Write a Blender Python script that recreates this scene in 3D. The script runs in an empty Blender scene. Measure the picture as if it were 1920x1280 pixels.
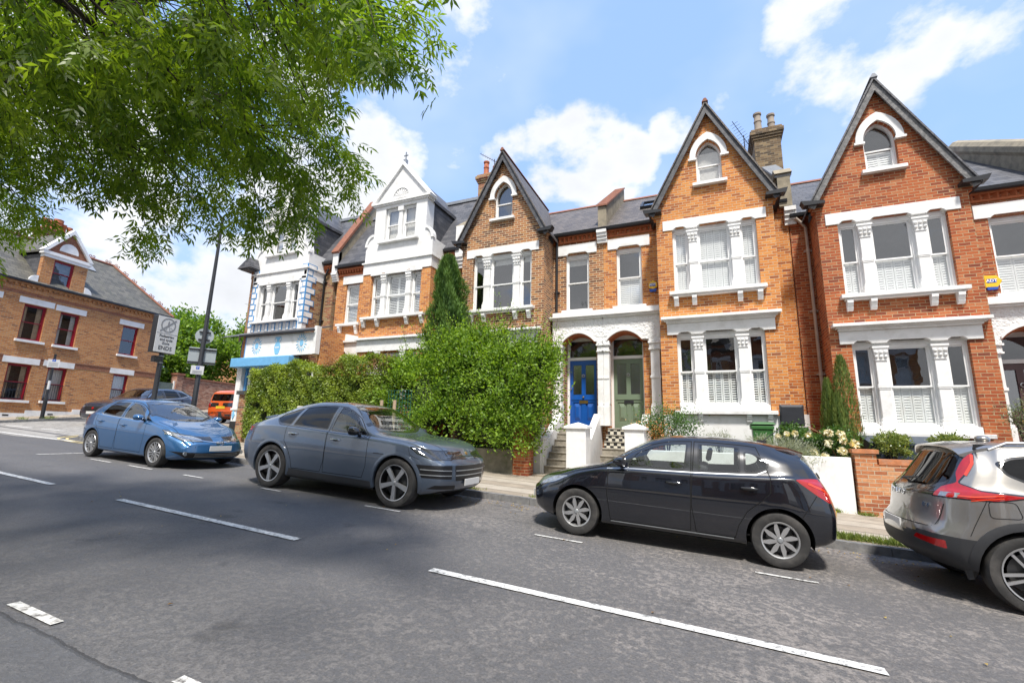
import bpy, bmesh, math, random
import numpy as np
from math import sin, cos, pi, radians, sqrt, atan2
from mathutils import Vector, Matrix
from mathutils.geometry import tessellate_polygon
random.seed(7)
SC = bpy.context.scene
COL = SC.collection
# ---------------------------------------------------------------- camera
cam_d = bpy.data.cameras.new('camera'); cam = bpy.data.objects.new('camera', cam_d); COL.objects.link(cam)
cam_d.sensor_width = 36; cam_d.lens = 860 / 1920 * 36; cam_d.clip_start = .05; cam_d.clip_end = 3000
_yw, _p, _r = radians(23.68), radians(11.06), radians(1.424)
_F = Vector((-sin(_yw) * cos(_p), cos(_yw) * cos(_p), sin(_p)))
_R0 = Vector((cos(_yw), sin(_yw), 0)); _U0 = _R0.cross(_F)
_R = cos(_r) * _R0 + sin(_r) * _U0; _U = cos(_r) * _U0 - sin(_r) * _R0
cam.matrix_world = Matrix(((_R.x, _U.x, -_F.x, 0), (_R.y, _U.y, -_F.y, 0), (_R.z, _U.z, -_F.z, 1.49), (0, 0, 0, 1)))
SC.camera = cam
# ---------------------------------------------------------------- light
SUN = Vector((0.21, -0.44, 0.87)).normalized()
sun_d = bpy.data.lights.new('sun', 'SUN'); sun_d.energy = 3.0; sun_d.angle = radians(7); sun_d.color = (1, .95, .88)
sun = bpy.data.objects.new('sun', sun_d); COL.objects.link(sun)
sun.rotation_euler = SUN.to_track_quat('Z', 'Y').to_euler(); sun.location = (0, 0, 30)
W = bpy.data.worlds.new('World'); SC.world = W; W.use_nodes = True
wn = W.node_tree.nodes; wl = W.node_tree.links
for n in list(wn): wn.remove(n)
def wnode(t, **k):
    n = wn.new(t)
    for a, b in k.items(): setattr(n, a, b)
    return n
out = wnode('ShaderNodeOutputWorld'); bg = wnode('ShaderNodeBackground'); bg.inputs[1].default_value = .15
sky = wnode('ShaderNodeTexSky', sky_type='NISHITA', sun_disc=False)
sky.sun_elevation = math.asin(SUN.z); sky.sun_rotation = atan2(SUN.x, SUN.y); sky.air_density = 1.0; sky.dust_density = .6; sky.ozone_density = 1.5
tc = wnode('ShaderNodeTexCoord')
def wm(op, a, b=None, c=None, clamp=False):
    n = wnode('ShaderNodeMath', operation=op, use_clamp=clamp)
    for i, v in enumerate((a, b, c)):
        if v is None: continue
        if isinstance(v, (int, float)): n.inputs[i].default_value = v
        else: wl.new(v, n.inputs[i])
    return n.outputs[0]
def wdot(d):
    n = wnode('ShaderNodeVectorMath', operation='DOT_PRODUCT'); wl.new(tc.outputs['Generated'], n.inputs[0]); n.inputs[1].default_value = d
    return n.outputs['Value']
nz = wnode('ShaderNodeTexNoise'); nz.inputs['Scale'].default_value = 5.2; nz.inputs['Detail'].default_value = 9; nz.inputs['Roughness'].default_value = .56
mp = wnode('ShaderNodeMapping'); mp.inputs['Scale'].default_value = (1, 1, 1.5); wl.new(tc.outputs['Generated'], mp.inputs[0]); wl.new(mp.outputs[0], nz.inputs['Vector'])
nz2 = wnode('ShaderNodeTexNoise'); nz2.inputs['Scale'].default_value = 2.2; nz2.inputs['Detail'].default_value = 4; wl.new(mp.outputs[0], nz2.inputs['Vector'])
BLOBS = __import__('json').loads('''[[[-0.2358, 0.8091, 0.5382], 9, 0.55], [[-0.3466, 0.7676, 0.5391], 6, 0.45], [[-0.1471, 0.8444, 0.5152], 6, 0.45], [[0.232, 0.7811, 0.5798], 12, 0.5], [[0.3255, 0.7504, 0.5752], 8, 0.4], [[0.0674, 0.7995, 0.5968], 4, 0.3], [[0.1628, 0.8138, 0.5579], 6, 0.42], [[-0.0408, 0.825, 0.5636], 3.5, 0.32], [[0.3911, 0.7898, 0.4725], 5, 0.2], [[-0.3612, 0.5989, 0.7148], 10, 0.42], [[-0.4501, 0.7348, 0.5075], 7, 0.3], [[-0.9131, 0.3452, 0.2171], 22, 0.62], [[-0.8377, 0.4745, 0.2703], 20, 0.62], [[-0.6558, 0.5712, 0.4935], 18, 0.5], [[-0.8374, 0.329, 0.4365], 18, 0.5], [[-0.187, 0.8757, 0.4451], 6, 0.3], [[-0.4648, 0.5546, 0.6902], 9, 0.4], [[0.3, -0.8, 0.5], 60, 0.8], [[-0.7, -0.6, 0.4], 40, 0.6], [[0.9, -0.3, 0.3], 35, 0.5]]''')
acc = None
for d, r, w in BLOBS:
    t = wnode('ShaderNodeMapRange', interpolation_type='SMOOTHSTEP'); wl.new(wdot(d), t.inputs[0])
    t.inputs[1].default_value = cos(radians(r)); t.inputs[2].default_value = cos(radians(r * .35)); t.inputs[3].default_value = 0; t.inputs[4].default_value = w
    acc = t.outputs[0] if acc is None else wm('MAXIMUM', acc, t.outputs[0])
dens = wm('ADD', wm('MULTIPLY', wm('SUBTRACT', nz.outputs[0], .5), 1.7), acc)
mr = wnode('ShaderNodeMapRange', interpolation_type='SMOOTHSTEP'); wl.new(dens, mr.inputs[0])
mr.inputs[1].default_value = .36; mr.inputs[2].default_value = .60
thin = wm('MULTIPLY', wm('SUBTRACT', nz2.outputs[0], .42, clamp=True), 1.3, clamp=True)
# cloud brightness: whiter tops, greyer thick parts
cb = wnode('ShaderNodeMapRange'); wl.new(dens, cb.inputs[0]); cb.inputs[1].default_value = .3; cb.inputs[2].default_value = 1.1; cb.inputs[3].default_value = 1.0; cb.inputs[4].default_value = .74
cbn = wm('MULTIPLY', cb.outputs[0], wm('ADD', wm('MULTIPLY', nz2.outputs[0], .5), .75))
cc = wnode('ShaderNodeVectorMath', operation='SCALE'); cc.inputs[0].default_value = (3.6, 3.7, 3.9); wl.new(cbn, cc.inputs['Scale'])
hz = wnode('ShaderNodeMapRange'); sp = wnode('ShaderNodeSeparateXYZ'); wl.new(tc.outputs['Generated'], sp.inputs[0]); wl.new(sp.outputs[2], hz.inputs[0])
hz.inputs[1].default_value = .0; hz.inputs[2].default_value = .8; hz.inputs[3].default_value = .85; hz.inputs[4].default_value = .72
skb = wnode('ShaderNodeMixRGB', blend_type='MIX'); wl.new(hz.outputs[0], skb.inputs[0]); wl.new(sky.outputs[0], skb.inputs[1]); skb.inputs[2].default_value = (1.45, 2.25, 4.0, 1)
gain = wnode('ShaderNodeMixRGB', blend_type='MULTIPLY'); gain.inputs[0].default_value = 1; wl.new(skb.outputs[0], gain.inputs[1]); gain.inputs[2].default_value = (1.0, 1.0, 1.0, 1)
mx = wnode('ShaderNodeMixRGB'); wl.new(wm('MAXIMUM', mr.outputs[0], thin), mx.inputs[0]); wl.new(gain.outputs[0], mx.inputs[1]); wl.new(cc.outputs[0], mx.inputs[2])
wl.new(mx.outputs[0], bg.inputs[0]); wl.new(bg.outputs[0], out.inputs[0])
SC.view_settings.view_transform = 'Standard'; SC.view_settings.look = 'None'; SC.view_settings.exposure = 1.05; SC.view_settings.gamma = 1
SC.cycles.max_bounces = 8; SC.cycles.transparent_max_bounces = 16; SC.cycles.caustics_reflective = False; SC.cycles.caustics_refractive = False

# ---------------------------------------------------------------- materials
MATS = {}
class NT:
    def __init__(s, name):
        s.m = bpy.data.materials.new(name); s.m.use_nodes = True; s.n = s.m.node_tree.nodes; s.l = s.m.node_tree.links
        s.bs = s.n['Principled BSDF']; s.out = s.n['Material Output']; MATS[name] = s.m
    def node(s, t, ins=None, **k):
        n = s.n.new(t)
        for a, b in k.items(): setattr(n, a, b)
        for a, b in (ins or {}).items(): s.set(n.inputs[a], b)
        return n
    def set(s, sock, v):
        if isinstance(v, bpy.types.NodeSocket): s.l.new(v, sock)
        elif isinstance(v, bpy.types.Node): s.l.new(v.outputs[0], sock)
        else:
            if isinstance(v, (tuple, list)) and len(v) == 3 and sock.type == 'RGBA': v = (*v, 1)
            sock.default_value = v
    def math(s, op, a, b=0, c=0, clamp=False): return s.node('ShaderNodeMath', {0: a, 1: b, 2: c}, operation=op, use_clamp=clamp).outputs[0]
    def noise(s, vec, scale, detail=4, rough=.55, **k): return s.node('ShaderNodeTexNoise', {'Vector': vec, 'Scale': scale, 'Detail': detail, 'Roughness': rough}, **k).outputs[0]
    def mix(s, f, a, b, blend='MIX'): return s.node('ShaderNodeMixRGB', {0: f, 1: a, 2: b}, blend_type=blend).outputs[0]
    def ramp(s, f, stops, interp='LINEAR'):
        n = s.node('ShaderNodeValToRGB', {0: f}); cr = n.color_ramp; cr.interpolation = interp
        while len(cr.elements) < len(stops): cr.elements.new(.5)
        for e, (p, c) in zip(cr.elements, stops):
            e.position = p; e.color = (*c, 1) if isinstance(c, (tuple, list)) else (c, c, c, 1)
        return n.outputs[0]
    def bump(s, h, strength=.3, dist=.02): s.set(s.bs.inputs['Normal'], s.node('ShaderNodeBump', {'Height': h, 'Strength': strength, 'Distance': dist}).outputs[0])
    def obj(s): return s.node('ShaderNodeTexCoord').outputs['Object']
def plain(name, col, rough=.6, metal=0, var=.12, scale=6, bump=0, bscale=60, coat=0, dirt=None, spec=None, bdist=.01):
    if name in MATS: return MATS[name]
    t = NT(name); v = t.obj(); b = t.bs
    c = t.mix(1, col, t.ramp(t.noise(v, scale, 5), [(.25, 1 - var), (.75, 1 + var)]), 'MULTIPLY') if var else col
    if dirt: c = t.mix(t.math('MULTIPLY', t.ramp(t.noise(v, dirt[1], 7, .65), [(.48, 0.), (.72, 1.)]), dirt[2]), c, dirt[0])
    t.set(b.inputs['Base Color'], c); b.inputs['Roughness'].default_value = rough; b.inputs['Metallic'].default_value = metal
    if coat: b.inputs['Coat Weight'].default_value = coat; b.inputs['Coat Roughness'].default_value = .04
    if spec is not None: b.inputs['Specular IOR Level'].default_value = spec
    if bump: t.bump(t.noise(v, bscale, 5), bump, bdist)
    return t.m
def wallcoord(t, sx=1, sz=1):
    tcn = t.node('ShaderNodeTexCoord'); P = t.node('ShaderNodeSeparateXYZ', {0: tcn.outputs['Object']}); N = t.node('ShaderNodeSeparateXYZ', {0: tcn.outputs['Normal']})
    ax = t.math('GREATER_THAN', t.math('ABSOLUTE', N.outputs[0]), t.math('ABSOLUTE', N.outputs[1]))
    az = t.math('GREATER_THAN', t.math('ABSOLUTE', N.outputs[2]), .93)
    u = t.math('ADD', t.math('MULTIPLY', P.outputs[1], ax), t.math('MULTIPLY', P.outputs[0], t.math('SUBTRACT', 1, ax)))
    w = t.math('ADD', t.math('MULTIPLY', P.outputs[1], az), t.math('MULTIPLY', P.outputs[2], t.math('SUBTRACT', 1, az)))
    return t.node('ShaderNodeCombineXYZ', {0: t.math('MULTIPLY', u, sx), 1: t.math('MULTIPLY', w, sz)}).outputs[0], tcn.outputs['Object']
def brick(name, tones, mortar, bw=.228, bh=.080, ms=.0074, dirt=.25):
    if name in MATS: return MATS[name]
    t = NT(name); v, o = wallcoord(t)
    # slight wobble so the courses are not ruler straight
    wob = t.node('ShaderNodeVectorMath', {0: v, 1: t.node('ShaderNodeVectorMath', {0: t.node('ShaderNodeTexNoise', {'Vector': o, 'Scale': 3.}).outputs['Color'], 1: (.010, .010, 0)}, operation='MULTIPLY').outputs[0]}, operation='ADD').outputs[0]
    def br(off):
        n = t.node('ShaderNodeTexBrick', {'Vector': wob, 'Color1': (0, 0, 0), 'Color2': (1, 1, 1), 'Mortar': (.5, .5, .5), 'Scale': 1, 'Mortar Size': ms, 'Mortar Smooth': .25, 'Bias': 0, 'Brick Width': bw, 'Row Height': bh})
        n.offset = .5; n.squash = 1; return n
    b = br(0)
    f = t.math('ADD', t.math('MULTIPLY', b.outputs['Color'], .8), t.math('MULTIPLY', t.noise(o, 1.2, 3), .35))
    f = t.math('SUBTRACT', f, .07)
    c = t.ramp(f, tones)
    c = t.mix(1, c, t.ramp(t.noise(o, 26, 4), [(.25, .78), (.75, 1.2)]), 'MULTIPLY')
    c = t.mix(t.math('MULTIPLY', t.ramp(t.noise(o, .7, 6, .6), [(.45, 0.), (.8, 1.)]), dirt), c, (.16, .11, .08))
    mo = t.mix(1, mortar, t.ramp(t.noise(o, 9, 4), [(.2, .7), (.8, 1.15)]), 'MULTIPLY')
    t.set(t.bs.inputs['Base Color'], t.mix(b.outputs['Fac'], c, mo)); t.bs.inputs['Roughness'].default_value = .88
    t.bump(t.math('ADD', t.math('MULTIPLY', b.outputs['Fac'], -1), t.math('MULTIPLY', t.noise(o, 60, 3), .35)), .55, .008)
    return t.m
def slate(name, c1, c2, bw=.3, bh=.16, moss=0, line=.25):
    if name in MATS: return MATS[name]
    t = NT(name); v, o = wallcoord(t)
    n = t.node('ShaderNodeTexBrick', {'Vector': v, 'Color1': (0, 0, 0), 'Color2': (1, 1, 1), 'Mortar': (0, 0, 0), 'Scale': 1, 'Mortar Size': .006, 'Mortar Smooth': .3, 'Bias': 0, 'Brick Width': bw, 'Row Height': bh})
    c = t.ramp(t.math('ADD', t.math('MULTIPLY', n.outputs['Color'], .7), t.math('MULTIPLY', t.noise(o, 2, 4), .3)), [(.1, c1), (.9, c2)])
    if moss: c = t.mix(t.ramp(t.noise(o, 2.3, 8, .7), [(.55, 0.), (.75, moss)]), c, (.13, .13, .06))
    c = t.mix(t.math('MULTIPLY', n.outputs['Fac'], 1 - line), c, (.02, .02, .022))
    t.set(t.bs.inputs['Base Color'], c); t.bs.inputs['Roughness'].default_value = .55
    t.bump(t.math('ADD', t.math('MULTIPLY', n.outputs['Fac'], -1), t.math('MULTIPLY', n.outputs['Color'], .5)), .7, .012)
    return t.m
def glassmat(name, tint=(.85, .9, .9), base=.14, rough=.01):
    if name in MATS: return MATS[name]
    t = NT(name); t.n.remove(t.bs)
    bf = t.node('ShaderNodeNewGeometry').outputs['Backfacing']; fr = t.node('ShaderNodeFresnel', {0: t.math('SUBTRACT', 1.5, t.math('MULTIPLY', bf, .8333))}).outputs[0]
    fac = t.math('ADD', t.math('MULTIPLY', fr, 1.0), base, clamp=True)
    gl = t.node('ShaderNodeBsdfGlossy', {0: (1, 1, 1), 1: rough}); tr = t.node('ShaderNodeBsdfTransparent', {0: tint})
    # old panes are never perfectly flat
    gb = t.node('ShaderNodeBump', {'Height': t.noise(t.obj(), 1.6, 2), 'Strength': .05, 'Distance': .05}); t.l.new(gb.outputs[0], gl.inputs['Normal'])
    t.l.new(t.node('ShaderNodeMixShader', {0: fac, 1: tr.outputs[0], 2: gl.outputs[0]}).outputs[0], t.out.inputs[0])
    return t.m
def leafmat(name, c1, c2, trans=.45, rough=.45):
    if name in MATS: return MATS[name]
    t = NT(name); at = t.node('ShaderNodeAttribute', attribute_name='leaf')
    c = t.ramp(at.outputs['Fac'], [(0, c1), (1, c2)])
    t.set(t.bs.inputs['Base Color'], c); t.bs.inputs['Roughness'].default_value = rough
    tl = t.node('ShaderNodeBsdfTranslucent', {0: t.mix(1, c, (1.55, 1.5, .5), 'MULTIPLY')})
    t.l.new(t.node('ShaderNodeMixShader', {0: trans, 1: t.bs.outputs[0], 2: tl.outputs[0]}).outputs[0], t.out.inputs[0])
    return t.m

# ---------------------------------------------------------------- mesh helpers
class MB:
    def __init__(s): s.v = []; s.f = []; s.m = []; s.cur = 0
    def add(s, vs, fs, M=None):
        o = len(s.v)
        s.v += [tuple(M @ Vector(p)) for p in vs] if M else [tuple(p) for p in vs]
        s.f += [tuple(i + o for i in f) for f in fs]; s.m += [s.cur] * len(fs); return s
    def box(s, x0, x1, y0, y1, z0, z1, M=None):
        x0, x1 = min(x0, x1), max(x0, x1); y0, y1 = min(y0, y1), max(y0, y1); z0, z1 = min(z0, z1), max(z0, z1)
        return s.add([(x0, y0, z0), (x1, y0, z0), (x1, y1, z0), (x0, y1, z0), (x0, y0, z1), (x1, y0, z1), (x1, y1, z1), (x0, y1, z1)],
                     [(0, 3, 2, 1), (4, 5, 6, 7), (0, 1, 5, 4), (1, 2, 6, 5), (2, 3, 7, 6), (3, 0, 4, 7)], M)
    def prism(s, poly, axis, a0, a1, holes=(), M=None, back=True):
        """2-D polygon (u,v) extruded along axis: 'y' -> (x,z), 'x' -> (y,z), 'z' -> (x,y)"""
        def P(u, v, a): return (u, a, v) if axis == 'y' else ((a, u, v) if axis == 'x' else (u, v, a))
        loops = [list(poly)] + [list(h) for h in holes]; flat = [p for l in loops for p in l]; n = len(flat)
        tri = tessellate_polygon([[Vector((p[0], p[1], 0)) for p in l] for l in loops])
        fs = [tuple(t) for t in tri] + ([tuple(i + n for i in t[::-1]) for t in tri] if back else [])
        k = 0
        for l in loops:
            L = len(l)
            for i in range(L): fs.append((k + i, k + (i + 1) % L, k + (i + 1) % L + n, k + i + n))
            k += L
        return s.add([P(u, v, a0) for u, v in flat] + [P(u, v, a1) for u, v in flat], fs, M)
    def cyl(s, p0, p1, r0, r1=None, n=12, caps=True):
        r1 = r0 if r1 is None else r1; p0, p1 = Vector(p0), Vector(p1); d = (p1 - p0).normalized()
        a = d.orthogonal().normalized(); b = d.cross(a)
        vs = [tuple(p + (a * cos(2 * pi * i / n) + b * sin(2 * pi * i / n)) * r) for p, r in ((p0, r0), (p1, r1)) for i in range(n)]
        fs = [(i, (i + 1) % n, n + (i + 1) % n, n + i) for i in range(n)]
        if caps: fs += [tuple(range(n - 1, -1, -1)), tuple(range(n, 2 * n))]
        return s.add(vs, fs)
    def tube(s, path, r, n=8, caps=True):
        P = [Vector(p) for p in path]; R = r if isinstance(r, (list, tuple)) else [r] * len(P); vs = []; a = None
        for i, p in enumerate(P):
            d = (P[min(i + 1, len(P) - 1)] - P[max(i - 1, 0)]).normalized()
            a = (d.orthogonal() if a is None else a - d * a.dot(d)).normalized(); b = d.cross(a)
            vs += [tuple(p + (a * cos(2 * pi * k / n) + b * sin(2 * pi * k / n)) * R[i]) for k in range(n)]
        fs = [(j * n + i, j * n + (i + 1) % n, (j + 1) * n + (i + 1) % n, (j + 1) * n + i) for j in range(len(P) - 1) for i in range(n)]
        if caps: fs += [tuple(range(n - 1, -1, -1)), tuple(range((len(P) - 1) * n, len(P) * n))]
        return s.add(vs, fs)
    def lathe(s, prof, n=24, M=None, a0=0, a1=2 * pi, closed=True):
        """profile of (r,z) turned round z"""
        k = n if closed else n + 1; vs = []; L = len(prof)
        for i in range(k):
            a = a0 + (a1 - a0) * i / n; vs += [(r * cos(a), r * sin(a), z) for r, z in prof]
        fs = [(i * L + j, ((i + 1) % k) * L + j, ((i + 1) % k) * L + j + 1, i * L + j + 1) for i in range(n) for j in range(L - 1)]
        return s.add(vs, fs, M)
    def ball(s, c, r, n=12, sz=1):
        return s.lathe([(max(1e-4, r * sin(pi * j / n)), -r * sz * cos(pi * j / n)) for j in range(n + 1)], n * 2, Matrix.Translation(c))
    def build(s, name, mats, root=None, smooth=False, off=None, bevel=0, parent=None, **props):
        me = bpy.data.meshes.new(name); o = bpy.data.objects.new(name, me); COL.objects.link(o)
        O = Vector(off) if off is not None else (Vector(root['_o']) if root is not None and '_o' in root else Vector((0, 0, 0)))
        me.from_pydata([(x - O.x, y - O.y, z - O.z) for x, y, z in s.v], [], s.f)
        for m in (mats if isinstance(mats, (list, tuple)) else [mats]): me.materials.append(m)
        me.polygons.foreach_set('material_index', s.m)
        bm = bmesh.new(); bm.from_mesh(me); bmesh.ops.recalc_face_normals(bm, faces=bm.faces)
        if bevel:
            bmesh.ops.remove_doubles(bm, verts=bm.verts, dist=1e-5)
            es = [e for e in bm.edges if len(e.link_faces) == 2 and e.calc_face_angle(0) > .6]
            bmesh.ops.bevel(bm, geom=es, offset=bevel, segments=1, affect='EDGES', clamp_overlap=True)
        if smooth:
            for f in bm.faces: f.smooth = True
            for e in bm.edges:
                if len(e.link_faces) == 2 and e.calc_face_angle(0) > .7: e.smooth = False
        bm.to_mesh(me); bm.free(); me.update()
        p = parent or root
        if p is not None: o.parent = p
        else: o.location = O
        for k, v in props.items(): o[k] = v
        return o
def thing(name, label, cat, loc=(0, 0, 0), rotz=0, group=None, world=True):
    o = bpy.data.objects.new(name, None); COL.objects.link(o); o.location = loc; o.rotation_euler = (0, 0, rotz); o.empty_display_size = .1
    o['label'] = label; o['category'] = cat
    if group: o['group'] = group
    if world: o['_o'] = tuple(loc)          # parts are modelled in world coordinates, shifted to the base
    return o
def tag(o, label, cat, group=None):
    o['label'] = label; o['category'] = cat
    if group: o['group'] = group
    return o
def copy_tree(o, loc=None, rotz=None, label=None):
    def rec(a, par):
        c = a.copy(); COL.objects.link(c); c.parent = par
        for ch in a.children: rec(ch, c)
        return c
    r = rec(o, None)
    if loc is not None: r.location = loc
    if rotz is not None: r.rotation_euler = (0, 0, rotz)
    if label: r['label'] = label
    return r
def textmesh(txt, size, mat, name, loc, rot, parent=None, depth=.002, bold=0, align='CENTER', M=None):
    cu = bpy.data.curves.new(name, 'FONT'); cu.body = txt; cu.size = size; cu.extrude = depth; cu.offset = bold; cu.align_x = align; cu.align_y = 'CENTER'; cu.resolution_u = 3
    t = bpy.data.objects.new(name, cu); COL.objects.link(t); dg = bpy.context.evaluated_depsgraph_get(); dg.update()
    me = bpy.data.meshes.new_from_object(t.evaluated_get(dg)); bpy.data.objects.remove(t); bpy.data.curves.remove(cu)
    me.materials.clear(); me.materials.append(mat)
    o = bpy.data.objects.new(name, me); COL.objects.link(o)
    T = M if M is not None else Matrix.Translation(loc) @ Matrix.Rotation(rot[2], 4, 'Z') @ Matrix.Rotation(rot[1], 4, 'Y') @ Matrix.Rotation(rot[0], 4, 'X')
    me.transform(T)
    if parent is not None: o.parent = parent
    return o
def smst(a, b, x):
    t = min(1, max(0, (x - a) / (b - a))); return t * t * (3 - 2 * t)
def G(x, y):
    """height of the road: the street climbs to the left, the side street climbs away"""
    return -.045 * max(-60, min(40, x)) + .075 * max(0, min(y, 60) - 9) * (1 - smst(-20.2, -17, x))
def sheet(mb, poly, dz, res=1.0):
    """a polygon in plan laid on the ground, cut finely enough to follow it"""
    bm = bmesh.new(); vs = [bm.verts.new((x, y, 0)) for x, y in poly]; bm.faces.new(vs)
    xs = [p[0] for p in poly]; ys = [p[1] for p in poly]
    for ax, lo, hi in ((0, min(xs), max(xs)), (1, min(ys), max(ys))):
        k = max(1, int((hi - lo) / res))
        for i in range(1, k):
            co = [0, 0, 0]; co[ax] = lo + (hi - lo) * i / k; no = [0, 0, 0]; no[ax] = 1
            bmesh.ops.bisect_plane(bm, geom=bm.verts[:] + bm.edges[:] + bm.faces[:], plane_co=co, plane_no=no)
    bm.verts.index_update()
    mb.add([(v.co.x, v.co.y, G(v.co.x, v.co.y) + dz) for v in bm.verts], [tuple(v.index for v in f.verts) for f in bm.faces]); bm.free()

# ---------------------------------------------------------------- shared materials
WHITE = plain('white masonry paint', (.80, .80, .79), .55, var=.04, scale=2.5, bump=.12, bscale=45, dirt=((.42, .40, .35), 2.6, .42))
WOOD_W = plain('white gloss joinery', (.82, .82, .81), .35, var=.03, scale=3)
CARVED = plain('carved white stucco', (.80, .80, .79), .6, var=.03, bump=1.0, bscale=13, bdist=.06)
BR_OR = brick('orange brick', [(.05, (.24, .060, .022)), (.3, (.47, .15, .032)), (.6, (.60, .215, .042)), (.95, (.66, .28, .07))], (.56, .46, .31), dirt=.2)
BR_RED = brick('red brick', [(.05, (.16, .034, .018)), (.35, (.33, .070, .020)), (.7, (.42, .105, .028)), (.95, (.46, .17, .07))], (.44, .33, .19), dirt=.22)
BR_BRN = brick('brown mottled brick', [(.05, (.075, .032, .022)), (.35, (.21, .078, .034)), (.65, (.38, .15, .055)), (.95, (.42, .19, .06))], (.62, .52, .35), bw=.235, bh=.083, ms=.0095, dirt=.2)
BR_OLD = brick('london stock brick', [(.05, (.09, .05, .03)), (.3, (.30, .10, .045)), (.6, (.36, .20, .085)), (.95, (.30, .22, .11))], (.38, .33, .24), dirt=.45)
BR_TAN = brick('tan brick', [(.03, (.16, .07, .04)), (.2, (.40, .155, .05)), (.6, (.50, .205, .06)), (.95, (.55, .27, .10))], (.42, .34, .24), bw=.225, bh=.078, dirt=.22)
BR_BAND = brick('dark red band brick', [(.1, (.22, .07, .04)), (.9, (.32, .12, .06))], (.3, .2, .13), dirt=.3)
BR_RUB = plain('rubbed red brick', (.40, .115, .04), .8, var=.2, scale=14, bump=.3)
SLATE = slate('grey slate', (.055, .058, .068), (.125, .125, .135))
SLATE_BR = slate('brown tile roof', (.075, .066, .062), (.15, .13, .115), bw=.2, bh=.13)
SLATE_OLD = slate('mossy old slate', (.075, .072, .062), (.15, .14, .115), moss=.5)
BLACKP = plain('black gloss paint', (.018, .019, .022), .35, var=.2, bump=.1)
BARGE = plain('weathered barge board', (.060, .063, .072), .55, var=.3, scale=9, bump=.4, dirt=((.20, .20, .20), 9, .5))
BARGE_OLD = plain('bleached old barge board', (.15, .15, .15), .8, var=.4, scale=14, bump=.6, dirt=((.34, .33, .32), 12, .7))
STONE = plain('weathered stone', (.30, .26, .19), .9, var=.25, scale=5, bump=.5, dirt=((.11, .10, .085), 3.5, .7))
TILE_R = plain('red ridge tile', (.25, .10, .06), .8, var=.25, scale=9, bump=.3, dirt=((.12, .09, .07), 5, .5))
LEAD = plain('lead flashing', (.24, .26, .29), .5, var=.15)
POT_OR = plain('terracotta pot', (.42, .13, .06), .8, var=.2); POT_GR = plain('buff chimney pot', (.30, .25, .20), .85, var=.25, dirt=((.1, .09, .08), 6, .6))
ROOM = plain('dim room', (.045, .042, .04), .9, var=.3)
CURT = plain('net curtain', (.62, .60, .56), .9, var=.15, scale=14); CURT_B = plain('brown curtain', (.50, .38, .26), .9, var=.3, scale=12)
SHUT = plain('white louvred shutter', (.84, .84, .81), .5, var=.03)
GLASS = glassmat('window glass', (.94, .96, .96), .08); GLASS_F = glassmat('etched glass', (.5, .55, .55), .22, .25)
GLASS_U = glassmat('upper window glass', (.93, .95, .96), .14)
BEIGE_PIPE = plain('beige pipe', (.42, .35, .29), .55); METAL = plain('dark metal', (.05, .05, .055), .4, .6); STEEL = plain('galvanised steel', (.42, .44, .45), .45, .7)
BLUE_P = plain('blue trim paint', (.075, .27, .55), .5, var=.06)
RED_F = plain('crimson window paint', (.25, .012, .025), .4, var=.1)
BRASS = plain('brass', (.5, .33, .12), .3, .9)
RUBBER = plain('black rubber', (.02, .02, .02), .8, var=.2)

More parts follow.
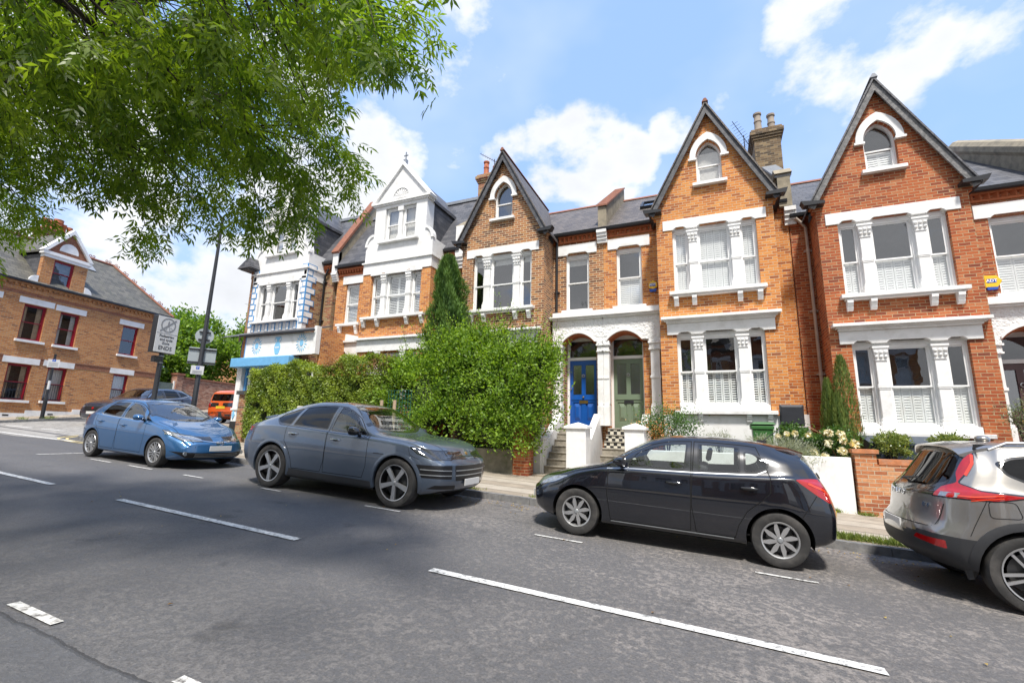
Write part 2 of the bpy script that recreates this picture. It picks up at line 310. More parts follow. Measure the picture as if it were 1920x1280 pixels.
def asphalt():
    t = NT('asphalt'); o = t.obj(); sx = t.node('ShaderNodeSeparateXYZ', {0: o})
    big = t.noise(o, .33, 5, .6); mid = t.noise(o, 2.2, 8, .66); fine = t.noise(o, 60, 4, .7)
    mask = t.ramp(t.math('ADD', t.math('MULTIPLY', mid, .75), t.math('MULTIPLY', big, .45)), [(.54, 0.), (.66, 1.)])
    # the surface near the kerb and downhill is paler and browner
    xr = t.node('ShaderNodeMapRange', {0: t.math('ADD', sx.outputs[0], t.math('MULTIPLY', sx.outputs[1], .75)), 1: -1.5, 2: 4.5}).outputs[0]
    pale = t.math('MULTIPLY', xr, .65)
    old = t.mix(pale, (.150, .142, .136), (.42, .365, .315))
    dark = t.mix(pale, (.090, .090, .094), (.120, .111, .103))
    fl = t.ramp(t.math('ADD', t.noise(o, 17, 8, .72), t.math('MULTIPLY', t.math('SUBTRACT', big, .5), .35)), [(.46, 0.), (.56, 1.)])
    c = t.mix(t.math('MULTIPLY', fl, t.math('ADD', .36, t.math('MULTIPLY', mask, .34))), dark, old)
    c = t.mix(t.ramp(t.noise(o, .9, 4), [(.35, 0.), (.65, .35)]), c, (.115, .110, .108))
    c = t.mix(1, c, t.ramp(fine, [(.25, .55), (.75, 1.5)]), 'MULTIPLY')
    wv = t.node('ShaderNodeTexVoronoi', {'Vector': t.node('ShaderNodeVectorMath', {0: o, 1: t.node('ShaderNodeTexNoise', {'Vector': o, 'Scale': 1.1, 'Detail': 5}).outputs['Color']}, operation='ADD').outputs[0], 'Scale': .36}, feature='DISTANCE_TO_EDGE')
    crack = t.ramp(t.math('ADD', wv.outputs['Distance'], t.math('MULTIPLY', t.noise(o, .6, 3), .03)), [(.015, 1.), (.022, 0.)])
    c = t.mix(t.math('MULTIPLY', crack, .22), c, (.03, .03, .03))
    wy = t.math('ADD', sx.outputs[1], t.math('MULTIPLY', t.noise(o, 2.5, 6, .7), .10))
    for yy, w_, st_ in ((1.80, .016, .8), (6.98, .010, .5), (7.95, .02, .4)):      # seams where the surface was laid in lanes
        c = t.mix(t.math('MULTIPLY', t.math('LESS_THAN', t.math('ABSOLUTE', t.math('SUBTRACT', wy, yy)), w_), st_), c, (.025, .025, .027))
    c = t.mix(t.math('MULTIPLY', t.math('LESS_THAN', wy, 1.80), .45), c, (.085, .09, .10))
    tr = t.ramp(t.math('ABSOLUTE', t.math('SUBTRACT', t.math('PINGPONG', t.math('ADD', wy, .35), 1.55), .75)), [(0., .0), (.5, .22)]); c = t.mix(tr, c, (.07, .07, .073))
    c = t.mix(t.ramp(t.noise(o, 1.4, 3), [(.66, 0.), (.74, .5)]), c, (.035, .034, .034))
    st = t.node('ShaderNodeTexVoronoi', {'Vector': o, 'Scale': 75}, feature='F1')
    c = t.mix(t.ramp(t.math('ADD', st.outputs['Distance'], t.math('MULTIPLY', t.noise(o, 25, 2), .3)), [(.22, .5), (.30, 0.)]), c, (.34, .33, .31))
    t.set(t.bs.inputs['Base Color'], c); t.set(t.bs.inputs['Roughness'], t.math('ADD', .72, t.math('MULTIPLY', fl, .16)))
    t.bump(t.math('ADD', t.math('MULTIPLY', fl, .35), fine), .7, .012); return t.m
ASPH = asphalt()
def paving(name, c1, c2, bw, bh, joint, ms=.008):
    t = NT(name); v, o = wallcoord(t)
    n = t.node('ShaderNodeTexBrick', {'Vector': v, 'Color1': (0, 0, 0), 'Color2': (1, 1, 1), 'Mortar': (0, 0, 0), 'Scale': 1, 'Mortar Size': ms, 'Mortar Smooth': .2, 'Bias': 0, 'Brick Width': bw, 'Row Height': bh})
    c = t.ramp(n.outputs['Color'], [(0, c1), (1, c2)])
    c = t.mix(1, c, t.ramp(t.noise(o, 3.2, 8, .65), [(.3, .72), (.72, 1.12)]), 'MULTIPLY')
    c = t.mix(1, c, t.ramp(t.noise(o, 90, 3), [(.3, .85), (.7, 1.12)]), 'MULTIPLY')
    t.set(t.bs.inputs['Base Color'], t.mix(n.outputs['Fac'], c, joint)); t.bs.inputs['Roughness'].default_value = .85
    t.bump(t.math('ADD', t.math('MULTIPLY', n.outputs['Fac'], -1), t.noise(o, 70, 3)), .4, .01); return t.m
FLAGS = paving('pavement flags', (.30, .25, .19), (.42, .37, .30), .9, .6, (.07, .06, .045), .018)
SETTS = paving('grey block paving', (.26, .25, .235), (.36, .345, .32), .2, .1, (.17, .16, .15), .006)
KERB = plain('granite kerb', (.155, .155, .155), .8, var=.35, scale=9, bump=.5, dirt=((.30, .28, .25), 7, .6))
PAINT = plain('worn road paint', (.66, .65, .62), .7, var=.12, scale=6, bump=.3, bscale=90, dirt=((.15, .15, .145), 22, 1.3))
PAINT_T = plain('very worn road paint', (.62, .61, .57), .7, var=.12, scale=6, bump=.3, dirt=((.13, .12, .11), 18, 1.4))
PAINT_Y = plain('faded yellow paint', (.58, .47, .22), .75, var=.15, dirt=((.3, .27, .22), 9, .6))
GRASS_BL = leafmat('grass blade', (.08, .14, .02), (.30, .34, .10), .35)
# ---------------------------------------------------------------- ground
def struct(o): o['kind'] = 'structure'; return o
def axis(lo, hi, dense):
    a = [lo]
    while a[-1] < hi: a.append(a[-1] + (.8 if dense[0] <= a[-1] < dense[1] else 8))
    return a
mb = MB(); xs = axis(-400, 400, (-46, 16)); ys = axis(-400, 400, (-8, 46))
mb.v = [(x, y, G(x, y) - .004) for y in ys for x in xs]; n_ = len(xs)
mb.f = [(j * n_ + i, j * n_ + i + 1, (j + 1) * n_ + i + 1, (j + 1) * n_ + i) for j in range(len(ys) - 1) for i in range(n_ - 1)]; mb.m = [0] * len(mb.f)
struct(mb.build('road', ASPH, smooth=True))
def kerbline(pts, w=.13, h=.115, seg=.92):
    """granite kerb stones set end to end along a polyline; the road side is to the right of travel"""
    mb = MB(); P = [Vector(p) for p in pts]
    for a, b in zip(P, P[1:]):
        L = (b - a).length; k = max(1, round(L / seg)); d = (b - a) / L; nrm = Vector((-d.y, d.x))
        for i in range(k):
            p = a + d * (L * i / k + .004); q = a + d * (L * (i + 1) / k - .004); j = random.uniform(-.004, .004)
            c = [p, q, q + nrm * w, p + nrm * w]
            lo = [(v.x, v.y, G(v.x, v.y) - .05) for v in c]; hi = [(v.x + (nrm.x * .012 if u < 2 else 0), v.y + (nrm.y * .012 if u < 2 else 0), G(v.x, v.y) + h + j) for u, v in enumerate(c)]
            mb.add(lo + hi, [(4, 5, 6, 7), (0, 1, 5, 4), (1, 2, 6, 5), (2, 3, 7, 6), (3, 0, 4, 7)])
    return mb
th9 = radians(9.15); Dv = Vector((-sin(th9), cos(th9))); Nv = Vector((cos(th9), sin(th9)))
def LS(n, s_): q = Nv * n + Dv * s_; return (q.x, q.y)
corner = [(-20.9 - .0 + 1.1 * cos(a) * 0, 0) for a in ()]
KC = [(-20.9 + 2.2 - 2.2 * cos(a), 8.42 + 2.2 - 2.2 * sin(a)) for a in [radians(90 - 18 * i) for i in range(6)]]   # from (-18.7,8.42) round to (-20.9,10.6)
near = [(14, 8.42)] + KC + [(-20.9 - 5, 10.6 + 31)]
# walk it right-to-left so that the pavement lies to the left hand: reverse for the right normal
struct(kerbline([(p[0], p[1]) for p in near][::-1]).build('kerb_stones', KERB))
inner = [(14, 8.55), (-18.7, 8.55)] + [(-20.9 + 2.2 - 2.07 * cos(a), 8.42 + 2.2 - 2.07 * sin(a)) for a in [radians(72 - 18 * i) for i in range(5)]] + [(-25.77, 41.6), (-17, 41.6), (-17, 15.6), (14, 15.6)]
mb = MB(); sheet(mb, inner, .108, .8); struct(mb.build('pavement', FLAGS))
lk = [LS(-26, 60), LS(-26, 12), LS(-26.6, 9.5), LS(-28.4, 7.4), LS(-33, 5.9), LS(-60, 1.2)]
struct(kerbline(lk[::-1]).build('kerb_stones', KERB))
mb = MB(); sheet(mb, [LS(-26.13, 60), LS(-26.13, 12), LS(-26.73, 9.6), LS(-28.5, 7.53), LS(-33, 6.03), LS(-60, 1.33), LS(-60, 12), LS(-34, 14), LS(-31, 60)], .105, 1.2)
struct(mb.build('far_pavement', FLAGS))
# near pavement under and behind the photographer
struct(kerbline([(-60, -1.6), (14, -1.6)][::-1]).build('kerb_stones', KERB))
mb = MB(); sheet(mb, [(-60, -1.73), (14, -1.73), (14, -6), (-60, -6)], .105, 1.5); struct(mb.build('near_pavement', FLAGS))
# block paved mouth of the side street
mb = MB(); sheet(mb, [(-21.0, 8.6), (-18.6, 8.1), (-21, 7.6), (-27.4, 7.7), LS(-26.5, 10), LS(-26.05, 12), LS(-26.05, 15.5), (-22.0, 15.5), (-20.95, 10.6)], .002, 1.0)
struct(mb.build('block_paving', SETTS))
def stripe(x0, x1, y, w, mat, name, y2=None, dz=.006):
    mb = MB(); y2 = y if y2 is None else y2
    sheet(mb, [(x0, y - w / 2), (x1, y2 - w / 2), (x1, y2 + w / 2), (x0, y + w / 2)], dz, .7); return mb.build(name, mat)
marks = []
for a, b, t_ in ((-14.6, -10.0, 0), (-8.08, -4.48, 0), (-2.66, .98, 0)):
    marks.append(stripe(a, b, 4.2, .11, PAINT, 'centre_line_dash'))
for a, b in ((-4.62, -4.02), (-2.75, -1.9)): marks.append(stripe(a, b, 1.86, .07, PAINT_T, 'lane_line_dash'))
for a, b in ((-2.34, -1.67), (.34, .95), (-5.3, -4.6), (-7.74, -7.23), (-10.0, -9.4), (-11.95, -11.1), (-13.5, -12.65)): marks.append(stripe(a, b, 6.27, .055, PAINT_T if a > -3 else PAINT, 'parking_bay_dash'))
marks.append(stripe(-14.9, -14.82, 6.27, .9, PAINT, 'parking_bay_end', dz=.007))
def poly_line(pts, w, mat, name, dz=.008):
    mb = MB(); P = [Vector(p) for p in pts]
    for a, b in zip(P, P[1:]):
        d = (b - a).normalized(); nn = Vector((-d.y, d.x)) * w / 2
        sheet(mb, [tuple(a - nn), tuple(b - nn), tuple(b + nn), tuple(a + nn)], dz, .7)
    return mb.build(name, mat)
poly_line([(-26.8, 7.72), (-18.5, 8.06)], .14, PAINT, 'give_way_line')
poly_line([(-26.6, 9.3), (-24.9, 9.45)], .1, PAINT, 'junction_dash'); poly_line([(-24.3, 9.5), (-22.9, 9.65)], .1, PAINT, 'junction_dash', .009)
for off in (.25, .45):
    R_ = 2.2 + off; poly_line([(-25.0, 33.), (-20.9 - off - .15, 10.6)] + [(-18.7 - R_ * cos(a), 10.62 - R_ * sin(a)) for a in [radians(15 * i) for i in range(7)]] + [(-15.0, 8.42 - off)], .07, PAINT_Y, 'double_yellow_line')
for o in list(bpy.data.objects):
    if o.name.split('.')[0] in ('centre_line_dash', 'lane_line_dash', 'parking_bay_dash', 'parking_bay_end', 'give_way_line', 'junction_dash', 'double_yellow_line'): o['kind'] = 'structure'

# ---------------------------------------------------------------- terrace houses
YB, YW = 14.0, 15.0
def arch_pts(cx, z0, hw, zs, za, n=8):
    """opening with a pointed head, counter-clockwise"""
    r = [(cx - hw, z0), (cx + hw, z0), (cx + hw, zs)]
    H = za - zs; c = (hw * hw - H * H) / (2 * hw) if H > hw else 0; R = hw - c if H > hw else hw
    R = (hw * hw + H * H) / (2 * hw); cxr = hw - R; a1 = atan2(H, -cxr)
    pr = [(cx + cxr + R * cos(a1 * i / n), zs + R * sin(a1 * i / n)) for i in range(1, n + 1)]
    pl = [(2 * cx - x, z) for x, z in pr[:-1][::-1]]
    return r + pr + pl + [(cx - hw, zs)]
def rect(x0, x1, z0, z1): return [(x0, z0), (x1, z0), (x1, z1), (x0, z1)]
def louvres(mb, x0, x1, z0, z1, y, pitch=.062, stile=.035, op=False):
    e = .032 if op else .010; g_ = .017 if op else .026
    mb.box(x0, x0 + stile, y, y + .028, z0, z1); mb.box(x1 - stile, x1, y, y + .028, z0, z1)
    mb.box(x0 + stile, x1 - stile, y, y + .028, z0, z0 + .06); mb.box(x0 + stile, x1 - stile, y, y + .028, z1 - .05, z1)
    k = int((z1 - z0 - .11) / pitch)
    for i in range(k):
        z = z0 + .06 + (i + .5) * (z1 - z0 - .11) / k
        mb.add([(x0 + stile, y - .004, z - g_ - .004), (x1 - stile, y - .004, z - g_ - .004), (x1 - stile, y + e, z + g_), (x0 + stile, y + e, z + g_),
                (x0 + stile, y + .001, z - g_ + .003), (x1 - stile, y + .001, z - g_ + .003), (x1 - stile, y + e + .005, z + g_ + .007), (x0 + stile, y + e + .005, z + g_ + .007)],
               [(0, 1, 2, 3), (4, 7, 6, 5), (0, 4, 5, 1), (1, 5, 6, 2), (2, 6, 7, 3), (3, 7, 4, 0)])
def sash(root, x0, x1, z0, z1, y, zm=None, fill='none', mat=None, glass=None, name='window', lab=None, split=1, fw=.055, room=True, half=None, dark=None):
    """a box-sash window facing -y, with its frame, two sashes, panes and what hangs behind"""
    mat = mat or WOOD_W; zm = (z0 + z1) / 2 if zm is None else zm; f = MB()
    f.box(x0, x0 + fw, y, y + .12, z0, z1); f.box(x1 - fw, x1, y, y + .12, z0, z1); f.box(x0 + fw, x1 - fw, y, y + .12, z1 - fw, z1); f.box(x0 + fw, x1 - fw, y - .015, y + .12, z0, z0 + fw * .8)
    w = f.build(name, mat, root)
    if lab: w['label'] = lab
    s = MB(); a0, a1 = x0 + fw, x1 - fw; b = .04
    for (p, q, yy) in ((zm - .02, z1 - fw, y + .03), (z0 + fw * .8, zm + .02, y + .065)):
        s.box(a0, a0 + b, yy, yy + .035, p, q); s.box(a1 - b, a1, yy, yy + .035, p, q); s.box(a0 + b, a1 - b, yy, yy + .035, p, p + b); s.box(a0 + b, a1 - b, yy, yy + .035, q - b, q)
    s.build('sash', mat, root, parent=w)
    g = MB(); g.add([(a0, y + .048, zm), (a1, y + .048, zm), (a1, y + .048, z1 - fw), (a0, y + .048, z1 - fw)], [(0, 1, 2, 3)]); g.add([(a0, y + .084, z0 + .03), (a1, y + .084, z0 + .03), (a1, y + .084, zm), (a0, y + .084, zm)], [(0, 1, 2, 3)])
    g.build('pane', glass or GLASS, root, parent=w)
    if fill in ('shutters', 'half_shutters', 'half_open', 'open_shutters'):
        m = MB(); full = fill in ('shutters', 'open_shutters'); op_ = 'open' in fill; top = z1 - fw - .02 if full else zm
        wd = a1 - a0; k = half or max(2, 2 * round(wd / .8)); 
        for i in range(k):
            louvres(m, a0 + wd * i / k + .004, a0 + wd * (i + 1) / k - .004, z0 + .06, (zm - .01) if full else top, y + .13, op=op_)
            if full: louvres(m, a0 + wd * i / k + .004, a0 + wd * (i + 1) / k - .004, zm + .01, top, y + .13, op=op_)
        m.build('shutter', SHUT, root, parent=w)
    if fill == 'blind':
        m = MB(); m.box(a0, a1, y + .15, y + .16, z0 + .05, z1 - fw); m.build('blind', CURT, root, parent=w)
    if fill == 'top_blind':
        m = MB(); m.box(a0, a1, y + .15, y + .17, z1 - fw - .22, z1 - fw); m.build('blind', CURT, root, parent=w)
    if fill in ('curtains', 'nets', 'brown'):
        m = MB(); wd = a1 - a0
        def drape(p, q):
            n = 14; vs = [];
            for i in range(n + 1):
                x = p + (q - p) * i / n; vs += [(x, y + .17 + .018 * (i % 2), z0 + .05), (x, y + .17 + .018 * (i % 2), z1 - fw)]
            m.add(vs, [(2 * i, 2 * i + 2, 2 * i + 3, 2 * i + 1) for i in range(n)])
        if fill == 'nets': drape(a0, a1)
        else: drape(a0, a0 + wd * .26); drape(a1 - wd * .26, a1)
        m.build('curtain', CURT_B if fill == 'brown' else CURT, root, parent=w)
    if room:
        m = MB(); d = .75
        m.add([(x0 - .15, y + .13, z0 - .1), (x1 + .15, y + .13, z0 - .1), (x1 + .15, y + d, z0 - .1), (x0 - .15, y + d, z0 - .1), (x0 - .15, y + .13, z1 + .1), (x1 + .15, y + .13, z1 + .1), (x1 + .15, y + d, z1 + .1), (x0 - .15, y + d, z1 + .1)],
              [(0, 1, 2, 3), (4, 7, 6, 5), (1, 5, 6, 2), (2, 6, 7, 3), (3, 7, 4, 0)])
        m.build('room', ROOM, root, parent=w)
    return w
def bracket(mb, x, z0, z1, y, d=.17, w=.13):
    h = z1 - z0
    prof = [(y, z1), (y - d, z1), (y - d, z1 - .25 * h), (y - d * .85, z1 - .3 * h), (y - d * .85, z1 - .42 * h), (y - d * .62, z1 - .62 * h), (y - d * .62, z1 - .74 * h), (y - d * .45, z0 + .02), (y - d * .3, z0), (y, z0)]
    mb.prism(prof, 'x', x - w / 2, x + w / 2)
def column(root, cx, z0, z1, y, w=.23, zb=None, d=.16):
    """pilaster between the lights: base, shaft, band and leafy capital"""
    m = MB(); zb = zb or (z0 + z1) / 2
    m.box(cx - w * .68, cx + w * .68, y - .03, y + d, z0, z0 + .22); m.box(cx - w * .6, cx + w * .6, y - .015, y + d, z0 + .22, z0 + .30)
    m.box(cx - w / 2, cx + w / 2, y, y + d, z0 + .30, z1 - .34)
    m.box(cx - w * .58, cx + w * .58, y - .02, y + d - .004, zb - .045, zb + .045); m.box(cx - w * .54, cx + w * .54, y - .012, y + d - .002, zb - .08, zb - .045)
    c = m.build('column', WHITE, root, bevel=.008)
    m = MB(); m.box(cx - w * .56, cx + w * .56, y - .02, y + d, z1 - .36, z1 - .33)
    zt = z1 - .05
    m.add([(cx - w * .5, y - .005, z1 - .33), (cx + w * .5, y - .005, z1 - .33), (cx + w * .5, y + d, z1 - .33), (cx - w * .5, y + d, z1 - .33), (cx - w * .68, y - .06, zt), (cx + w * .68, y - .06, zt), (cx + w * .68, y + d, zt), (cx - w * .68, y + d, zt)],
          [(0, 3, 2, 1), (4, 5, 6, 7), (0, 1, 5, 4), (1, 2, 6, 5), (2, 3, 7, 6), (3, 0, 4, 7)])
    for k in (-1, 0, 1):
        for zz, r in ((z1 - .26, .035), (z1 - .15, .045)): m.ball((cx + k * w * .42, y - .03, zz), r, 5)
    m.box(cx - w * .75, cx + w * .75, y - .07, y + d, zt, z1)
    m.build('capital', WHITE, root, parent=c)
def lintel_bay(root, c, hw, z0, z1, y, lights, name='lintel'):
    """white lintel whose soffit steps up over each light"""
    poly = [(c - hw, z1), (c - hw, z0)]
    for a, b in lights: poly += [(a, z0), (a + .0, z0 + .02), (a + .07, z0 + .07), (b - .07, z0 + .07), (b, z0 + .02), (b, z0)]
    poly += [(c + hw, z0), (c + hw, z1)]
    m = MB(); m.prism(poly[::-1], 'y', y, y + .2); return m.build(name, WHITE, root, bevel=.006)
def barge(mb, c, hw, z0, za, y, w=.15, t=.05):
    """two raking boards meeting at the apex"""
    for s_ in (-1, 1):
        p = Vector((c + s_ * hw, z0)); q = Vector((c, za)); d = (q - p).normalized(); nn = Vector((d.y, -d.x)) * (1 if s_ < 0 else -1)
        if nn.y > 0: nn = -nn
        p2 = p + nn * w; t_ = (c - p2.x) / d.x; q2 = p2 + d * t_
        mb.prism([tuple(p), tuple(q), tuple(q2), tuple(p2)], 'y', y, y + t)
def terrace_house(name, label, c, side, dz, bm, wm=None, fills=('shutters', 'none', 'none'), roofm=None, bargem=None, archfill='none', door=None, group='gabled terrace houses', topf='none', xp=None, wco=None, lights_top=None):
    """c: centre of the bay, side: +1 when the door lies to the right of the bay"""
    wm = wm or bm; roofm = roofm or SLATE; bargem = bargem or BARGE
    root = thing(name, label, 'house', (c, YB, G(c, YB)), group=group)
    Z = lambda z: z + dz
    xin, xout = c - side * 2.09, (xp if xp is not None else c + side * 3.51)           # party lines
    zg = G(c, YB) - .3
    # ---- bay
    m = MB(); hw = 1.6; za = Z(11.42); ze = Z(8.3)
    ys_ = YB
    ap = arch_pts(c, Z(9.05), .36, Z(9.92), Z(10.48))
    m.prism([(c - hw, zg), (c + hw, zg), (c + hw, Z(8.10)), (c + hw + .08, Z(8.10)), (c + hw + .08, Z(8.22)), (c + hw + .14, Z(8.22)), (c + hw + .14, ze), (c, za), (c - hw - .14, ze), (c - hw - .14, Z(8.22)), (c - hw - .08, Z(8.22)), (c - hw - .08, Z(8.10)), (c - hw, Z(8.10))], 'y', YB, YB + .22,
            [rect(c - 1.145, c + 1.145, Z(5.62), Z(7.72)), rect(c - 1.145, c + 1.145, Z(2.15), Z(4.45)), ap])
    for s_ in (-1, 1): m.box(c + s_ * hw, c + s_ * (hw - .22), YB + .2202, YW + .1, zg, ze - .12)
    m.build('bay', bm, root)
    # ---- arched attic light
    m = MB(); outer = arch_pts(c, Z(9.88), .53, Z(9.93), Z(10.72)); innr = arch_pts(c, Z(9.88), .36, Z(9.93), Z(10.48))
    ring = outer[1:] + [outer[0]] + [innr[0]] + innr[1:][::-1]
    ring = [p for i, p in enumerate(outer[1:])] + [outer[0]]
    # a horseshoe: outer from right foot over the top to the left foot, back along the inner curve
    o_ = outer[1:] + [outer[0]]; i_ = innr[1:] + [innr[0]]
    m.prism(o_ + i_[::-1], 'y', YB - .06, YB + .1)
    for s_ in (-1, 1): m.box(c + s_ * .33, c + s_ * .57, YB - .08, YB + .05, Z(9.84), Z(9.90))
    m.build('arch_surround', WHITE, root)
    m = MB(); m.box(c - .48, c + .48, YB - .14, YB + .1, Z(8.96), Z(9.05)); m.build('window_sill', WHITE, root)
    f = MB(); y = YB + .13
    f.prism(arch_pts(c, Z(9.05), .36, Z(9.92), Z(10.48)), 'y', y, y + .1, [arch_pts(c, Z(9.10), .31, Z(9.92), Z(10.42))]); w = f.build('window', WOOD_W, root)
    f = MB(); f.box(c - .31, c + .31, y + .02, y + .06, Z(9.66), Z(9.70)); f.box(c - .31, c - .27, y + .04, y + .07, Z(9.1), Z(9.66)); f.box(c + .27, c + .31, y + .04, y + .07, Z(9.1), Z(9.66)); f.box(c - .27, c + .27, y + .04, y + .07, Z(9.1), Z(9.15)); f.build('sash', WOOD_W, root, parent=w)
    f = MB(); f.add([(x, y + .065, z) for x, z in arch_pts(c, Z(9.08), .33, Z(9.92), Z(10.44))], [tuple(range(len(arch_pts(c, 0, 1, 1, 2.5))))]); f.build('pane', GLASS_U, root, parent=w)
    f = MB()
    if archfill == 'blind': f.box(c - .3, c + .3, y + .1, y + .11, Z(9.1), Z(10.15)); f.build('blind', CURT, root, parent=w)
    elif archfill == 'shutters':
        louvres(f, c - .3, c, Z(9.1), Z(9.66), y + .1); louvres(f, c, c + .3, Z(9.1), Z(9.66), y + .1); f.build('shutter', SHUT, root, parent=w)
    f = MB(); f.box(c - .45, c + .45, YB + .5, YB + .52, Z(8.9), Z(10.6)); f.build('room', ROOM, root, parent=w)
    # ---- triple windows of the bay, two floors
    L = [(c - 1.145, c - .69), (c - .46, c + .46), (c + .69, c + 1.145)]
    for k, (z0, z1, zm) in enumerate(((5.66, 7.64, 6.6), (2.34, 4.34, 3.3))):
        for q, (a, b) in enumerate(L):
            sash(root, a, b, Z(z0), Z(z1), YB + .12, Z(zm), fills[k], half=(2 if q != 1 else 4) if fills[k][:4] in ('shut', 'half') else None, glass=GLASS_U if k == 0 else GLASS, lab=None)
        m = MB(); m.box(c - 1.144, c + 1.144, YB + .10, YB + .215, Z(z1 - .01), Z(z1 + .118)); m.build('window_head', WHITE, root)
        for s_ in (-1, 1): column(root, c + s_ * .575, Z(z0 + (.0 if k == 0 else -.12)), Z(7.58 if k == 0 else 4.30), YB + .01, zb=Z(zm))
    lintel_bay(root, c, 1.41, Z(7.66), Z(7.98), YB - .03, [(c - 1.1, c - .75), (c - .42, c + .42), (c + .75, c + 1.1)])
    m = MB(); m.box(c - 1.28, c + 1.28, YB - .2, YB + .12, Z(5.56), Z(5.66)); m.box(c - 1.2, c + 1.2, YB - .14, YB - .002, Z(5.51), Z(5.56)); m.build('window_sill', WHITE, root, bevel=.01)
    for x in (-1.1, -.6, .6, 1.1):
        m = MB(); bracket(m, c + x, Z(5.24), Z(5.505), YB); m.build('sill_bracket', WHITE, root)
    lintel_bay(root, c, 1.40, Z(4.38), Z(4.72), YB - .05, [(c - 1.1, c - .75), (c - .42, c + .42), (c + .75, c + 1.1)], 'frieze')
    m = MB()
    for a, b, d in ((4.72, 4.77, .12), (4.77, 4.81, .17), (4.81, 4.89, .25)): m.box(c - 1.4 - d + .1, c + 1.4 + d - .1, YB - d, YB + .1, Z(a), Z(b))
    m.build('cornice', WHITE, root, bevel=.008)
    m = MB(); m.box(c - 1.13, c + 1.13, YB - .012, YB + .15, Z(2.18), Z(2.34)); m.box(c - 1.28, c + 1.28, YB - .17, YB + .1, Z(2.08), Z(2.18)); m.build('window_sill', WHITE, root, bevel=.01)
    for x in (-1.1, -.6, .6, 1.1):
        m = MB(); bracket(m, c + x, Z(1.84), Z(2.078), YB, .13, .12); m.build('sill_bracket', WHITE, root)
    # ---- gable roof and boards
    m = MB(); hw2 = 1.80; z_e = Z(8.24); z_a = Z(11.70)
    y1 = 18.9
    for s_ in (-1, 1):
        p = [(c, z_a), (c + s_ * hw2, z_e), (c + s_ * hw2, z_e - .07), (c, z_a - .09)]
        m.prism(p if s_ < 0 else p[::-1], 'y', YB - .24, y1)
    m.build('roof', roofm, root)
    m = MB(); barge(m, c, 1.785, Z(8.18), Z(11.62), YB - .19); m.build('barge_board', bargem, root)
    for s_ in (-1, 1): m = MB(); m.prism([(c + s_ * 1.42, Z(8.22)), (c + s_ * 1.90, Z(8.22)), (c + s_ * 1.97, Z(8.36)), (c + s_ * 1.42, Z(8.30))], 'y', YB - .27, YB - .0); m.build('barge_foot', BLACKP, root)
    m = MB(); m.prism([(c - .09, z_a - .05), (c + .09, z_a - .05), (c + .03, z_a + .06), (c - .03, z_a + .06)], 'y', YB - .26, y1); m.build('ridge', TILE_R if bargem is not BARGE_OLD else LEAD, root)
    # ---- main wall beside the bay
    xa = c + side * 1.6; xb = xout; x0, x1 = min(xa, xb), max(xa, xb)
    wc = c + side * 2.625 if side < 0 else c + side * 2.49     # window over the door
    wc = c + wco if wco else (c - 2.625 if side < 0 else c + 2.49)
    dc = c + side * (2.80 if side < 0 else 2.58)            # centre of the doorway
    m = MB()
    holes = [rect(wc - .42, wc + .42, Z(5.66), Z(7.72)), rect(dc - .56, dc + .56, Z(1.66), Z(4.72))]
    m.prism([(x0, zg), (x1, zg), (x1, Z(8.5)), (x0, Z(8.5))], 'y', YW, YW + .22, holes)
    m.build('wall', wm, root)
    # brick strip on the other side of the bay
    xi0, xi1 = sorted((xin, c - side * 1.6)); m = MB(); m.box(xi0, xi1, YW, YW + .22, zg, Z(8.5)); m.build('wall', wm, root)
    sash(root, wc - .42, wc + .42, Z(5.66), Z(7.64), YW + .1, Z(6.68), fills[2], half=2, glass=GLASS_U)
    m = MB(); m.box(wc - .419, wc + .419, YW + .08, YW + .2, Z(7.63), Z(7.719)); m.build('window_head', WHITE, root)
    lintel_bay(root, wc, .70, Z(7.70), Z(8.08), YW - .04, [(wc - .36, wc + .36)])
    m = MB(); m.box(wc - .54, wc + .54, YW - .12, YW + .1, Z(5.56), Z(5.66)); m.build('window_sill', WHITE, root)
    # eaves: dog-tooth course, gutter
    for a, b in ((x0, x1), (xi0, xi1)):
        m = MB(); m.box(a, b, YW - .05, YW - .001, Z(8.16), Z(8.22)); m.box(a, b, YW - .09, YW - .002, Z(8.36), Z(8.46))
        k = int((b - a) / .16)
        for i in range(k):
            x = a + (i + .5) * (b - a) / k; m.prism([(x - .07, YW), (x, YW - .08), (x + .07, YW)], 'z', Z(8.22), Z(8.36))
        m.build('eaves_course', BR_RUB, root)
        m = MB(); m.prism([(YW - .24, Z(8.50)), (YW - .22, Z(8.42)), (YW - .13, Z(8.40)), (YW - .09, Z(8.50))], 'x', a, b); m.box(a, b, YW - .10, YW, Z(8.44), Z(8.56)); m.build('gutter', BLACKP, root)
    # main roof
    xr0, xr1 = min(xin, xout), max(xin, xout); m = MB()
    m.prism([(YW - .2, Z(8.52)), (18.6, Z(11.32)), (22.4, Z(8.5)), (22.4, Z(8.4)), (18.6, Z(11.2)), (YW - .2, Z(8.42))], 'x', xr0 + .002, xr1 - .002); m.build('roof', roofm, root)
    m = MB(); m.prism([(18.5, Z(11.29)), (18.6, Z(11.40)), (18.7, Z(11.29))], 'x', xr0, xr1); m.build('ridge', TILE_R, root)
    # ---- porch: half of the shared white stucco doorcase
    pc = xout; po = c + side * 1.68; a, b = min(pc, po), max(pc, po); yf = YW - .26
    m = MB(); zi = Z(4.48)
    nseg = 10; arc = [(dc - .55 + 1.10 * i / nseg, zi + .30 * sin(pi * i / nseg) ** .8) for i in range(nseg + 1)]
    m.prism([(a, zi), *arc, (b, zi), (b, Z(5.22)), (a, Z(5.22))], 'y', yf, YW - .002); m.build('entablature', CARVED, root)
    m = MB(); arc2 = [(x, z + .07) for x, z in arc]
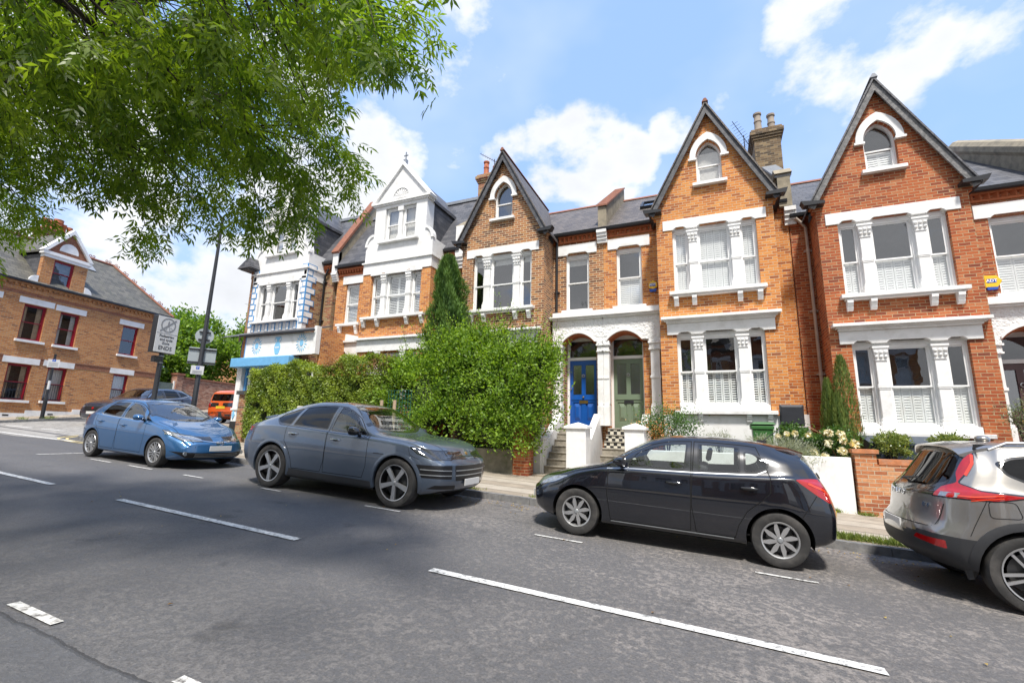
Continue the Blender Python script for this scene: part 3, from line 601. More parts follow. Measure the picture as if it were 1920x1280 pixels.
    m.prism(arc + arc2[::-1], 'y', yf - .05, yf - .002)
    m.box(a + .02, b - .02, yf - .02, YW, Z(5.22), Z(5.26)); m.box(a - (.08 if side < 0 or 1 else 0), b + .08, yf - .14, YW, Z(5.26), Z(5.32)) if 0 else None
    ex0, ex1 = (a, b + .1) if side < 0 else (a - .1, b)
    m.box(ex0, ex1, yf - .10, YW, Z(5.262), Z(5.32)); m.box(ex0, ex1, yf - .17, YW, Z(5.322), Z(5.37)); m.box(a, b, yf - .02, YW, Z(5.372), Z(5.54)); m.build('cornice', WHITE, root)
    m = MB(); m.prism([(x, z - .002) for x, z in arc] + [(x, z - .06) for x, z in arc[::-1]], 'y', yf + .03, YW + .2); m.build('brick_arch', BR_RUB, root)
    for q, (x, w) in enumerate(((po - side * .0, .34), (pc, .34))):
        if side > 0 and q == 1 and name != 'brick_house' : pass
        xx0, xx1 = (x - .34, x) if (x == b) else (x, x + .34)
        if q == 1: xx0, xx1 = (x, x + .19) if x == a else (x - .19, x)
        zb = Z(1.75)
        m = MB(); m.box(xx0 + (.03 if q == 0 else 0), xx1 - (.03 if q == 0 else 0), yf + .02, YW - .001, Z(2.42), Z(4.12)); m.box(xx0, xx1, yf - .03, YW, Z(zb - dz - .02), Z(2.36)); m.box(xx0 + .01, xx1 - .01, yf, YW, Z(2.36), Z(2.42))
        m.box(xx0 + .005, xx1 - .005, yf - .0, YW, Z(3.22), Z(3.30)); cc_ = m.build('pilaster', WHITE, root, bevel=.008)
        m = MB(); m.box(xx0 - .02, xx1 + .02, yf - .03, YW, Z(4.12), Z(4.16)); m.box(xx0, xx1, yf - .01, YW, Z(4.162), Z(4.32)); m.box(xx0 - .03, xx1 + .03, yf - .05, YW, Z(4.322), Z(4.38)); m.box(xx0 - .01, xx1 + .01, yf - .02, YW, Z(4.382), Z(4.478)); m.build('capital', CARVED, root, parent=cc_)
    # ---- door in its recess
    yd = YW + .42
    m = MB(); m.box(dc - .75, dc - .561, YW + .2202, yd + .1, Z(1.5), Z(4.9)); m.box(dc + .561, dc + .75, YW + .2202, yd + .1, Z(1.5), Z(4.9)); m.build('reveal', wm, root)
    m = MB(); m.box(dc - .56, dc - .48, yd - .02, yd + .1, Z(1.66), Z(4.75)); m.box(dc + .48, dc + .56, yd - .02, yd + .1, Z(1.66), Z(4.75)); m.box(dc - .48, dc + .48, yd - .02, yd + .1, Z(3.96), Z(4.06)); m.box(dc - .48, dc + .48, yd, yd + .1, Z(4.64), Z(4.78)); fr = m.build('door_frame', WOOD_W, root)
    m = MB(); m.add([(dc - .48, yd + .05, Z(4.06)), (dc + .48, yd + .05, Z(4.06)), (dc + .48, yd + .05, Z(4.64)), (dc - .48, yd + .05, Z(4.64))], [(0, 1, 2, 3)]); m.build('fanlight', GLASS, root, parent=fr)
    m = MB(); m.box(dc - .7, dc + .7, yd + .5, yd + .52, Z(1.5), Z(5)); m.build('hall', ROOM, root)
    if door:
        dm = door; m = MB(); z0, z1 = Z(1.67), Z(3.955)
        px = [(dc - .37, dc - .07), (dc + .07, dc + .37)]; zz = (Z(2.78), Z(3.80)); zl = (Z(1.86), Z(2.52))
        m.prism(rect(dc - .478, dc + .478, z0, z1), 'y', yd + .02, yd + .07, [rect(p, q, *zz) for p, q in px] + [rect(p, q, *zl) for p, q in px])
        for p, q in px:
            x_, w_ = (p + q) / 2, (q - p) / 2; zc = (zl[0] + zl[1]) / 2; h_ = (zl[1] - zl[0]) / 2
            m.box(p, q, yd + .045, yd + .06, *zl)
            m.add([(p + .04, yd + .045, zl[0] + .04), (q - .04, yd + .045, zl[0] + .04), (q - .04, yd + .045, zl[1] - .04), (p + .04, yd + .045, zl[1] - .04), (x_ - .05, yd + .012, zl[0] + .16), (x_ + .05, yd + .012, zl[0] + .16), (x_ + .05, yd + .012, zl[1] - .16), (x_ - .05, yd + .012, zl[1] - .16)], [(4, 5, 6, 7), (0, 1, 5, 4), (1, 2, 6, 5), (2, 3, 7, 6), (3, 0, 4, 7)])
        m.box(dc - .42, dc + .42, yd + .0, yd + .02, Z(2.60), Z(2.66))
        D_ = m.build('door', dm, root)
        m = MB()
        for p, q in px: m.add([(p, yd + .05, zz[0]), (q, yd + .05, zz[0]), (q, yd + .05, zz[1]), (p, yd + .05, zz[1])], [(0, 1, 2, 3)])
        m.build('door_glass', GLASS_F, root, parent=D_)
        m = MB(); T = Matrix.Translation((dc, yd + .0, Z(3.42))) @ Matrix.Rotation(pi / 2, 4, 'X')
        m.lathe([(.035, -.01), (.055, 0), (.055, .012), (.035, .02), (.033, .0)], 16, T); m.build('knocker', STEEL, root, parent=D_)
        m = MB(); m.box(dc - .15, dc + .15, yd + .005, yd + .03, Z(2.46) + .02, Z(2.58) + .0); m.build('letterbox', METAL if dm.name.startswith('sage') else BRASS, root, parent=D_)
        if not dm.name.startswith('sage'): m = MB(); m.ball((dc - .0, yd - .02, Z(2.69)), .035, 6); m.ball((dc - .43, yd - .01, Z(2.98)), .025, 6); m.build('door_knob', BRASS, root, parent=D_)
    return root, dict(dc=dc, wc=wc, xin=xin, xout=xout, Z=Z)
def parapet(root, x, z0f, z0b, mat=STONE, cop=TILE_R, w=.30, tiles=True, front=None, stepped=False):
    """party wall rising through the roof slope, with its coping"""
    m = MB(); m.prism([(YW - .12, z0f - .85), (YW - .12, z0f), (18.6, z0b), (18.75, z0b), (18.75, z0b - 1.2)], 'x', x - w / 2, x + w / 2); p = m.build('parapet', mat, root)
    m = MB(); L = sqrt((18.6 - YW + .16) ** 2 + (z0b - z0f) ** 2); k = int(L / .3); dy = (18.66 - YW + .16) / k; dzz = (z0b - z0f) / k
    for i in range(k):
        y0 = YW - .18 + i * dy; zz = z0f + i * dzz
        m.add([(x - w / 2 - .05, y0, zz), (x + w / 2 + .05, y0, zz), (x + w / 2 + .05, y0 + dy, zz + dzz - .02), (x - w / 2 - .05, y0 + dy, zz + dzz - .02), (x - w / 2 - .05, y0, zz + .07), (x + w / 2 + .05, y0, zz + .07), (x + w / 2 + .05, y0 + dy, zz + dzz + .05), (x - w / 2 - .05, y0 + dy, zz + dzz + .05)],
              [(0, 3, 2, 1), (4, 5, 6, 7), (0, 1, 5, 4), (1, 2, 6, 5), (2, 3, 7, 6), (3, 0, 4, 7)])
    m.build('coping', cop, root, parent=p); return p
def corbel(root, x, z0, z1, w=.34):
    m = MB(); h = (z1 - z0) / 4
    for i in range(4): m.box(x - w / 2, x + w / 2, YW - .06 - .045 * (i + 1), YW, z0 + h * i + .001 * i, z0 + h * (i + 1))
    m.build('corbel', WHITE, root)
def downpipe(root, x, z0, z1, mat, y=YW, r=.045, swan=None):
    m = MB(); pts = [(x, y - .09, z0), (x, y - .09, z1)]
    if swan: pts = [(x, y - .09, z0), (x, y - .09, z1 - .3), (x + swan * .5, y - .12, z1 - .12), (x + swan, y - .18, z1)]
    m.tube(pts, r, 10)
    z = z0 + .8
    while z < z1 - .4: m.cyl((x, y - .09, z), (x, y - .09, z + .09), r + .014, n=10); m.box(x - .1, x + .1, y - .08, y, z + .02, z + .06); z += 1.8
    m.build('downpipe', mat, root, smooth=True)
def chimney(root, x, y, z0, z1, w, d, bm, pots, potm, name='chimney', capm=None, ph=.75):
    m = MB(); m.box(x - w / 2, x + w / 2, y - d / 2, y + d / 2, z0, z1 - .45)
    for i, (o, h) in enumerate(((.04, .09), (.08, .09), (.12, .16), (.07, .09))):
        zz = z1 - .45 + sum((.09, .09, .16, .09)[:i]); m.box(x - w / 2 - o, x + w / 2 + o, y - d / 2 - o, y + d / 2 + o, zz + .001, zz + h)
    ch = m.build(name, bm, root, bevel=.012)
    for px, py, hh in pots:
        m = MB(); r = .13; h = ph * hh
        m.lathe([(r * 1.1, 0), (r * 1.1, .06), (r, .08), (r * .92, h * .55), (r * 1.05, h * .57), (r * 1.05, h * .63), (r * .9, h * .66), (r * .88, h * .9), (r * 1.12, h * .92), (r * 1.12, h), (r * .8, h), (r * .75, h * .5)], 14, Matrix.Translation((x + px, y + py, z1 - .02)))
        m.build('chimney_pot', potm, root, parent=ch, smooth=True)
    return ch
def aerial(root, p, d, L=1.2, n=9, mast=1.0, M_=METAL):
    m = MB(); p = Vector(p); d = Vector(d).normalized(); m.cyl(p - Vector((0, 0, mast)), p + Vector((0, 0, .1)), .018, n=6)
    m.cyl(p - d * L * .3, p + d * L * .7, .011, n=6); s_ = d.cross(Vector((0, 0, 1))).normalized()
    for i in range(n):
        q = p - d * L * .25 + d * L * .95 * i / n; w = .22 - .008 * i; m.cyl(q - s_ * w, q + s_ * w, .006, n=5)
    q = p - d * L * .3
    for k in range(-3, 4):
        up = Vector((0, 0, 1)) * k * .07; m.cyl(q + up - s_ * .2, q + up + s_ * .2, .005, n=4)
    m.cyl(q - Vector((0, 0, .25)), q + Vector((0, 0, .25)), .008, n=5)
    return m.build('aerial', M_, root)
DOOR_B = plain('royal blue door paint', (.008, .085, .36), .32, var=.05, coat=.4); DOOR_G = plain('sage green door paint', (.16, .215, .145), .42, var=.05)
DOOR_D = plain('dark glazed door', (.10, .05, .05), .4)
h2, i2 = terrace_house('brick_house', 'bright orange brick gabled house with green door and yellow alarm box', .28, -1, 0, BR_OR, fills=('shutters', 'half_open', 'half_shutters'), roofm=SLATE_BR, archfill='blind', door=DOOR_G, xp=-3.2)
h1, i1 = terrace_house('brick_house', 'brown mottled brick gabled house with royal blue front door', -6.62, 1, 0, BR_BRN, fills=('top_blind', 'none', 'top_blind'), roofm=SLATE_BR, door=DOOR_B, xp=-3.205)
h3, i3 = terrace_house('brick_house', 'red brick gabled house at right behind the silver car with grey barge boards', 4.485, 1, -.5, BR_RED, fills=('half_shutters', 'half_shutters', 'half_shutters'), bargem=BARGE_OLD, archfill='shutters', door=DOOR_D, wco=2.735)
# shutters of the far right upper window are full height below; party walls, chimneys, pipes
parapet(h2, -3.20, 9.32, 11.95); corbel(h2, -3.22, 7.98, 8.42)
parapet(h2, 2.33, 9.25, 11.9, mat=STONE, cop=LEAD, w=.34); corbel(h2, 2.42, 7.72, 8.25, .30)
m = MB(); m.box(2.16, 2.50, YW - .18, YW + .12, 8.3, 9.35); m.prism([(YW - .24, 9.35), (YW + .3, 9.35), (YW + .3, 9.62), (YW + .05, 9.62)], 'x', 2.1, 2.56); m.build('kneeler_stone', STONE, h2)
chimney(h2, 2.36, 18.0, 10.2, 12.72, .86, 1.0, brick('sooty stock brick', [(.1, (.05, .035, .022)), (.5, (.17, .11, .055)), (.9, (.27, .19, .10))], (.25, .21, .15), dirt=.6), ((-.22, -.2, 1), (.26, .1, 1.05)), POT_GR, ph=.85)
aerial(h2, (1.62, 17.6, 12.55), (-.5, -.6, .62), 1.1, 9, 1.7)
m = MB(); ys_ = YW + 1.9; zz = 8.52 + (ys_ - YW + .2) * .7368
M_ = Matrix.Translation((-1.75, ys_, zz + .03)) @ Matrix.Rotation(atan2(2.8, 3.8), 4, 'X')
m.box(-.36, .36, -.5, -.42, -.03, .09, M_); m.box(-.36, .36, .42, .5, -.03, .09, M_); m.box(-.36, -.28, -.42, .42, -.03, .09, M_); m.box(.28, .36, -.42, .42, -.03, .09, M_)
sk = m.build('skylight', METAL, h2); m = MB(); m.box(-.28, .28, -.42, .42, .03, .04, M_); m.build('skylight_glass', GLASS_U, h2, parent=sk)
parapet(h1, -8.86, 9.45, 12.35, mat=STONE, cop=STONE, w=.34); corbel(h1, -8.86, 7.75, 8.3, .32)
m = MB(); m.box(-9.05, -8.70, YW - .2, YW + .1, 8.3, 9.5); m.build('kneeler_stone', WHITE, h1)
chimney(h1, -9.3, 18.0, 11.0, 13.45, .75, .8, BR_OLD, ((-.1, -.15, 1.05), (.22, .2, .9)), POT_OR, ph=.75)
aerial(h1, (-8.85, 17.6, 14.0), (-.9, -.1, .62), 1.3, 9, 1.6)
downpipe(h1, -4.86, 5.5, 8.42, BLACKP)
# right-hand house: pipe in the corner, next parapet
downpipe(h3, 2.78, .6, 7.86, BEIGE_PIPE, swan=-.25)
m = MB(); m.prism([(YW - .1, 8.2), (YW - .1, 8.75), (18.9, 11.25), (18.9, 10.5)], 'x', 7.95, 8.3); pp = m.build('parapet', STONE, h3)
m = MB(); m.tube([(8.12, YW - .15, 8.80), (8.12, 18.9, 11.35)], .24, 10); m.build('coping', STONE, h3, parent=pp)
m = MB(); m.prism(rect(1.6, 2.42, -.3, 2.14), 'y', YW - .03, YW - .001); m.build('white_plinth', WHITE, h2)
m = MB(); m.box(-1.3, 1.86, YB - .03, YB - .002, -.3, 2.06); m.build('white_plinth', WHITE, h2)
# alarm boxes, the bell cover rests on the wall: things of their own
YEL = plain('yellow alarm plastic', (.80, .50, .02), .4, var=.03); BLU = plain('blue alarm plastic', (.02, .08, .42), .4, var=.03); LBL = plain('white label', (.8, .8, .8), .5, var=0)
def alarm(x, y, z, lab, hexa):
    r = thing('alarm_box', lab, 'alarm box', (x, y, z))
    m = MB(); R_ = .155
    poly = [(x + R_ * cos(a), z + R_ * sin(a)) for a in [radians(60 * i + 30) for i in range(6)]] if hexa else [(x - .15, z - .16), (x + .1, z - .17), (x + .2, z), (x + .1, z + .14), (x - .15, z + .15)]
    m.prism(poly, 'y', y - .08, y - .002); m.build('cover', YEL, r, bevel=.015)
    m = MB(); m.prism([(x - .1, z - .22), (x + .08, z - .22), (x + .12, z - .13), (x - .12, z - .13)], 'y', y - .075, y - .004); m.build('strobe', BLU, r)
    m = MB(); m.box(x - .10, x + .08, y - .086, y - .081, z - .045, z + .055); lb = m.build('badge', BLU, r)
    textmesh('ADT', .105, LBL, 'lettering', (x - .01 - x, y - .089 - y, z + .005 - z), (pi / 2, 0, 0), lb, .001, .003)
alarm(-1.58, YW, 6.28, 'yellow hexagonal alarm box on the orange brick wall', True)
alarm(6.63, YW, 5.50, 'yellow pointed alarm box on the red brick wall at far right', False)

# ---------------------------------------------------------------- white gabled houses (mansard roofs)
def wedge(mb, cx, cz, r, a0, a1, y0, y1, n=10): mb.prism([(cx, cz)] + [(cx + r * cos(a0 + (a1 - a0) * i / n), cz + r * sin(a0 + (a1 - a0) * i / n)) for i in range(n + 1)], 'y', y0, y1)
def white_gable(name, label, c, dz, xl, xr, hw, bm, bay_wm, shop=False):
    root = thing(name, label, 'house' if not shop else 'shop', (c, YB, G(c, YB)), group=None)
    Z = lambda z: z + dz
    zg = G(c, YB) - .3; k = hw / 1.63
    m = MB(); zlow = zg if not shop else Z(5.3)
    m.prism(rect(c - hw, c + hw, zlow, Z(7.6)), 'y', YB, YB + .22, [rect(c - 1.2 * k, c + 1.2 * k, Z(5.78), Z(7.56))] + ([] if shop else [rect(c - 1.2, c + 1.2, Z(2.3), Z(4.35))]))
    m.build('bay', WHITE if shop else bm, root)
    m = MB()
    for s_ in (-1, 1): m.box(c + s_ * hw, c + s_ * (hw - .2), YB + .2202, YW + .1, zg, Z(7.6))
    m.build('bay_return', bay_wm, root)
    # white band, shaped gable with shoulders
    m = MB(); m.prism(rect(c - hw - .02, c + hw + .02, Z(7.6), Z(8.04)), 'y', YB - .03, YW); m.box(c - hw - .07, c + hw + .07, YB - .09, YW, Z(8.04), Z(8.10)); m.build('band', WHITE, root)
    sh = []
    for s_ in (1, -1):
        q = [(c + s_ * hw, Z(8.10)), (c + s_ * hw, Z(8.80))] + [(c + s_ * (1.27 * k + (hw - 1.27 * k) * cos(a)), Z(8.82 + .48 * sin(a))) for a in [radians(15 * i) for i in range(7)]]
        sh.append(q if s_ > 0 else q[::-1])
    poly = sh[0] + [(c + 1.27 * k, Z(10.52)), (c - 1.27 * k, Z(10.52))] + sh[1]
    dw = (c - .74 * k, c - .0, c + .74 * k)
    m = MB(); m.prism(poly, 'y', YB, YB + .24, [rect(c - .76 * k, c + .76 * k, Z(8.94), Z(10.40))])
    for s_ in (-1, 1): m.box(c + s_ * 1.27 * k, c + s_ * (1.27 * k - .12), YB + .2402, YB + .5, Z(8.6), Z(10.52)); m.box(c + s_ * hw, c + s_ * (hw - .15), YB + .2402, YW + .2, Z(8.1), Z(8.8))
    m.build('gable', WHITE, root)
    for s_ in (-1, 1):
        m = MB(); m.prism([(c + s_ * (1.27 * k + (hw - 1.27 * k + .03) * cos(a)), Z(8.80 + .52 * sin(a))) for a in [radians(15 * i) for i in range(7)]] + [(c + s_ * (1.27 * k + (hw - 1.27 * k - .07) * cos(a)), Z(8.80 + .42 * sin(a))) for a in [radians(90 - 15 * i) for i in range(7)]], 'y', YB - .05, YB + .1)
        m.build('scroll', WHITE, root)
    m = MB(); m.box(c - 1.36 * k, c + 1.36 * k, YB - .06, YB + .4, Z(10.52), Z(10.58)); m.box(c - 1.45 * k, c + 1.45 * k, YB - .12, YB + .4, Z(10.582), Z(10.66))
    m.prism([(c - 1.36 * k, Z(10.662)), (c + 1.36 * k, Z(10.662)), (c, Z(12.25))], 'y', YB - .02, YB + .35)
    for s_ in (-1, 1): m.prism([(c + s_ * 1.48 * k, Z(10.662)), (c + s_ * 1.32 * k, Z(10.662)), (c, Z(12.20)), (c, Z(12.38))], 'y', YB - .11, YB + .36)
    m.build('pediment', WHITE, root)
    m = MB(); cz = Z(10.78); m.prism([(c + .46 * cos(a), cz + .46 * sin(a)) for a in [pi * i / 16 for i in range(17)]] + [(c + .38 * cos(a), cz + .38 * sin(a)) for a in [pi - pi * i / 16 for i in range(17)]], 'y', YB - .07, YB - .021)
    for i in range(9):
        a = pi * (i + .5) / 9; wedge(m, c, cz, .36, a - .12, a + .12, YB - .05, YB - .021, 2)
    m.box(c - .5, c + .5, YB - .08, YB - .021, cz - .06, cz); m.build('shell_fan', WHITE, root)
    m = MB(); m.box(c - .07, c + .07, YB, YB + .14, Z(12.3), Z(12.5)); m.box(c - .018, c + .018, YB + .05, YB + .09, Z(12.5), Z(12.86)); m.box(c - .1, c + .1, YB + .05, YB + .09, Z(12.68), Z(12.72)); m.build('finial', LEAD, root)
    for a, b in ((c - .74 * k, c - .10), (c + .10, c + .74 * k)): sash(root, a, b, Z(8.95), Z(10.38), YB + .1, Z(9.66), 'nets', glass=GLASS_U)
    m = MB(); m.box(c - .12, c + .12, YB + .0, YB + .2, Z(8.95), Z(9.1)); m.box(c - .08, c + .08, YB + .02, YB + .2, Z(9.1), Z(10.2)); m.box(c - .13, c + .13, YB - .02, YB + .2, Z(10.2), Z(10.38)); m.build('column', WHITE, root)
    m = MB(); m.box(c - .98 * k, c + .98 * k, YB - .14, YB + .1, Z(8.84), Z(8.94)); m.build('window_sill', WHITE, root, bevel=.01)
    # three-light windows
    L = [(c - 1.2 * k, c - .73 * k), (c - .47 * k, c + .47 * k), (c + .73 * k, c + 1.2 * k)]
    for q, (a, b) in enumerate(L):
        sash(root, a, b, Z(5.80), Z(7.52), YB + .12, Z(6.66), 'none' if shop else 'open_shutters', half=2 if q == 1 else 1, glass=GLASS_U)
        if not shop: sash(root, a, b, Z(2.32), Z(4.33), YB + .12, Z(3.3), 'nets')
        m = MB(); m.box(a - .04, b + .04, YB - .04, YB + .04, Z(7.52), Z(7.60)); m.build('lintel_mould', WHITE, root)
    for s_ in (-1, 1): column(root, c + s_ * .60 * k, Z(5.78), Z(7.56), YB + .01, zb=Z(6.66), w=.21)
    m = MB(); m.box(c - (1.5 if not shop else 1.38) * k, c + (1.5 if not shop else 1.38) * k, YB - .18, YB + .1, Z(5.68), Z(5.78)); m.build('window_sill', WHITE, root, bevel=.01)
    if not shop:
        for x in (-1.38, -.7, .7, 1.38): m = MB(); bracket(m, c + x, Z(5.38), Z(5.678), YB); m.build('sill_bracket', WHITE, root)
        m = MB(); m.prism(rect(c - hw, c + hw, Z(4.4), Z(4.86)), 'y', YB - .06, YB + .0); m.box(c - hw - .08, c + hw + .1, YB - .17, YB, Z(4.862), Z(4.95)); m.build('cornice', WHITE, root)
        for s_ in (-1, 1): column(root, c + s_ * .60, Z(2.2), Z(4.38), YB + .01, w=.21)
    # mansard: steep slate front, dormer cheeks, upper ridge
    zt = Z(11.75)
    m = MB(); m.prism([(YW - .18, Z(8.66)), (16.9, zt), (19.5, zt + .25), (22, Z(8.6)), (YW - .18, Z(8.56))], 'x', xl + .002, xr - .002); m.build('roof', SLATE, root)
    m = MB(); m.prism([(YB + .5, Z(8.75)), (YB + .5, Z(10.55)), (16.3, Z(10.55)), (15.3, Z(8.75))], 'x', c - 1.25 * k, c + 1.25 * k); m.build('dormer_cheek', SLATE, root)
    m = MB()
    for s_ in (-1, 1):
        p = [(c, Z(12.18)), (c + s_ * 1.33 * k, Z(10.64)), (c + s_ * 1.33 * k, Z(10.5)), (c, Z(12.04))]; m.prism(p, 'y', YB + .36, 17.6)
    m.build('dormer_roof', SLATE, root)
    m = MB(); m.box(xl, xr, 16.8, 17.0, zt - .04, zt + .10); m.build('ridge', LEAD, root)
    # main wall left of the bay
    m = MB(); xw0, xw1 = (xl, c - hw); wc = -14.32
    m.prism(rect(xw0, xw1, zg, Z(8.5)), 'y', YW, YW + .2, [] if shop else [rect(wc - .38, wc + .38, Z(5.9), Z(7.72))]); m.box(c + hw, xr, YW, YW + .2, zg, Z(8.5)); m.build('wall', bay_wm if shop else BR_OR, root)
    for a, b in ((xl, c - hw), (c + hw, xr)):
        m = MB()
        for i in range(int((b - a) / .15)): m.box(a + i * .15, a + i * .15 + .08, YW - .12, YW, Z(8.24), Z(8.34))
        m.box(a, b, YW - .06, YW - .001, Z(8.10), Z(8.20)); m.box(a, b, YW - .14, YW - .001, Z(8.342), Z(8.44)); m.build('eaves_course', BR_RUB, root)
        m = MB(); m.prism([(YW - .28, Z(8.58)), (YW - .26, Z(8.48)), (YW - .16, Z(8.46)), (YW - .12, Z(8.58))], 'x', a, b); m.build('gutter', BLACKP, root)
    return root, Z
h0, Z0 = white_gable('brick_house', 'house with tall white plastered gable and shell fan between brown gable and shop', -11.22, 0, -15.25, -8.87, 1.63, BR_OR, BR_OR)
wc = -14.32
sash(h0, wc - .38, wc + .38, 5.92, 7.70, YW + .08, 6.8, 'open_shutters', half=1, glass=GLASS_U)
m = MB(); m.box(wc - .56, wc + .56, YW - .04, YW + .05, 7.72, 8.12); m.build('lintel', WHITE, h0)
m = MB(); m.box(wc - .65, wc + .62, YW - .18, YW + .08, 5.80, 5.90); m.build('window_sill', WHITE, h0)
for x in (-.48, .44): m = MB(); bracket(m, wc + x, 5.42, 5.798, YW); m.build('sill_bracket', WHITE, h0)
m = MB(); m.prism([(-15.2, 4.3), (-12.86, 4.3), (-12.86, 5.0), (-13.1, 5.16), (-14.1, 5.36), (-15.2, 5.1)], 'y', YW - .35, YW - .001, [[(-14.5 + .48 * cos(a), 4.42 + .3 * sin(a)) for a in [pi * i / 10 for i in range(11)]]])
m.box(-15.25, -12.85, YW - .45, YW - .3, 4.98, 5.06); m.build('porch_hood', WHITE, h0)
m = MB(); m.box(-15.2, -14.9, YW - .35, YW - .001, .5, 4.3); m.box(-13.2, -12.9, YW - .35, YW - .001, .5, 4.3); m.build('pilaster', WHITE, h0)
parapet(h0, -15.32, 9.05, 9.06, mat=STONE, cop=TILE_R, w=.3)
for o in list(h0.children):
    if o.name.startswith('parapet'): 
        for ch in list(o.children): bpy.data.objects.remove(ch)
        bpy.data.objects.remove(o)
def steep_parapet(root, x, mat, cop, z0=8.85, z1=12.5, y1=17.0):
    m = MB(); m.prism([(YW - .15, z0 - .9), (YW - .15, z0), (y1, z1), (y1 + .5, z1), (y1 + .5, z0 - .9)], 'x', x - .15, x + .15); p = m.build('parapet', mat, root)
    m = MB(); a = Vector((YW - .22, z0)); b = Vector((y1, z1)); nn = Vector((-(b - a).y, (b - a).x)).normalized() * .1
    m.prism([tuple(a), tuple(b), (y1 + .5, z1), (y1 + .5, z1 + .1), tuple(b + nn), tuple(a + nn)], 'x', x - .2, x + .2); m.build('coping', cop, root, parent=p)
steep_parapet(h0, -15.32, STONE, TILE_R, 9.2, 12.75)
m = MB(); m.box(-15.47, -15.17, YW - .2, YW + .02, 8.3, 9.3); m.build('kneeler_stone', WHITE, h0); corbel(h0, -15.32, 7.9, 8.28, .3)
downpipe(h0, -9.45, .6, 8.5, BLACKP); downpipe(h0, -15.95, 5.3, 8.5, BLACKP, swan=.25)
# ---------------------------------------------------------------- corner shop
sc_ = -17.72
sh, ZS = white_gable('corner_shop', 'white corner shop with blue trim and sun symbols on its fascia', sc_, .28, -19.6, -15.47, 1.68, WHITE, BR_OLD, shop=True)
LBLUE = plain('pale blue sign paint', (.22, .50, .74), .5, var=.05); MBLUE = plain('awning blue', (.15, .40, .68), .5, var=.08)
for s_ in (-1, 1):
    q = MB(); w_ = MB(); xe = sc_ + s_ * 1.70
    for i in range(10):
        L_ = .34 if i % 2 else .22; z = 5.85 + i * .27; x0, x1 = sorted((xe, xe - s_ * L_))
        q.box(x0, x1, YB - .02, YB - .001, z, z + .27)
        w_.box(x0 + .04, x1 - .04, YB - .03, YB - .021, z + .035, z + .235)
        q.box(xe, xe + s_ * .004, YB - .02, YB + (.5 if i % 2 else .3), z, z + .27); w_.box(xe + s_ * .004, xe + s_ * .012, YB + .02, YB + (.45 if i % 2 else .25), z + .035, z + .235)
    qo = q.build('quoin', BLUE_P, sh); w_.build('quoin_face', WHITE, sh, parent=qo)
m = MB()
for i in range(7): x = sc_ - 1.45 + i * .44; m.box(x, x + .22, YB - .018, YB - .001, 5.62, 5.96)
pn = m.build('apron_panel', BLUE_P, sh); m = MB()
for i in range(7): x = sc_ - 1.45 + i * .44; m.box(x + .045, x + .175, YB - .028, YB - .018, 5.62, 5.92)
m.build('apron_face', WHITE, sh, parent=pn)
m = MB(); m.prism([(13.02, 5.24), (YB, 5.60), (YB, 5.55), (13.02, 5.20)], 'x', -19.6, -14.3); m.build('fascia_roof', SLATE, sh); m = MB(); m.box(-18.5, -14.2, 13.0, 13.06, 5.17, 5.25); m.prism([(-19.62, 13.80), (-18.5, 13.0), (-18.5, 13.06), (-19.58, 13.86)], 'z', 5.17, 5.25); m.build('fascia_gutter', BLACKP, sh)
m = MB(); m.box(-18.25, -14.3, 13.18, 13.3, 4.28, 5.17); m.box(-14.3, -14.16, 13.12, 13.35, 4.28, 5.40)
fs = m.build('fascia', WHITE, sh); 
for cx in (-17.55, -14.98):
    m = MB(); zc = 4.76; m.prism([(cx + .1 * cos(a), zc + .14 * sin(a)) for a in [2 * pi * i / 20 for i in range(20)]], 'y', 13.168, 13.179)
    for i in range(16):
        a = 2 * pi * (i + .5) / 16; p0 = .17; p1 = .34; ca, sa = cos(a), sin(a)
        m.prism([(cx + p0 * .85 * ca, zc + p0 * 1.1 * sa), (cx + .255 * ca * .9 - .022 * sa, zc + .255 * 1.15 * sa + .022 * ca), (cx + p1 * .9 * ca, zc + p1 * 1.15 * sa), (cx + .255 * ca * .9 + .022 * sa, zc + .255 * 1.15 * sa - .022 * ca)], 'y', 13.168, 13.179)
    m.build('sun_symbol', LBLUE, sh, parent=fs)
vx, vz = -16.32, 4.36; prof = [(.08, 0), (.13, .1), (.17, .24), (.16, .36), (.10, .47), (.06, .52), (.06, .58), (.13, .68), (.15, .72)]
m = MB(); m.prism([(vx + r, vz + z) for r, z in prof] + [(vx - r, vz + z) for r, z in prof[::-1]], 'y', 13.166, 13.179)
for s_ in (-1, 1): m.tube([(vx + s_ * .14, 13.172, vz + .70), (vx + s_ * .19, 13.172, vz + .60), (vx + s_ * .10, 13.172, vz + .47)], .008, 6)
m.build('vase_symbol', LBLUE, sh, parent=fs)
m = MB()
for i in range(5): m.box(vx - .11 + i * .045, vx - .075 + i * .045, 13.160, 13.167, vz + .25, vz + .305)
m.build('vase_band', WHITE, sh, parent=fs)
m = MB(); m.box(-18.75, -15.35, 12.95, 13.5, 3.86, 4.24); m.build('blind_box', MBLUE, sh, bevel=.02)
m = MB(); m.prism([(-19.5, 13.9), (-18.25, 13.25), (-18.25, 13.32), (-19.45, 13.97)], 'z', 4.28, 5.17); m.build('angled_fascia', BR_OR, sh); 
m = MB(); m.prism([(-19.56, 13.96), (-19.44, 13.84), (-19.38, 13.90), (-19.5, 14.02)], 'z', 4.2, 5.2); m.prism([(-18.33, 13.29), (-18.25, 13.16), (-18.2, 13.2), (-18.28, 13.32)], 'z', 4.28, 5.17); m.build('fascia_edge', BLUE_P, sh)
zb = G(-18.4, 13.5) + .1
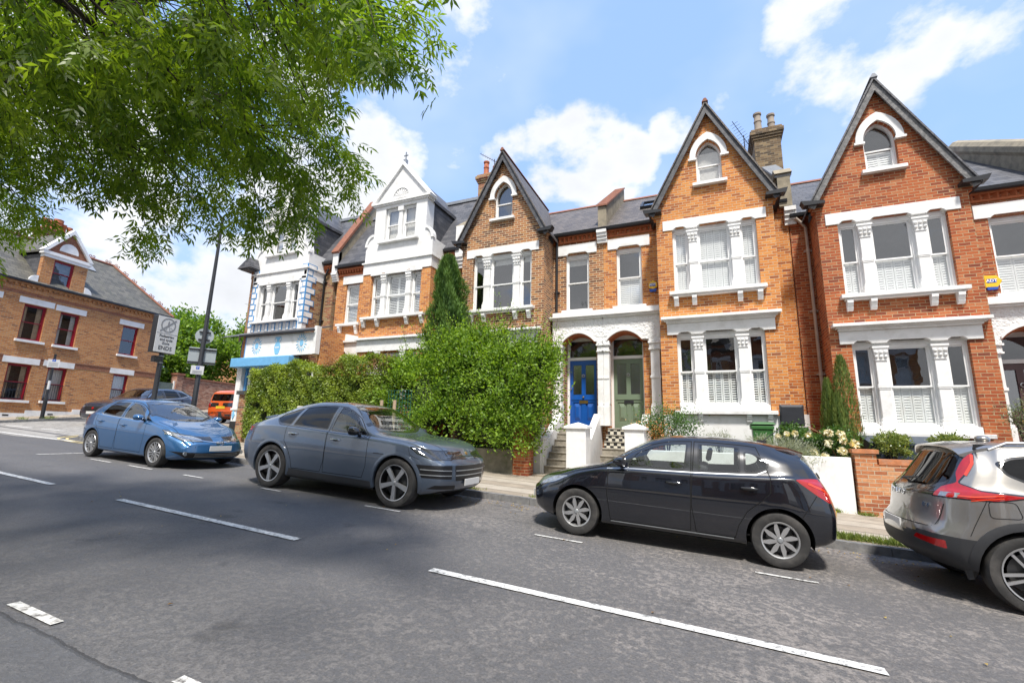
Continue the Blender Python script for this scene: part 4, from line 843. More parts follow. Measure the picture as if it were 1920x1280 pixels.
for x, y in ((-18.5, 13.35), (-18.85, 13.6)):
    m = MB(); m.box(x - .14, x + .14, y - .1, y + .1, zb + .55, 3.86); m.box(x - .2, x + .2, y - .14, y + .14, zb + 1.02, zb + 1.1); m.box(x - .15, x + .15, y - .11, y + .11, 3.66, 3.86); pc_ = m.build('column', WHITE, sh)
    m = MB(); m.box(x - .16, x + .16, y - .12, y + .12, zb - .1, zb + .55); m.build('column_base', BLACKP, sh, parent=pc_)
m = MB(); m.box(-18.34, -18.22, 13.40, 13.5, zb + .3, 3.86); m.box(-18.73, -18.66, 13.45, 13.6, zb, 3.86); m.build('blue_post', BLUE_P, sh)
m = MB(); m.prism([(-18.52, zb + .62), (-18.42, zb + .82), (-18.52, zb + 1.0), (-18.6, zb + .82)], 'y', 13.22, 13.249); m.build('blue_diamond', LBLUE, sh)
m = MB(); m.box(-18.22, -14.2, 13.42, YB, zb - .2, zb + .9); m.build('stall_riser', WHITE, sh); m = MB(); m.box(-14.3, -14.16, 13.4, YB + 1.0, zb - .2, 5.35); m.build('party_wall', BR_OR, sh)
for i in range(3):
    x = -18.2 + i * 1.25; sash(sh, x, x + 1.2, zb + .92, 3.86, 13.46, 3.2, 'none', mat=WOOD_W)
m = MB(); m.box(-18.1, -17.6, 13.45, 13.455, 2.1, 2.75); m.build('window_poster', LBLUE, sh)
m = MB(); m.box(-19.6, -19.4, YB - .0, 24, zb - 1, 8.7); m.box(-19.4, -16, 23.8, 24, zb - 1, 8.7); m.build('side_wall', BR_OLD, sh)
m = MB(); m.box(-19.9, -19.35, YB - .4, YB + .3, 8.55, 8.6); m.prism([(-20.0, 8.6), (-19.1, 8.6), (-19.3, 9.1)], 'y', YB - .5, YB + 1.2); m.build('corner_eaves', SLATE, sh)
m = MB(); m.box(-19.66, -19.3, YB + .01, YB + .4, 8.2, 8.55); m.build('corner_corbel', BR_RUB, sh)
# ---------------------------------------------------------------- brick house across the side street
o_ = Nv * -28
lh = bpy.data.objects.new('brick_house', None); COL.objects.link(lh); lh.location = (o_.x, o_.y, 0); lh.rotation_euler = (0, 0, atan2(Dv.y, Dv.x))
lh['label'] = 'tan brick house with crimson window frames and mossy slate roof across the side street'; lh['category'] = 'house'
fw0, fw1 = 5.0, 21.9
wins = [(12.75, 13.7, 5.22, 6.93, 'curtains'), (14.8, 15.7, 5.22, 6.93, 'brown'), (16.27, 17.13, 5.20, 6.90, 'curtains'), (19.3, 20.17, 5.24, 6.90, 'none'),
        (12.7, 13.6, 2.37, 4.05, 'nets'), (14.7, 15.6, 2.37, 4.05, 'brown'), (16.25, 17.07, 2.40, 4.07, 'nets'), (19.28, 20.08, 2.44, 4.10, 'nets')]
wins += [(a, a + .9, z, z + 1.7, 'none') for a in (7.2, 10) for z in (2.37, 5.22)]
m = MB(); m.prism(rect(fw0, fw1, .3, 8.0), 'y', 0, .22, [rect(a, b, c_, d) for a, b, c_, d, e in wins]); m.build('wall', BR_TAN, lh)
m = MB(); m.box(fw1 - .22, fw1, .2202, 7, .3, 8.0); m.box(fw0, fw0 + .22, .2202, 7, .3, 8.0); m.box(fw0 + .22, fw1 - .22, 6.8, 7, .3, 8.0); m.build('wall', BR_TAN, lh)
for a, b, c_, d, e in wins:
    sash(lh, a, b, c_, d, .08, (c_ + d) / 2, e, mat=RED_F)
    m = MB(); m.box(a - .24, b + .26, -.02, .1, d + .03, d + .32); m.build('lintel', WHITE, lh)
    m = MB(); m.box(a - .1, b + .14, -.09, .08, c_ - .12, c_ - .002); m.build('window_sill', WHITE, lh)
    if c_ < 3 and a > 11:
        m = MB(); m.box(a + .02, b - .02, -.02, .0, c_ + .78, c_ + .81); m.box(a + .02, b - .02, -.02, .0, c_ + .06, c_ + .09)
        for i in range(8): x = a + .06 + i * (b - a - .12) / 7; m.box(x - .007, x + .007, -.016, -.002, c_ + .0, c_ + .82)
        m.build('window_bars', BLACKP, lh)
m = MB()
for a, b in zip([fw0] + [w[1] + .26 for w in sorted(wins) if w[2] < 3], [w[0] - .24 for w in sorted(wins) if w[2] < 3] + [fw1]): m.box(a, b, -.012, .0, 4.14, 4.38); m.box(a, b, -.03, .0, 4.381, 4.43)
m.box(fw0, fw1, -.012, -.0, 7.35, 7.5)
m.build('string_course', BR_BAND, lh)
m = MB()
for i in range(int((fw1 - fw0) / .22)): x = fw0 + i * .22; m.box(x, x + .11, -.06, -.001, 7.72, 7.82)
m.box(fw0, fw1, -.09, -.001, 7.822, 7.94); m.build('eaves_course', BR_TAN, lh)
m = MB(); m.box(fw0, 15.7, -.03, -.001, .5, 1.76); m.box(15.7, 17.62, -.03, -.001, .5, 1.91); m.box(17.62, fw1, -.03, -.001, .5, 2.05); m.build('white_plinth', WHITE, lh)
m = MB()
for x, z in ((14.9, 1.62), (16.6, 1.72)): m.box(x, x + .22, -.036, -.03, z, z + .07)
m.build('air_brick', METAL, lh)
m = MB(); m.box(fw0, fw1 + .1, -.2, -.08, 7.92, 8.02); m.build('gutter', BLACKP, lh)
hx = 20.1; zr = 10.95
m = MB(); m.add([(fw0, -.15, 8.0), (fw1 + .1, -.15, 8.0), (hx, 2.95, zr), (fw0, 2.95, zr), (fw1 + .1, 7.1, 8.0), (fw0, 7.1, 8.0)], [(0, 1, 2, 3), (1, 4, 2), (3, 2, 4, 5), (0, 3, 5), (0, 5, 4, 1)]); m.build('roof', SLATE_OLD, lh)
m = MB(); A_ = Vector((fw1 + .1, -.15, 8.02)); B_ = Vector((hx, 2.95, zr + .02)); m.tube([A_, B_], .085, 6); m.tube([B_, (fw0, 2.95, zr + .02)], .085, 6); m.tube([B_, (fw1 + .1, 7.1, 8.02)], .085, 6); rd = m.build('ridge', TILE_R, lh)
m = MB()
def crest(p, d):
    for k_ in (-1, 1):
        q = p + d * .09 * k_; T = Matrix.Translation(q + Vector((0, 0, .16))) @ Matrix.Rotation(atan2(d.y, d.x), 4, 'Z') @ Matrix.Rotation(pi / 2, 4, 'X')
        m.lathe([(.055, -.02), (.085, 0), (.055, .02), (.04, 0), (.055, -.02)], 10, T)
for i in range(7): crest(A_.lerp(B_, (i + .6) / 7), (B_ - A_).normalized())
for i in range(8): crest(B_ + Vector((-.9 * i - .3, 0, 0)), Vector((1, 0, 0)))
m.build('ridge_crest', TILE_R, lh, parent=rd)
m = MB(); M_ = Matrix.Translation((18.4, 2.1, 10.15)) @ Matrix.Rotation(.76, 4, 'X'); m.box(-.2, .2, -.25, .25, 0, .05, M_); m.build('roof_light', LEAD, lh)
# dormer with a brick pediment
m = MB(); m.prism(rect(15.08, 17.02, 8.04, 9.6), 'y', -.02, .2, [rect(15.55, 16.42, 8.12, 9.42)]); m.box(15.08, 15.28, .2002, 1.8, 8.04, 9.6) if 0 else None; m.build('dormer_wall', BR_TAN, lh)
m = MB(); m.prism([(.2, 8.1), (.2, 9.6), (1.6, 9.6)], 'x', 15.1, 17.0); m.build('dormer_cheek', SLATE, lh)
sash(lh, 15.55, 16.42, 8.12, 9.42, .04, 8.78, 'curtains', mat=RED_F)
m = MB(); m.box(14.98, 17.12, -.12, .2, 9.6, 9.76); m.box(15.06, 17.04, -.08, .2, 9.45, 9.6)
for s_ in (-1, 1): m.prism([(16.05 + s_ * 1.12, 9.762), (16.05 + s_ * .93, 9.762), (16.05, 10.98), (16.05, 11.22)], 'y', -.14, .2)
m.build('dormer_pediment', WHITE, lh); m = MB(); m.box(14.8, 17.2, -.12, -.0, 7.98, 8.04); m.build('dormer_sill', WHITE, lh)
m = MB(); m.prism([(15.1, 9.762), (17.0, 9.762), (16.05, 11.0)], 'y', -.02, .15); m.build('dormer_tympanum', BR_BAND, lh)
m = MB(); m.prism([(16.05 + .42 * cos(a), 9.95 + .48 * sin(a)) for a in [pi * i / 12 for i in range(13)]], 'y', -.05, -.021); m.build('dormer_fanlight', WHITE, lh)
for s_ in (-1, 1): m = MB(); wedge(m, 16.05 + s_ * 1.0, 8.06, .36, 0 if s_ > 0 else pi / 2, pi / 2 if s_ > 0 else pi, -.05, .02, 8); m.build('dormer_scroll', WHITE, lh)
m = MB()
for s_ in (-1, 1): m.prism([(16.05, 11.1), (16.05 + s_ * 1.1, 9.75), (16.05 + s_ * 1.1, 9.65), (16.05, 11.0)], 'y', .2, 3.0)
m.build('dormer_roof', SLATE_OLD, lh)
m = MB(); cx, cy, z0, z1 = 17.0, 3.0, 10.3, 11.72; m.box(cx - .75, cx + .75, cy - .35, cy + .35, z0, z1 - .3)
for i in range(4): m.box(cx - .8 - .03 * i, cx + .8 + .03 * i, cy - .4 - .03 * i, cy + .4 + .03 * i, z1 - .3 + .09 * i + .001, z1 - .21 + .09 * i)
ch = m.build('chimney', BR_OLD, lh)
for i, (r, h) in enumerate(((.13, .62), (.14, .6), (.2, .78), (.12, .6), (.13, .55))):
    m = MB(); m.lathe([(r, 0), (r * .85, h * .7), (r * 1.05, h * .75), (r * 1.05, h), (r * .7, h)], 12, Matrix.Translation((cx - .55 + i * .28, cy, z1 + .05))); m.build('chimney_pot', POT_OR, lh, parent=ch, smooth=True)
m = MB(); m.cyl((15.6, 2.8, 10.7), (15.6, 2.8, 12.6), .025, n=6); m.cyl((14.2, 2.8, 12.5), (15.9, 2.8, 12.55), .015, n=5)
for i in range(12): m.cyl((14.3 + i * .12, 2.6, 12.5), (14.3 + i * .12, 3.0, 12.5), .01, n=4)
m.build('aerial', METAL, lh)
# garden wall and gate running on beyond the house
gw = bpy.data.objects.new('garden_wall', None); COL.objects.link(gw); gw.location = lh.location; gw.rotation_euler = lh.rotation_euler; gw['label'] = 'long old red brick garden wall running behind the orange car'; gw['category'] = 'wall'
m = MB(); m.box(23.3, 60, 0, .3, 1, 4.32); m.box(22.95, 23.4, -.08, .38, 1, 4.5); m.build('wall', BR_OLD if 0 else brick('old red wall brick', [(.1, (.2, .08, .05)), (.5, (.36, .15, .09)), (.9, (.44, .26, .18))], (.33, .28, .22), dirt=.5), gw)
m = MB(); m.box(23.4, 60, -.06, .36, 4.322, 4.42); m.box(22.9, 23.45, -.13, .43, 4.5, 4.62); m.build('coping', BR_BAND, gw)
gt = bpy.data.objects.new('garden_gate', None); COL.objects.link(gt); gt.location = lh.location; gt.rotation_euler = lh.rotation_euler; gt['label'] = 'grey board gate between the tan house and the garden wall'; gt['category'] = 'gate'
m = MB(); m.box(22.86, 22.94, .0, .1, 1.5, 4.1); m.build('post', WHITE, gt); m = MB()
for i in range(6): m.box(21.92 + i * .155, 21.92 + i * .155 + .148, .04, .08, 1.8, 3.95)
m.build('boards', plain('grey green gate paint', (.12, .15, .13), .6), gt)
# distant house with chimneys over the trees
fh = thing('brick_house', 'far brick house whose chimneys show over the trees', 'house', (-48, 34, 2)); 
m = MB(); m.box(-53, -43, 34, 44, 1, 10.2); m.build('wall', BR_TAN, fh); m = MB(); m.prism([(33.8, 10.2), (39, 12.4), (44.2, 10.2)], 'x', -53.2, -42.8); m.build('roof', SLATE_OLD, fh)
for x, y, w in ((-46.4, 34.6, 1.5), (-43.6, 37.5, 1.3)):
    ch = chimney(fh, x, y, 9, 13.2, w, 1.0, BR_TAN, ((-.5, 0, 1), (-.17, 0, 1), (.17, 0, 1), (.5, 0, 1)), POT_OR)
    aerial(fh, (x - .7, y, 14.8), (-1, -.3, .15), 2.0, 8, 2.0)

# ---------------------------------------------------------------- cars
def carpaint(name, col, metal=.55, rough=.32, flake=.06, dirt=.08):
    t = NT(name); o = t.obj(); c = t.mix(1, col, t.ramp(t.noise(o, 900, 2), [(.3, 1 - flake), (.7, 1 + flake)]), 'MULTIPLY')
    c = t.mix(t.math('MULTIPLY', t.ramp(t.noise(o, 3, 8, .7), [(.45, 0.), (.8, 1.)]), dirt), c, (.22, .20, .17))
    t.set(t.bs.inputs['Base Color'], c); t.bs.inputs['Metallic'].default_value = metal; t.set(t.bs.inputs['Roughness'], t.math('ADD', rough, t.math('MULTIPLY', t.noise(o, 4, 6), .08)))
    t.bs.inputs['Coat Weight'].default_value = 1; t.bs.inputs['Coat Roughness'].default_value = .02; t.bs.inputs['Coat IOR'].default_value = 1.6; return t.m
P_BLK = carpaint('dark blue black car paint', (.004, .005, .009), .1, .2, dirt=.012); P_GREY = carpaint('slate blue grey car paint', (.080, .105, .145), .35, .28); P_BLUE = carpaint('mid blue car paint', (.022, .105, .25), .4)
P_SILV = carpaint('silver beige car paint', (.31, .295, .27), .75, .28); P_ORG = carpaint('orange car paint', (.72, .11, .012), .1); P_NAVY = carpaint('navy car paint', (.022, .028, .05), .4)
PLAST = plain('black trim plastic', (.028, .029, .032), .55, var=.12, scale=8, bump=.1, bscale=300); GAP = plain('dark shut line', (.004, .004, .004), .9, var=0); GLOSSB = plain('gloss black trim', (.012, .012, .013), .15, var=0, coat=1)
TYRE = plain('tyre rubber', (.030, .029, .028), .75, var=.3, scale=5, bump=.2, bscale=90, dirt=((.11, .10, .09), 5, .5)); ALLOY = plain('alloy wheel', (.52, .52, .52), .33, .75, var=.08); ALLOY_D = plain('dark alloy', (.03, .03, .032), .3, .6); DISC = plain('brake disc', (.10, .10, .10), .5, .8, var=.4)
GRILLE = plain('grille black', (.006, .006, .007), .5, var=0)
CHROME = plain('chrome', (.62, .63, .64), .12, 1, var=0); CARGL = glassmat('car glass', (.82, .87, .85), .06); CARGLD = glassmat('tinted car glass', (.05, .055, .06), .0)
CARGLW = glassmat('windscreen glass', (.66, .74, .70), .18)
TRIMINT = plain('car interior', (.035, .035, .037), .8, var=.2); SEATL = plain('pale seat', (.42, .39, .33), .7)
LRED = plain('red lamp plastic', (.34, .006, .006), .12, var=.15, scale=25, coat=1); LRED.node_tree.nodes['Principled BSDF'].inputs['Emission Color'].default_value = (0, 0, 0, 1)
LCLR = plain('clear lamp', (.28, .30, .32), .08, .4, var=.5, scale=30, coat=1); LAMB = plain('amber lamp', (.75, .25, .02), .15, var=.1, coat=1); LDK = plain('smoked lamp', (.05, .055, .065), .06, .3, var=.4, scale=25, coat=1)
PLATE_W = plain('blank white plate', (.62, .62, .60), .4, var=.05); PLATE_Y = plain('yellow plate', (.72, .52, .03), .4, var=.05)
def curve(pts):
    """monotone-ish cubic through (x,value) points"""
    X = [p[0] for p in pts]; Y = [p[1] for p in pts]; n = len(X); d = [(Y[i + 1] - Y[i]) / (X[i + 1] - X[i]) for i in range(n - 1)]
    m = [d[0]] + [0 if d[i - 1] * d[i] <= 0 else 2 * d[i - 1] * d[i] / (d[i - 1] + d[i]) for i in range(1, n - 1)] + [d[-1]]
    def f(x):
        if x <= X[0]: return Y[0]
        if x >= X[-1]: return Y[-1]
        i = max(k for k in range(n - 1) if X[k] <= x); h = X[i + 1] - X[i]; t = (x - X[i]) / h
        return (2 * t ** 3 - 3 * t * t + 1) * Y[i] + (t ** 3 - 2 * t * t + t) * h * m[i] + (-2 * t ** 3 + 3 * t * t) * Y[i + 1] + (t ** 3 - t * t) * h * m[i + 1]
    return f
def catmull(P, k):
    out = []
    for i in range(len(P) - 1):
        p0 = P[max(i - 1, 0)]; p1 = P[i]; p2 = P[i + 1]; p3 = P[min(i + 2, len(P) - 1)]
        for j in range(k):
            t = j / k; out.append(tuple(.5 * ((2 * b) + (-a + c) * t + (2 * a - 5 * b + 4 * c - d) * t * t + (-a + 3 * b - 3 * c + d) * t ** 3) for a, b, c, d in zip(p0, p1, p2, p3)))
    out.append(tuple(P[-1])); return out
def round_poly(P, r, n=4):
    out = []
    for i in range(len(P)):
        a, b, c = Vector(P[i - 1]), Vector(P[i]), Vector(P[(i + 1) % len(P)]); rr = r[i] if isinstance(r, (list, tuple)) else r
        d1 = (a - b); d2 = (c - b); q = min(rr, d1.length * .45, d2.length * .45)
        if q < 1e-3: out.append(tuple(b)); continue
        p = b + d1.normalized() * q; s = b + d2.normalized() * q
        for k in range(n + 1):
            t = k / n; v = p * (1 - t) ** 2 + b * 2 * t * (1 - t) + s * t * t; out.append(tuple(v))
    return out
def offset_poly(P, d):
    """shrink (d>0) a polygon"""
    A = sum(P[i][0] * P[(i + 1) % len(P)][1] - P[(i + 1) % len(P)][0] * P[i][1] for i in range(len(P))); sg = 1 if A > 0 else -1; out = []
    for i in range(len(P)):
        a, b, c = Vector(P[i - 1]), Vector(P[i]), Vector(P[(i + 1) % len(P)]); e1 = (b - a).normalized(); e2 = (c - b).normalized()
        n = Vector((-(e1 + e2).y, (e1 + e2).x)); n = n.normalized() if n.length > 1e-6 else Vector((-e1.y, e1.x)); cs = max(.35, n.dot(Vector((-e1.y, e1.x)))); out.append(tuple(b + n * sg * d / cs))
    return out
def inside(p, P):
    r = False; x, y = p; j = len(P) - 1
    for i in range(len(P)):
        xi, yi = P[i]; xj, yj = P[j]
        if (yi > y) != (yj > y) and x < (xj - xi) * (y - yi) / (yj - yi) + xi: r = not r
        j = i
    return r
class CarBody:
    """car coordinates: x from the front bumper backwards, y across, z up; lofted shell, then regions cut exactly out of it"""
    def __init__(s, L, zt, zb, w, wr, zl, bow_f=.22, bow_r=.12, ff=None, fr=None, rnd=.06, n=86, zmid=.55, tumble=.02):
        s.L = L; zt, zb, w, wr, zl = map(curve, (zt, zb, w, wr, zl)); ff = curve(ff) if ff else (lambda z: 0); fr = curve(fr) if fr else (lambda z: 0)
        xs = [L * i / n for i in range(n + 1)]; xs = sorted(set(xs + [.012, .03, .05, .08, L - .012, L - .03, L - .05, L - .08]))
        rings = []
        for x in xs:
            T, B, Wd, R, Z = zt(x), zb(x), w(x), wr(x), zl(x); B = min(B, T - .035); zm = min(zmid, Z + (B - Z) * .5); g = T - B
            P = [(0, Z), (Wd - .20, Z), (Wd - .06, Z + .02), (Wd - .02, Z + .09), (Wd - .002, zm), (Wd - .006, zm + (B - zm) * .55), (Wd - .025, B - .035), (Wd - .055, B), (Wd - .085 - .0 * g, B + g * .10),
                 ((Wd - .085) * .52 + R * .48 + tumble, B + g * .50), (R, T - min(.075, g * .28)), (R - .09, T - min(.028, g * .1)), (R * .5, T - .006), (0, T)]
            rings.append((x, catmull(P, 4)))
        def cap(x0, ring, sg):
            cy, cz = 0, sum(p[1] for p in ring) / len(ring); out = []; mxz = max(p[1] for p in ring); mnz = min(p[1] for p in ring); hy = max(p[0] for p in ring)
            for a in (25, 50, 72, 90):
                r = rnd * (1 - cos(radians(a))); d = rnd * sin(radians(a)); sy = 1 - r / hy; sz = 1 - r / ((mxz - mnz) / 2); out.append((x0 + sg * d, [(p[0] * sy, cz + (p[1] - cz) * sz) for p in ring]))
            last = out[-1]
            for f in (.86, .7, .52, .34, .16, .02): out.append((last[0] + sg * .004 * (1 - f), [(p[0] * f, cz + (p[1] - cz) * f) for p in last[1]]))
            return out
        rings = cap(rings[0][0] + rnd, [(a, b) for a, b in rings[0][1]], -1)[::-1] + [(x, r) for x, r in rings if rnd < x < L - rnd] + cap(L - rnd, rings[-1][1], 1)
        bm = bmesh.new(); grid = []
        def fin(x, y, z, Wm):
            q = abs(y) / Wm; dx = bow_f * q ** 2.6 * (1 - smst(0, .95, x)) + ff(z) * (1 - smst(0, .8, x)); dx -= bow_r * q ** 2.6 * smst(L - .8, L, x) + fr(z) * smst(L - 1.0, L, x); return x + dx, y, z
        Wm = max(w(L * i / 20) for i in range(21))
        for x, r in rings:
            row = [bm.verts.new(fin(x, y, z, Wm)) for y, z in r] ; row2 = [row[0]] + [bm.verts.new(fin(x, -y, z, Wm)) for y, z in r[1:-1]] + [row[-1]]
            grid.append((row, row2))
        for (a, a2), (b, b2) in zip(grid, grid[1:]):
            for i in range(len(a) - 1):
                bm.faces.new((a[i], a[i + 1], b[i + 1], b[i])); bm.faces.new((a2[i + 1], a2[i], b2[i], b2[i + 1]))
        a, a2 = grid[0]; bm.faces.new(a + a2[1:-1][::-1]); a, a2 = grid[-1]; bm.faces.new((a + a2[1:-1][::-1])[::-1])
        bmesh.ops.remove_doubles(bm, verts=bm.verts, dist=1e-4); bmesh.ops.recalc_face_normals(bm, faces=bm.faces)
        for f in bm.faces: f.smooth = True
        s.bm = bm; s.lay = bm.faces.layers.int.new('reg'); s.reg = {}; s.n = 0
        from mathutils.bvhtree import BVHTree
        s.bvh = BVHTree.FromBMesh(bm)
    def _cut(s, poly, ax, test):
        """cut the polygon (in the plane of the two axes ax) into the shell; return the faces inside it"""
        bm = s.bm; a, b = ax; xs = [p[0] for p in poly]; ys = [p[1] for p in poly]; lo = (min(xs) - .01, min(ys) - .01); hi = (max(xs) + .01, max(ys) + .01)
        def near():
            r = []
            for f in bm.faces:
                c = f.calc_center_median()
                if not test(c, f.normal): continue
                va = [v.co[a] for v in f.verts]; vb = [v.co[b] for v in f.verts]
                if max(va) < lo[0] or min(va) > hi[0] or max(vb) < lo[1] or min(vb) > hi[1]: continue
                r.append(f)
            return r
        fs = near()
        for i in range(len(poly)):
            p, q = poly[i], poly[(i + 1) % len(poly)]
            if abs(p[0] - q[0]) + abs(p[1] - q[1]) < 1e-5: continue
            co = [0, 0, 0]; co[a], co[b] = p; no = [0, 0, 0]; no[a], no[b] = -(q[1] - p[1]), q[0] - p[0]
            # only faces the edge itself passes near
            l2 = (min(p[0], q[0]) - .002, min(p[1], q[1]) - .002); h2 = (max(p[0], q[0]) + .002, max(p[1], q[1]) + .002)
            sel = []
            for f in fs:
                if not f.is_valid: continue
                va = [v.co[a] for v in f.verts]; vb = [v.co[b] for v in f.verts]
                if max(va) < l2[0] or min(va) > h2[0] or max(vb) < l2[1] or min(vb) > h2[1]: continue
                sel.append(f)
            es = {e for f in sel for e in f.edges}; vs = {v for f in sel for v in f.verts}
            if not sel: continue
            old = set(fs); r = bmesh.ops.bisect_plane(bm, geom=list(vs) + list(es) + sel, plane_co=co, plane_no=no, dist=1e-5)
            fs = list({f for f in list(old) + [g for g in r['geom'] if isinstance(g, bmesh.types.BMFace)] + [f for e in r['geom_cut'] if isinstance(e, bmesh.types.BMEdge) for f in e.link_faces] if f.is_valid})
        fs = near()
        return [f for f in fs if inside((f.calc_center_median()[a], f.calc_center_median()[b]), poly)]
    def side(s, poly, key, sgn=(1, -1), over=None, ymin=.35, tt=None):
        for sg in sgn:
            fs = s._cut(poly, (0, 2), lambda c, n, sg=sg: c.y * sg > ymin and n.y * sg > .12 and (tt is None or tt(c)))
            s.mark(fs, (key, sg), over)
    def front(s, poly, key, lo=None, hi=None, over=None, nmin=.25):
        sg = -1 if hi is not None else 1; s.mark(s._cut(poly, (1, 2), lambda c, n: (c.x < hi if hi is not None else c.x > lo) and n.x * sg > nmin), (key, 0), over)
    def top(s, poly, key, nmin=.2, zmin=.6, over=None): s.mark(s._cut(poly, (0, 1), lambda c, n: c.z > zmin and n.z > nmin), (key, 0), over)
    def mark(s, fs, key, over=None):
        if key not in s.reg: s.n += 1; s.reg[key] = s.n
        for f in fs:
            if over is None or f[s.lay] == 0 or f[s.lay] in [s.reg.get(k, -1) for k in over]: f[s.lay] = s.reg[key]
    def take(s, keys, name, mat, root, parent=None, off=0, delete=False, solid=0):
        ids = {s.reg[k] for k in s.reg if k[0] in keys or k in keys}
        fs = [f for f in s.bm.faces if f[s.lay] in ids]
        if not fs: return None
        vm = {}; vs = []; fl = []
        nn = {}
        for f in fs:
            for v in f.verts:
                if v not in vm: vm[v] = len(vs); vs.append(v.co - v.normal * off)
            fl.append(tuple(vm[v] for v in f.verts))
        me = bpy.data.meshes.new(name); me.from_pydata([tuple(v) for v in vs], [], fl); me.materials.append(mat); me.polygons.foreach_set('use_smooth', [True] * len(fl))
        # keep the shading of the whole shell across the cut edges
        me.normals_split_custom_set_from_vertices([tuple(v.normal) for v in vm]); me.update()
        o = bpy.data.objects.new(name, me); COL.objects.link(o); o.parent = parent or root; return o
    def rest(s, name, mat, root): return s.take_id(0, name, mat, root)
    def take_id(s, i, name, mat, root):
        s.reg[('_rest', 0)] = i; return s.take(('_rest',), name, mat, root)
    def y_at(s, x, z, sg=1):
        r = s.bvh.ray_cast(Vector((x, sg * 2, z)), Vector((0, -sg, 0))); return r[0].y if r[0] else sg * .8
    def hit(s, o, d): r = s.bvh.ray_cast(Vector(o), Vector(d)); return r[0], r[1]
def shape_arc(x0, r, zc, n=18, zcut=0): return [(x0 + r * cos(a), zc + r * sin(a)) for a in [radians(-12 + 204 * i / n) for i in range(n + 1)]]
def wheel(root, x, sg, yo, R, rim, style, width=.21, steer=0):
    """tyre with its rim and brake disc; yo is the outer face"""
    M_ = Matrix.Translation((x, yo, R)) @ Matrix.Rotation(steer, 4, 'Z') @ Matrix.Rotation(-sg * pi / 2, 4, 'X')   # local +z points outward
    m = MB(); w = width; m.lathe([(rim + .004, -w), (R * .93, -w), (R - .012, -w + .02), (R, -w + .05), (R, -.05), (R - .010, -.022), (R * .96, -.006), (R * .90, 0), (rim + .02, -.004), (rim + .003, -.012)], 48, M_)
    t = m.build('wheel', TYRE, root, smooth=True)
    face, spk, n, shape = style
    m = MB(); m.lathe([(rim + .004, -.012), (rim, -.006), (rim - .014, -.012), (rim - .020, -.03), (rim - .03, -w * .8), (rim - .06, -w * .85)], 40, M_); m.build('rim', face, root, parent=t, smooth=True)
    m = MB(); m.lathe([(.001, -.09), (rim * .72, -.09), (rim * .72, -.10), (.001, -.10)], 24, M_); m.lathe([(rim * .75, -.15), (rim - .02, -.15)], 24, M_); m.build('brake_disc', DISC, root, parent=t)
    if face is ALLOY_D: m = MB(); m.lathe([(rim + .003, -.008), (rim + .001, -.001), (rim - .012, -.004), (rim - .014, -.014)], 40, M_); m.build('rim_lip', ALLOY, root, parent=t, smooth=True)
    m = MB()
    for i in range(n):
        a = 2 * pi * i / n + .3
        for sh in shape:      # list of polygons in (radial fraction, tangential fraction) plus depths
            pts, z0, z1 = sh; P = []
            for r_, t_ in pts: rr = r_ * rim; P.append((rr * cos(a) - t_ * rim * sin(a), rr * sin(a) + t_ * rim * cos(a)))
            k = len(P); vs = [(px, py, z0 - .035 * (1 - min(1, math.hypot(px, py) / rim)) * 0) for px, py in P] + [(px, py, z1) for px, py in P]
            m.add(vs, [tuple(range(k)), tuple(range(2 * k - 1, k - 1, -1))] + [(j, (j + 1) % k, (j + 1) % k + k, j + k) for j in range(k)], M_)
    m.lathe([(.001, -.012), (.03, -.012), (.034, -.02), (rim * .22, -.026), (rim * .24, -.05)], 24, M_)
    m.build('spokes', spk, root, parent=t)
    m = MB(); m.lathe([(.001, -.006), (.024, -.008), (.028, -.013)], 14, M_)
    for i in range(5):
        a = 2 * pi * i / 5; m.cyl(M_ @ Vector((rim * .15 * cos(a), rim * .15 * sin(a), -.03)), M_ @ Vector((rim * .15 * cos(a), rim * .15 * sin(a), -.018)), .009, n=6)
    m.build('hub_cap', STEEL, root, parent=t); return t
SP_BLADE = [([(.16, -.07), (.5, -.13), (.97, -.13), (.985, -.02), (.62, .12), (.2, .10)], -.018, -.045)]
SP_FIVE = [([(.12, -.10), (.55, -.115), (.97, -.15), (.97, .15), (.55, .115), (.12, .10)], -.016, -.05)]
SP_TWIN = [([(.15, -.12), (.97, -.22), (.985, -.12), (.2, -.03)], -.016, -.045), ([(.15, .03), (.97, .10), (.985, .20), (.2, .12)], -.016, -.045)]
SP_NARROW = [([(.15, -.05), (.6, -.04), (.97, -.16), (.985, -.06), (.62, .07), (.2, .06)], -.016, -.045)]
def mirror_(root, cb, x, z, paint, sg, w=.2, h=.13, fwd=1):
    y = cb.y_at(x, z, sg); m = MB()
    T = Matrix.Translation((x + .02, y + sg * .13, z + .075)) @ Matrix.Rotation(sg * .12, 4, 'Z')
    prof = [(.001, -.11), (.55, -.09), (.85, -.04), (1, .02), (.97, .05), (.85, .055), (.001, .05)]
    vs = []; n = 16
    for r, d in prof:
        for i in range(n):
            a = 2 * pi * i / n; c_, s_ = cos(a), sin(a); c_ = math.copysign(abs(c_) ** .8, c_); s_ = math.copysign(abs(s_) ** .8, s_)
            vs.append((d, r * w / 2 * c_, r * h / 2 * s_))
    m.add(vs, [(j * n + i, j * n + (i + 1) % n, (j + 1) * n + (i + 1) % n, (j + 1) * n + i) for j in range(len(prof) - 1) for i in range(n)], T)
    o = m.build('door_mirror', paint, root, smooth=True)
    m = MB(); m.tube([(x + .02, y - sg * .02, z + .01), (x + .02, y + sg * .05, z + .03), (x + .02, y + sg * .10, z + .045)], [.03, .026, .03], 8); m.build('mirror_stalk', PLAST, root, parent=o, smooth=True)
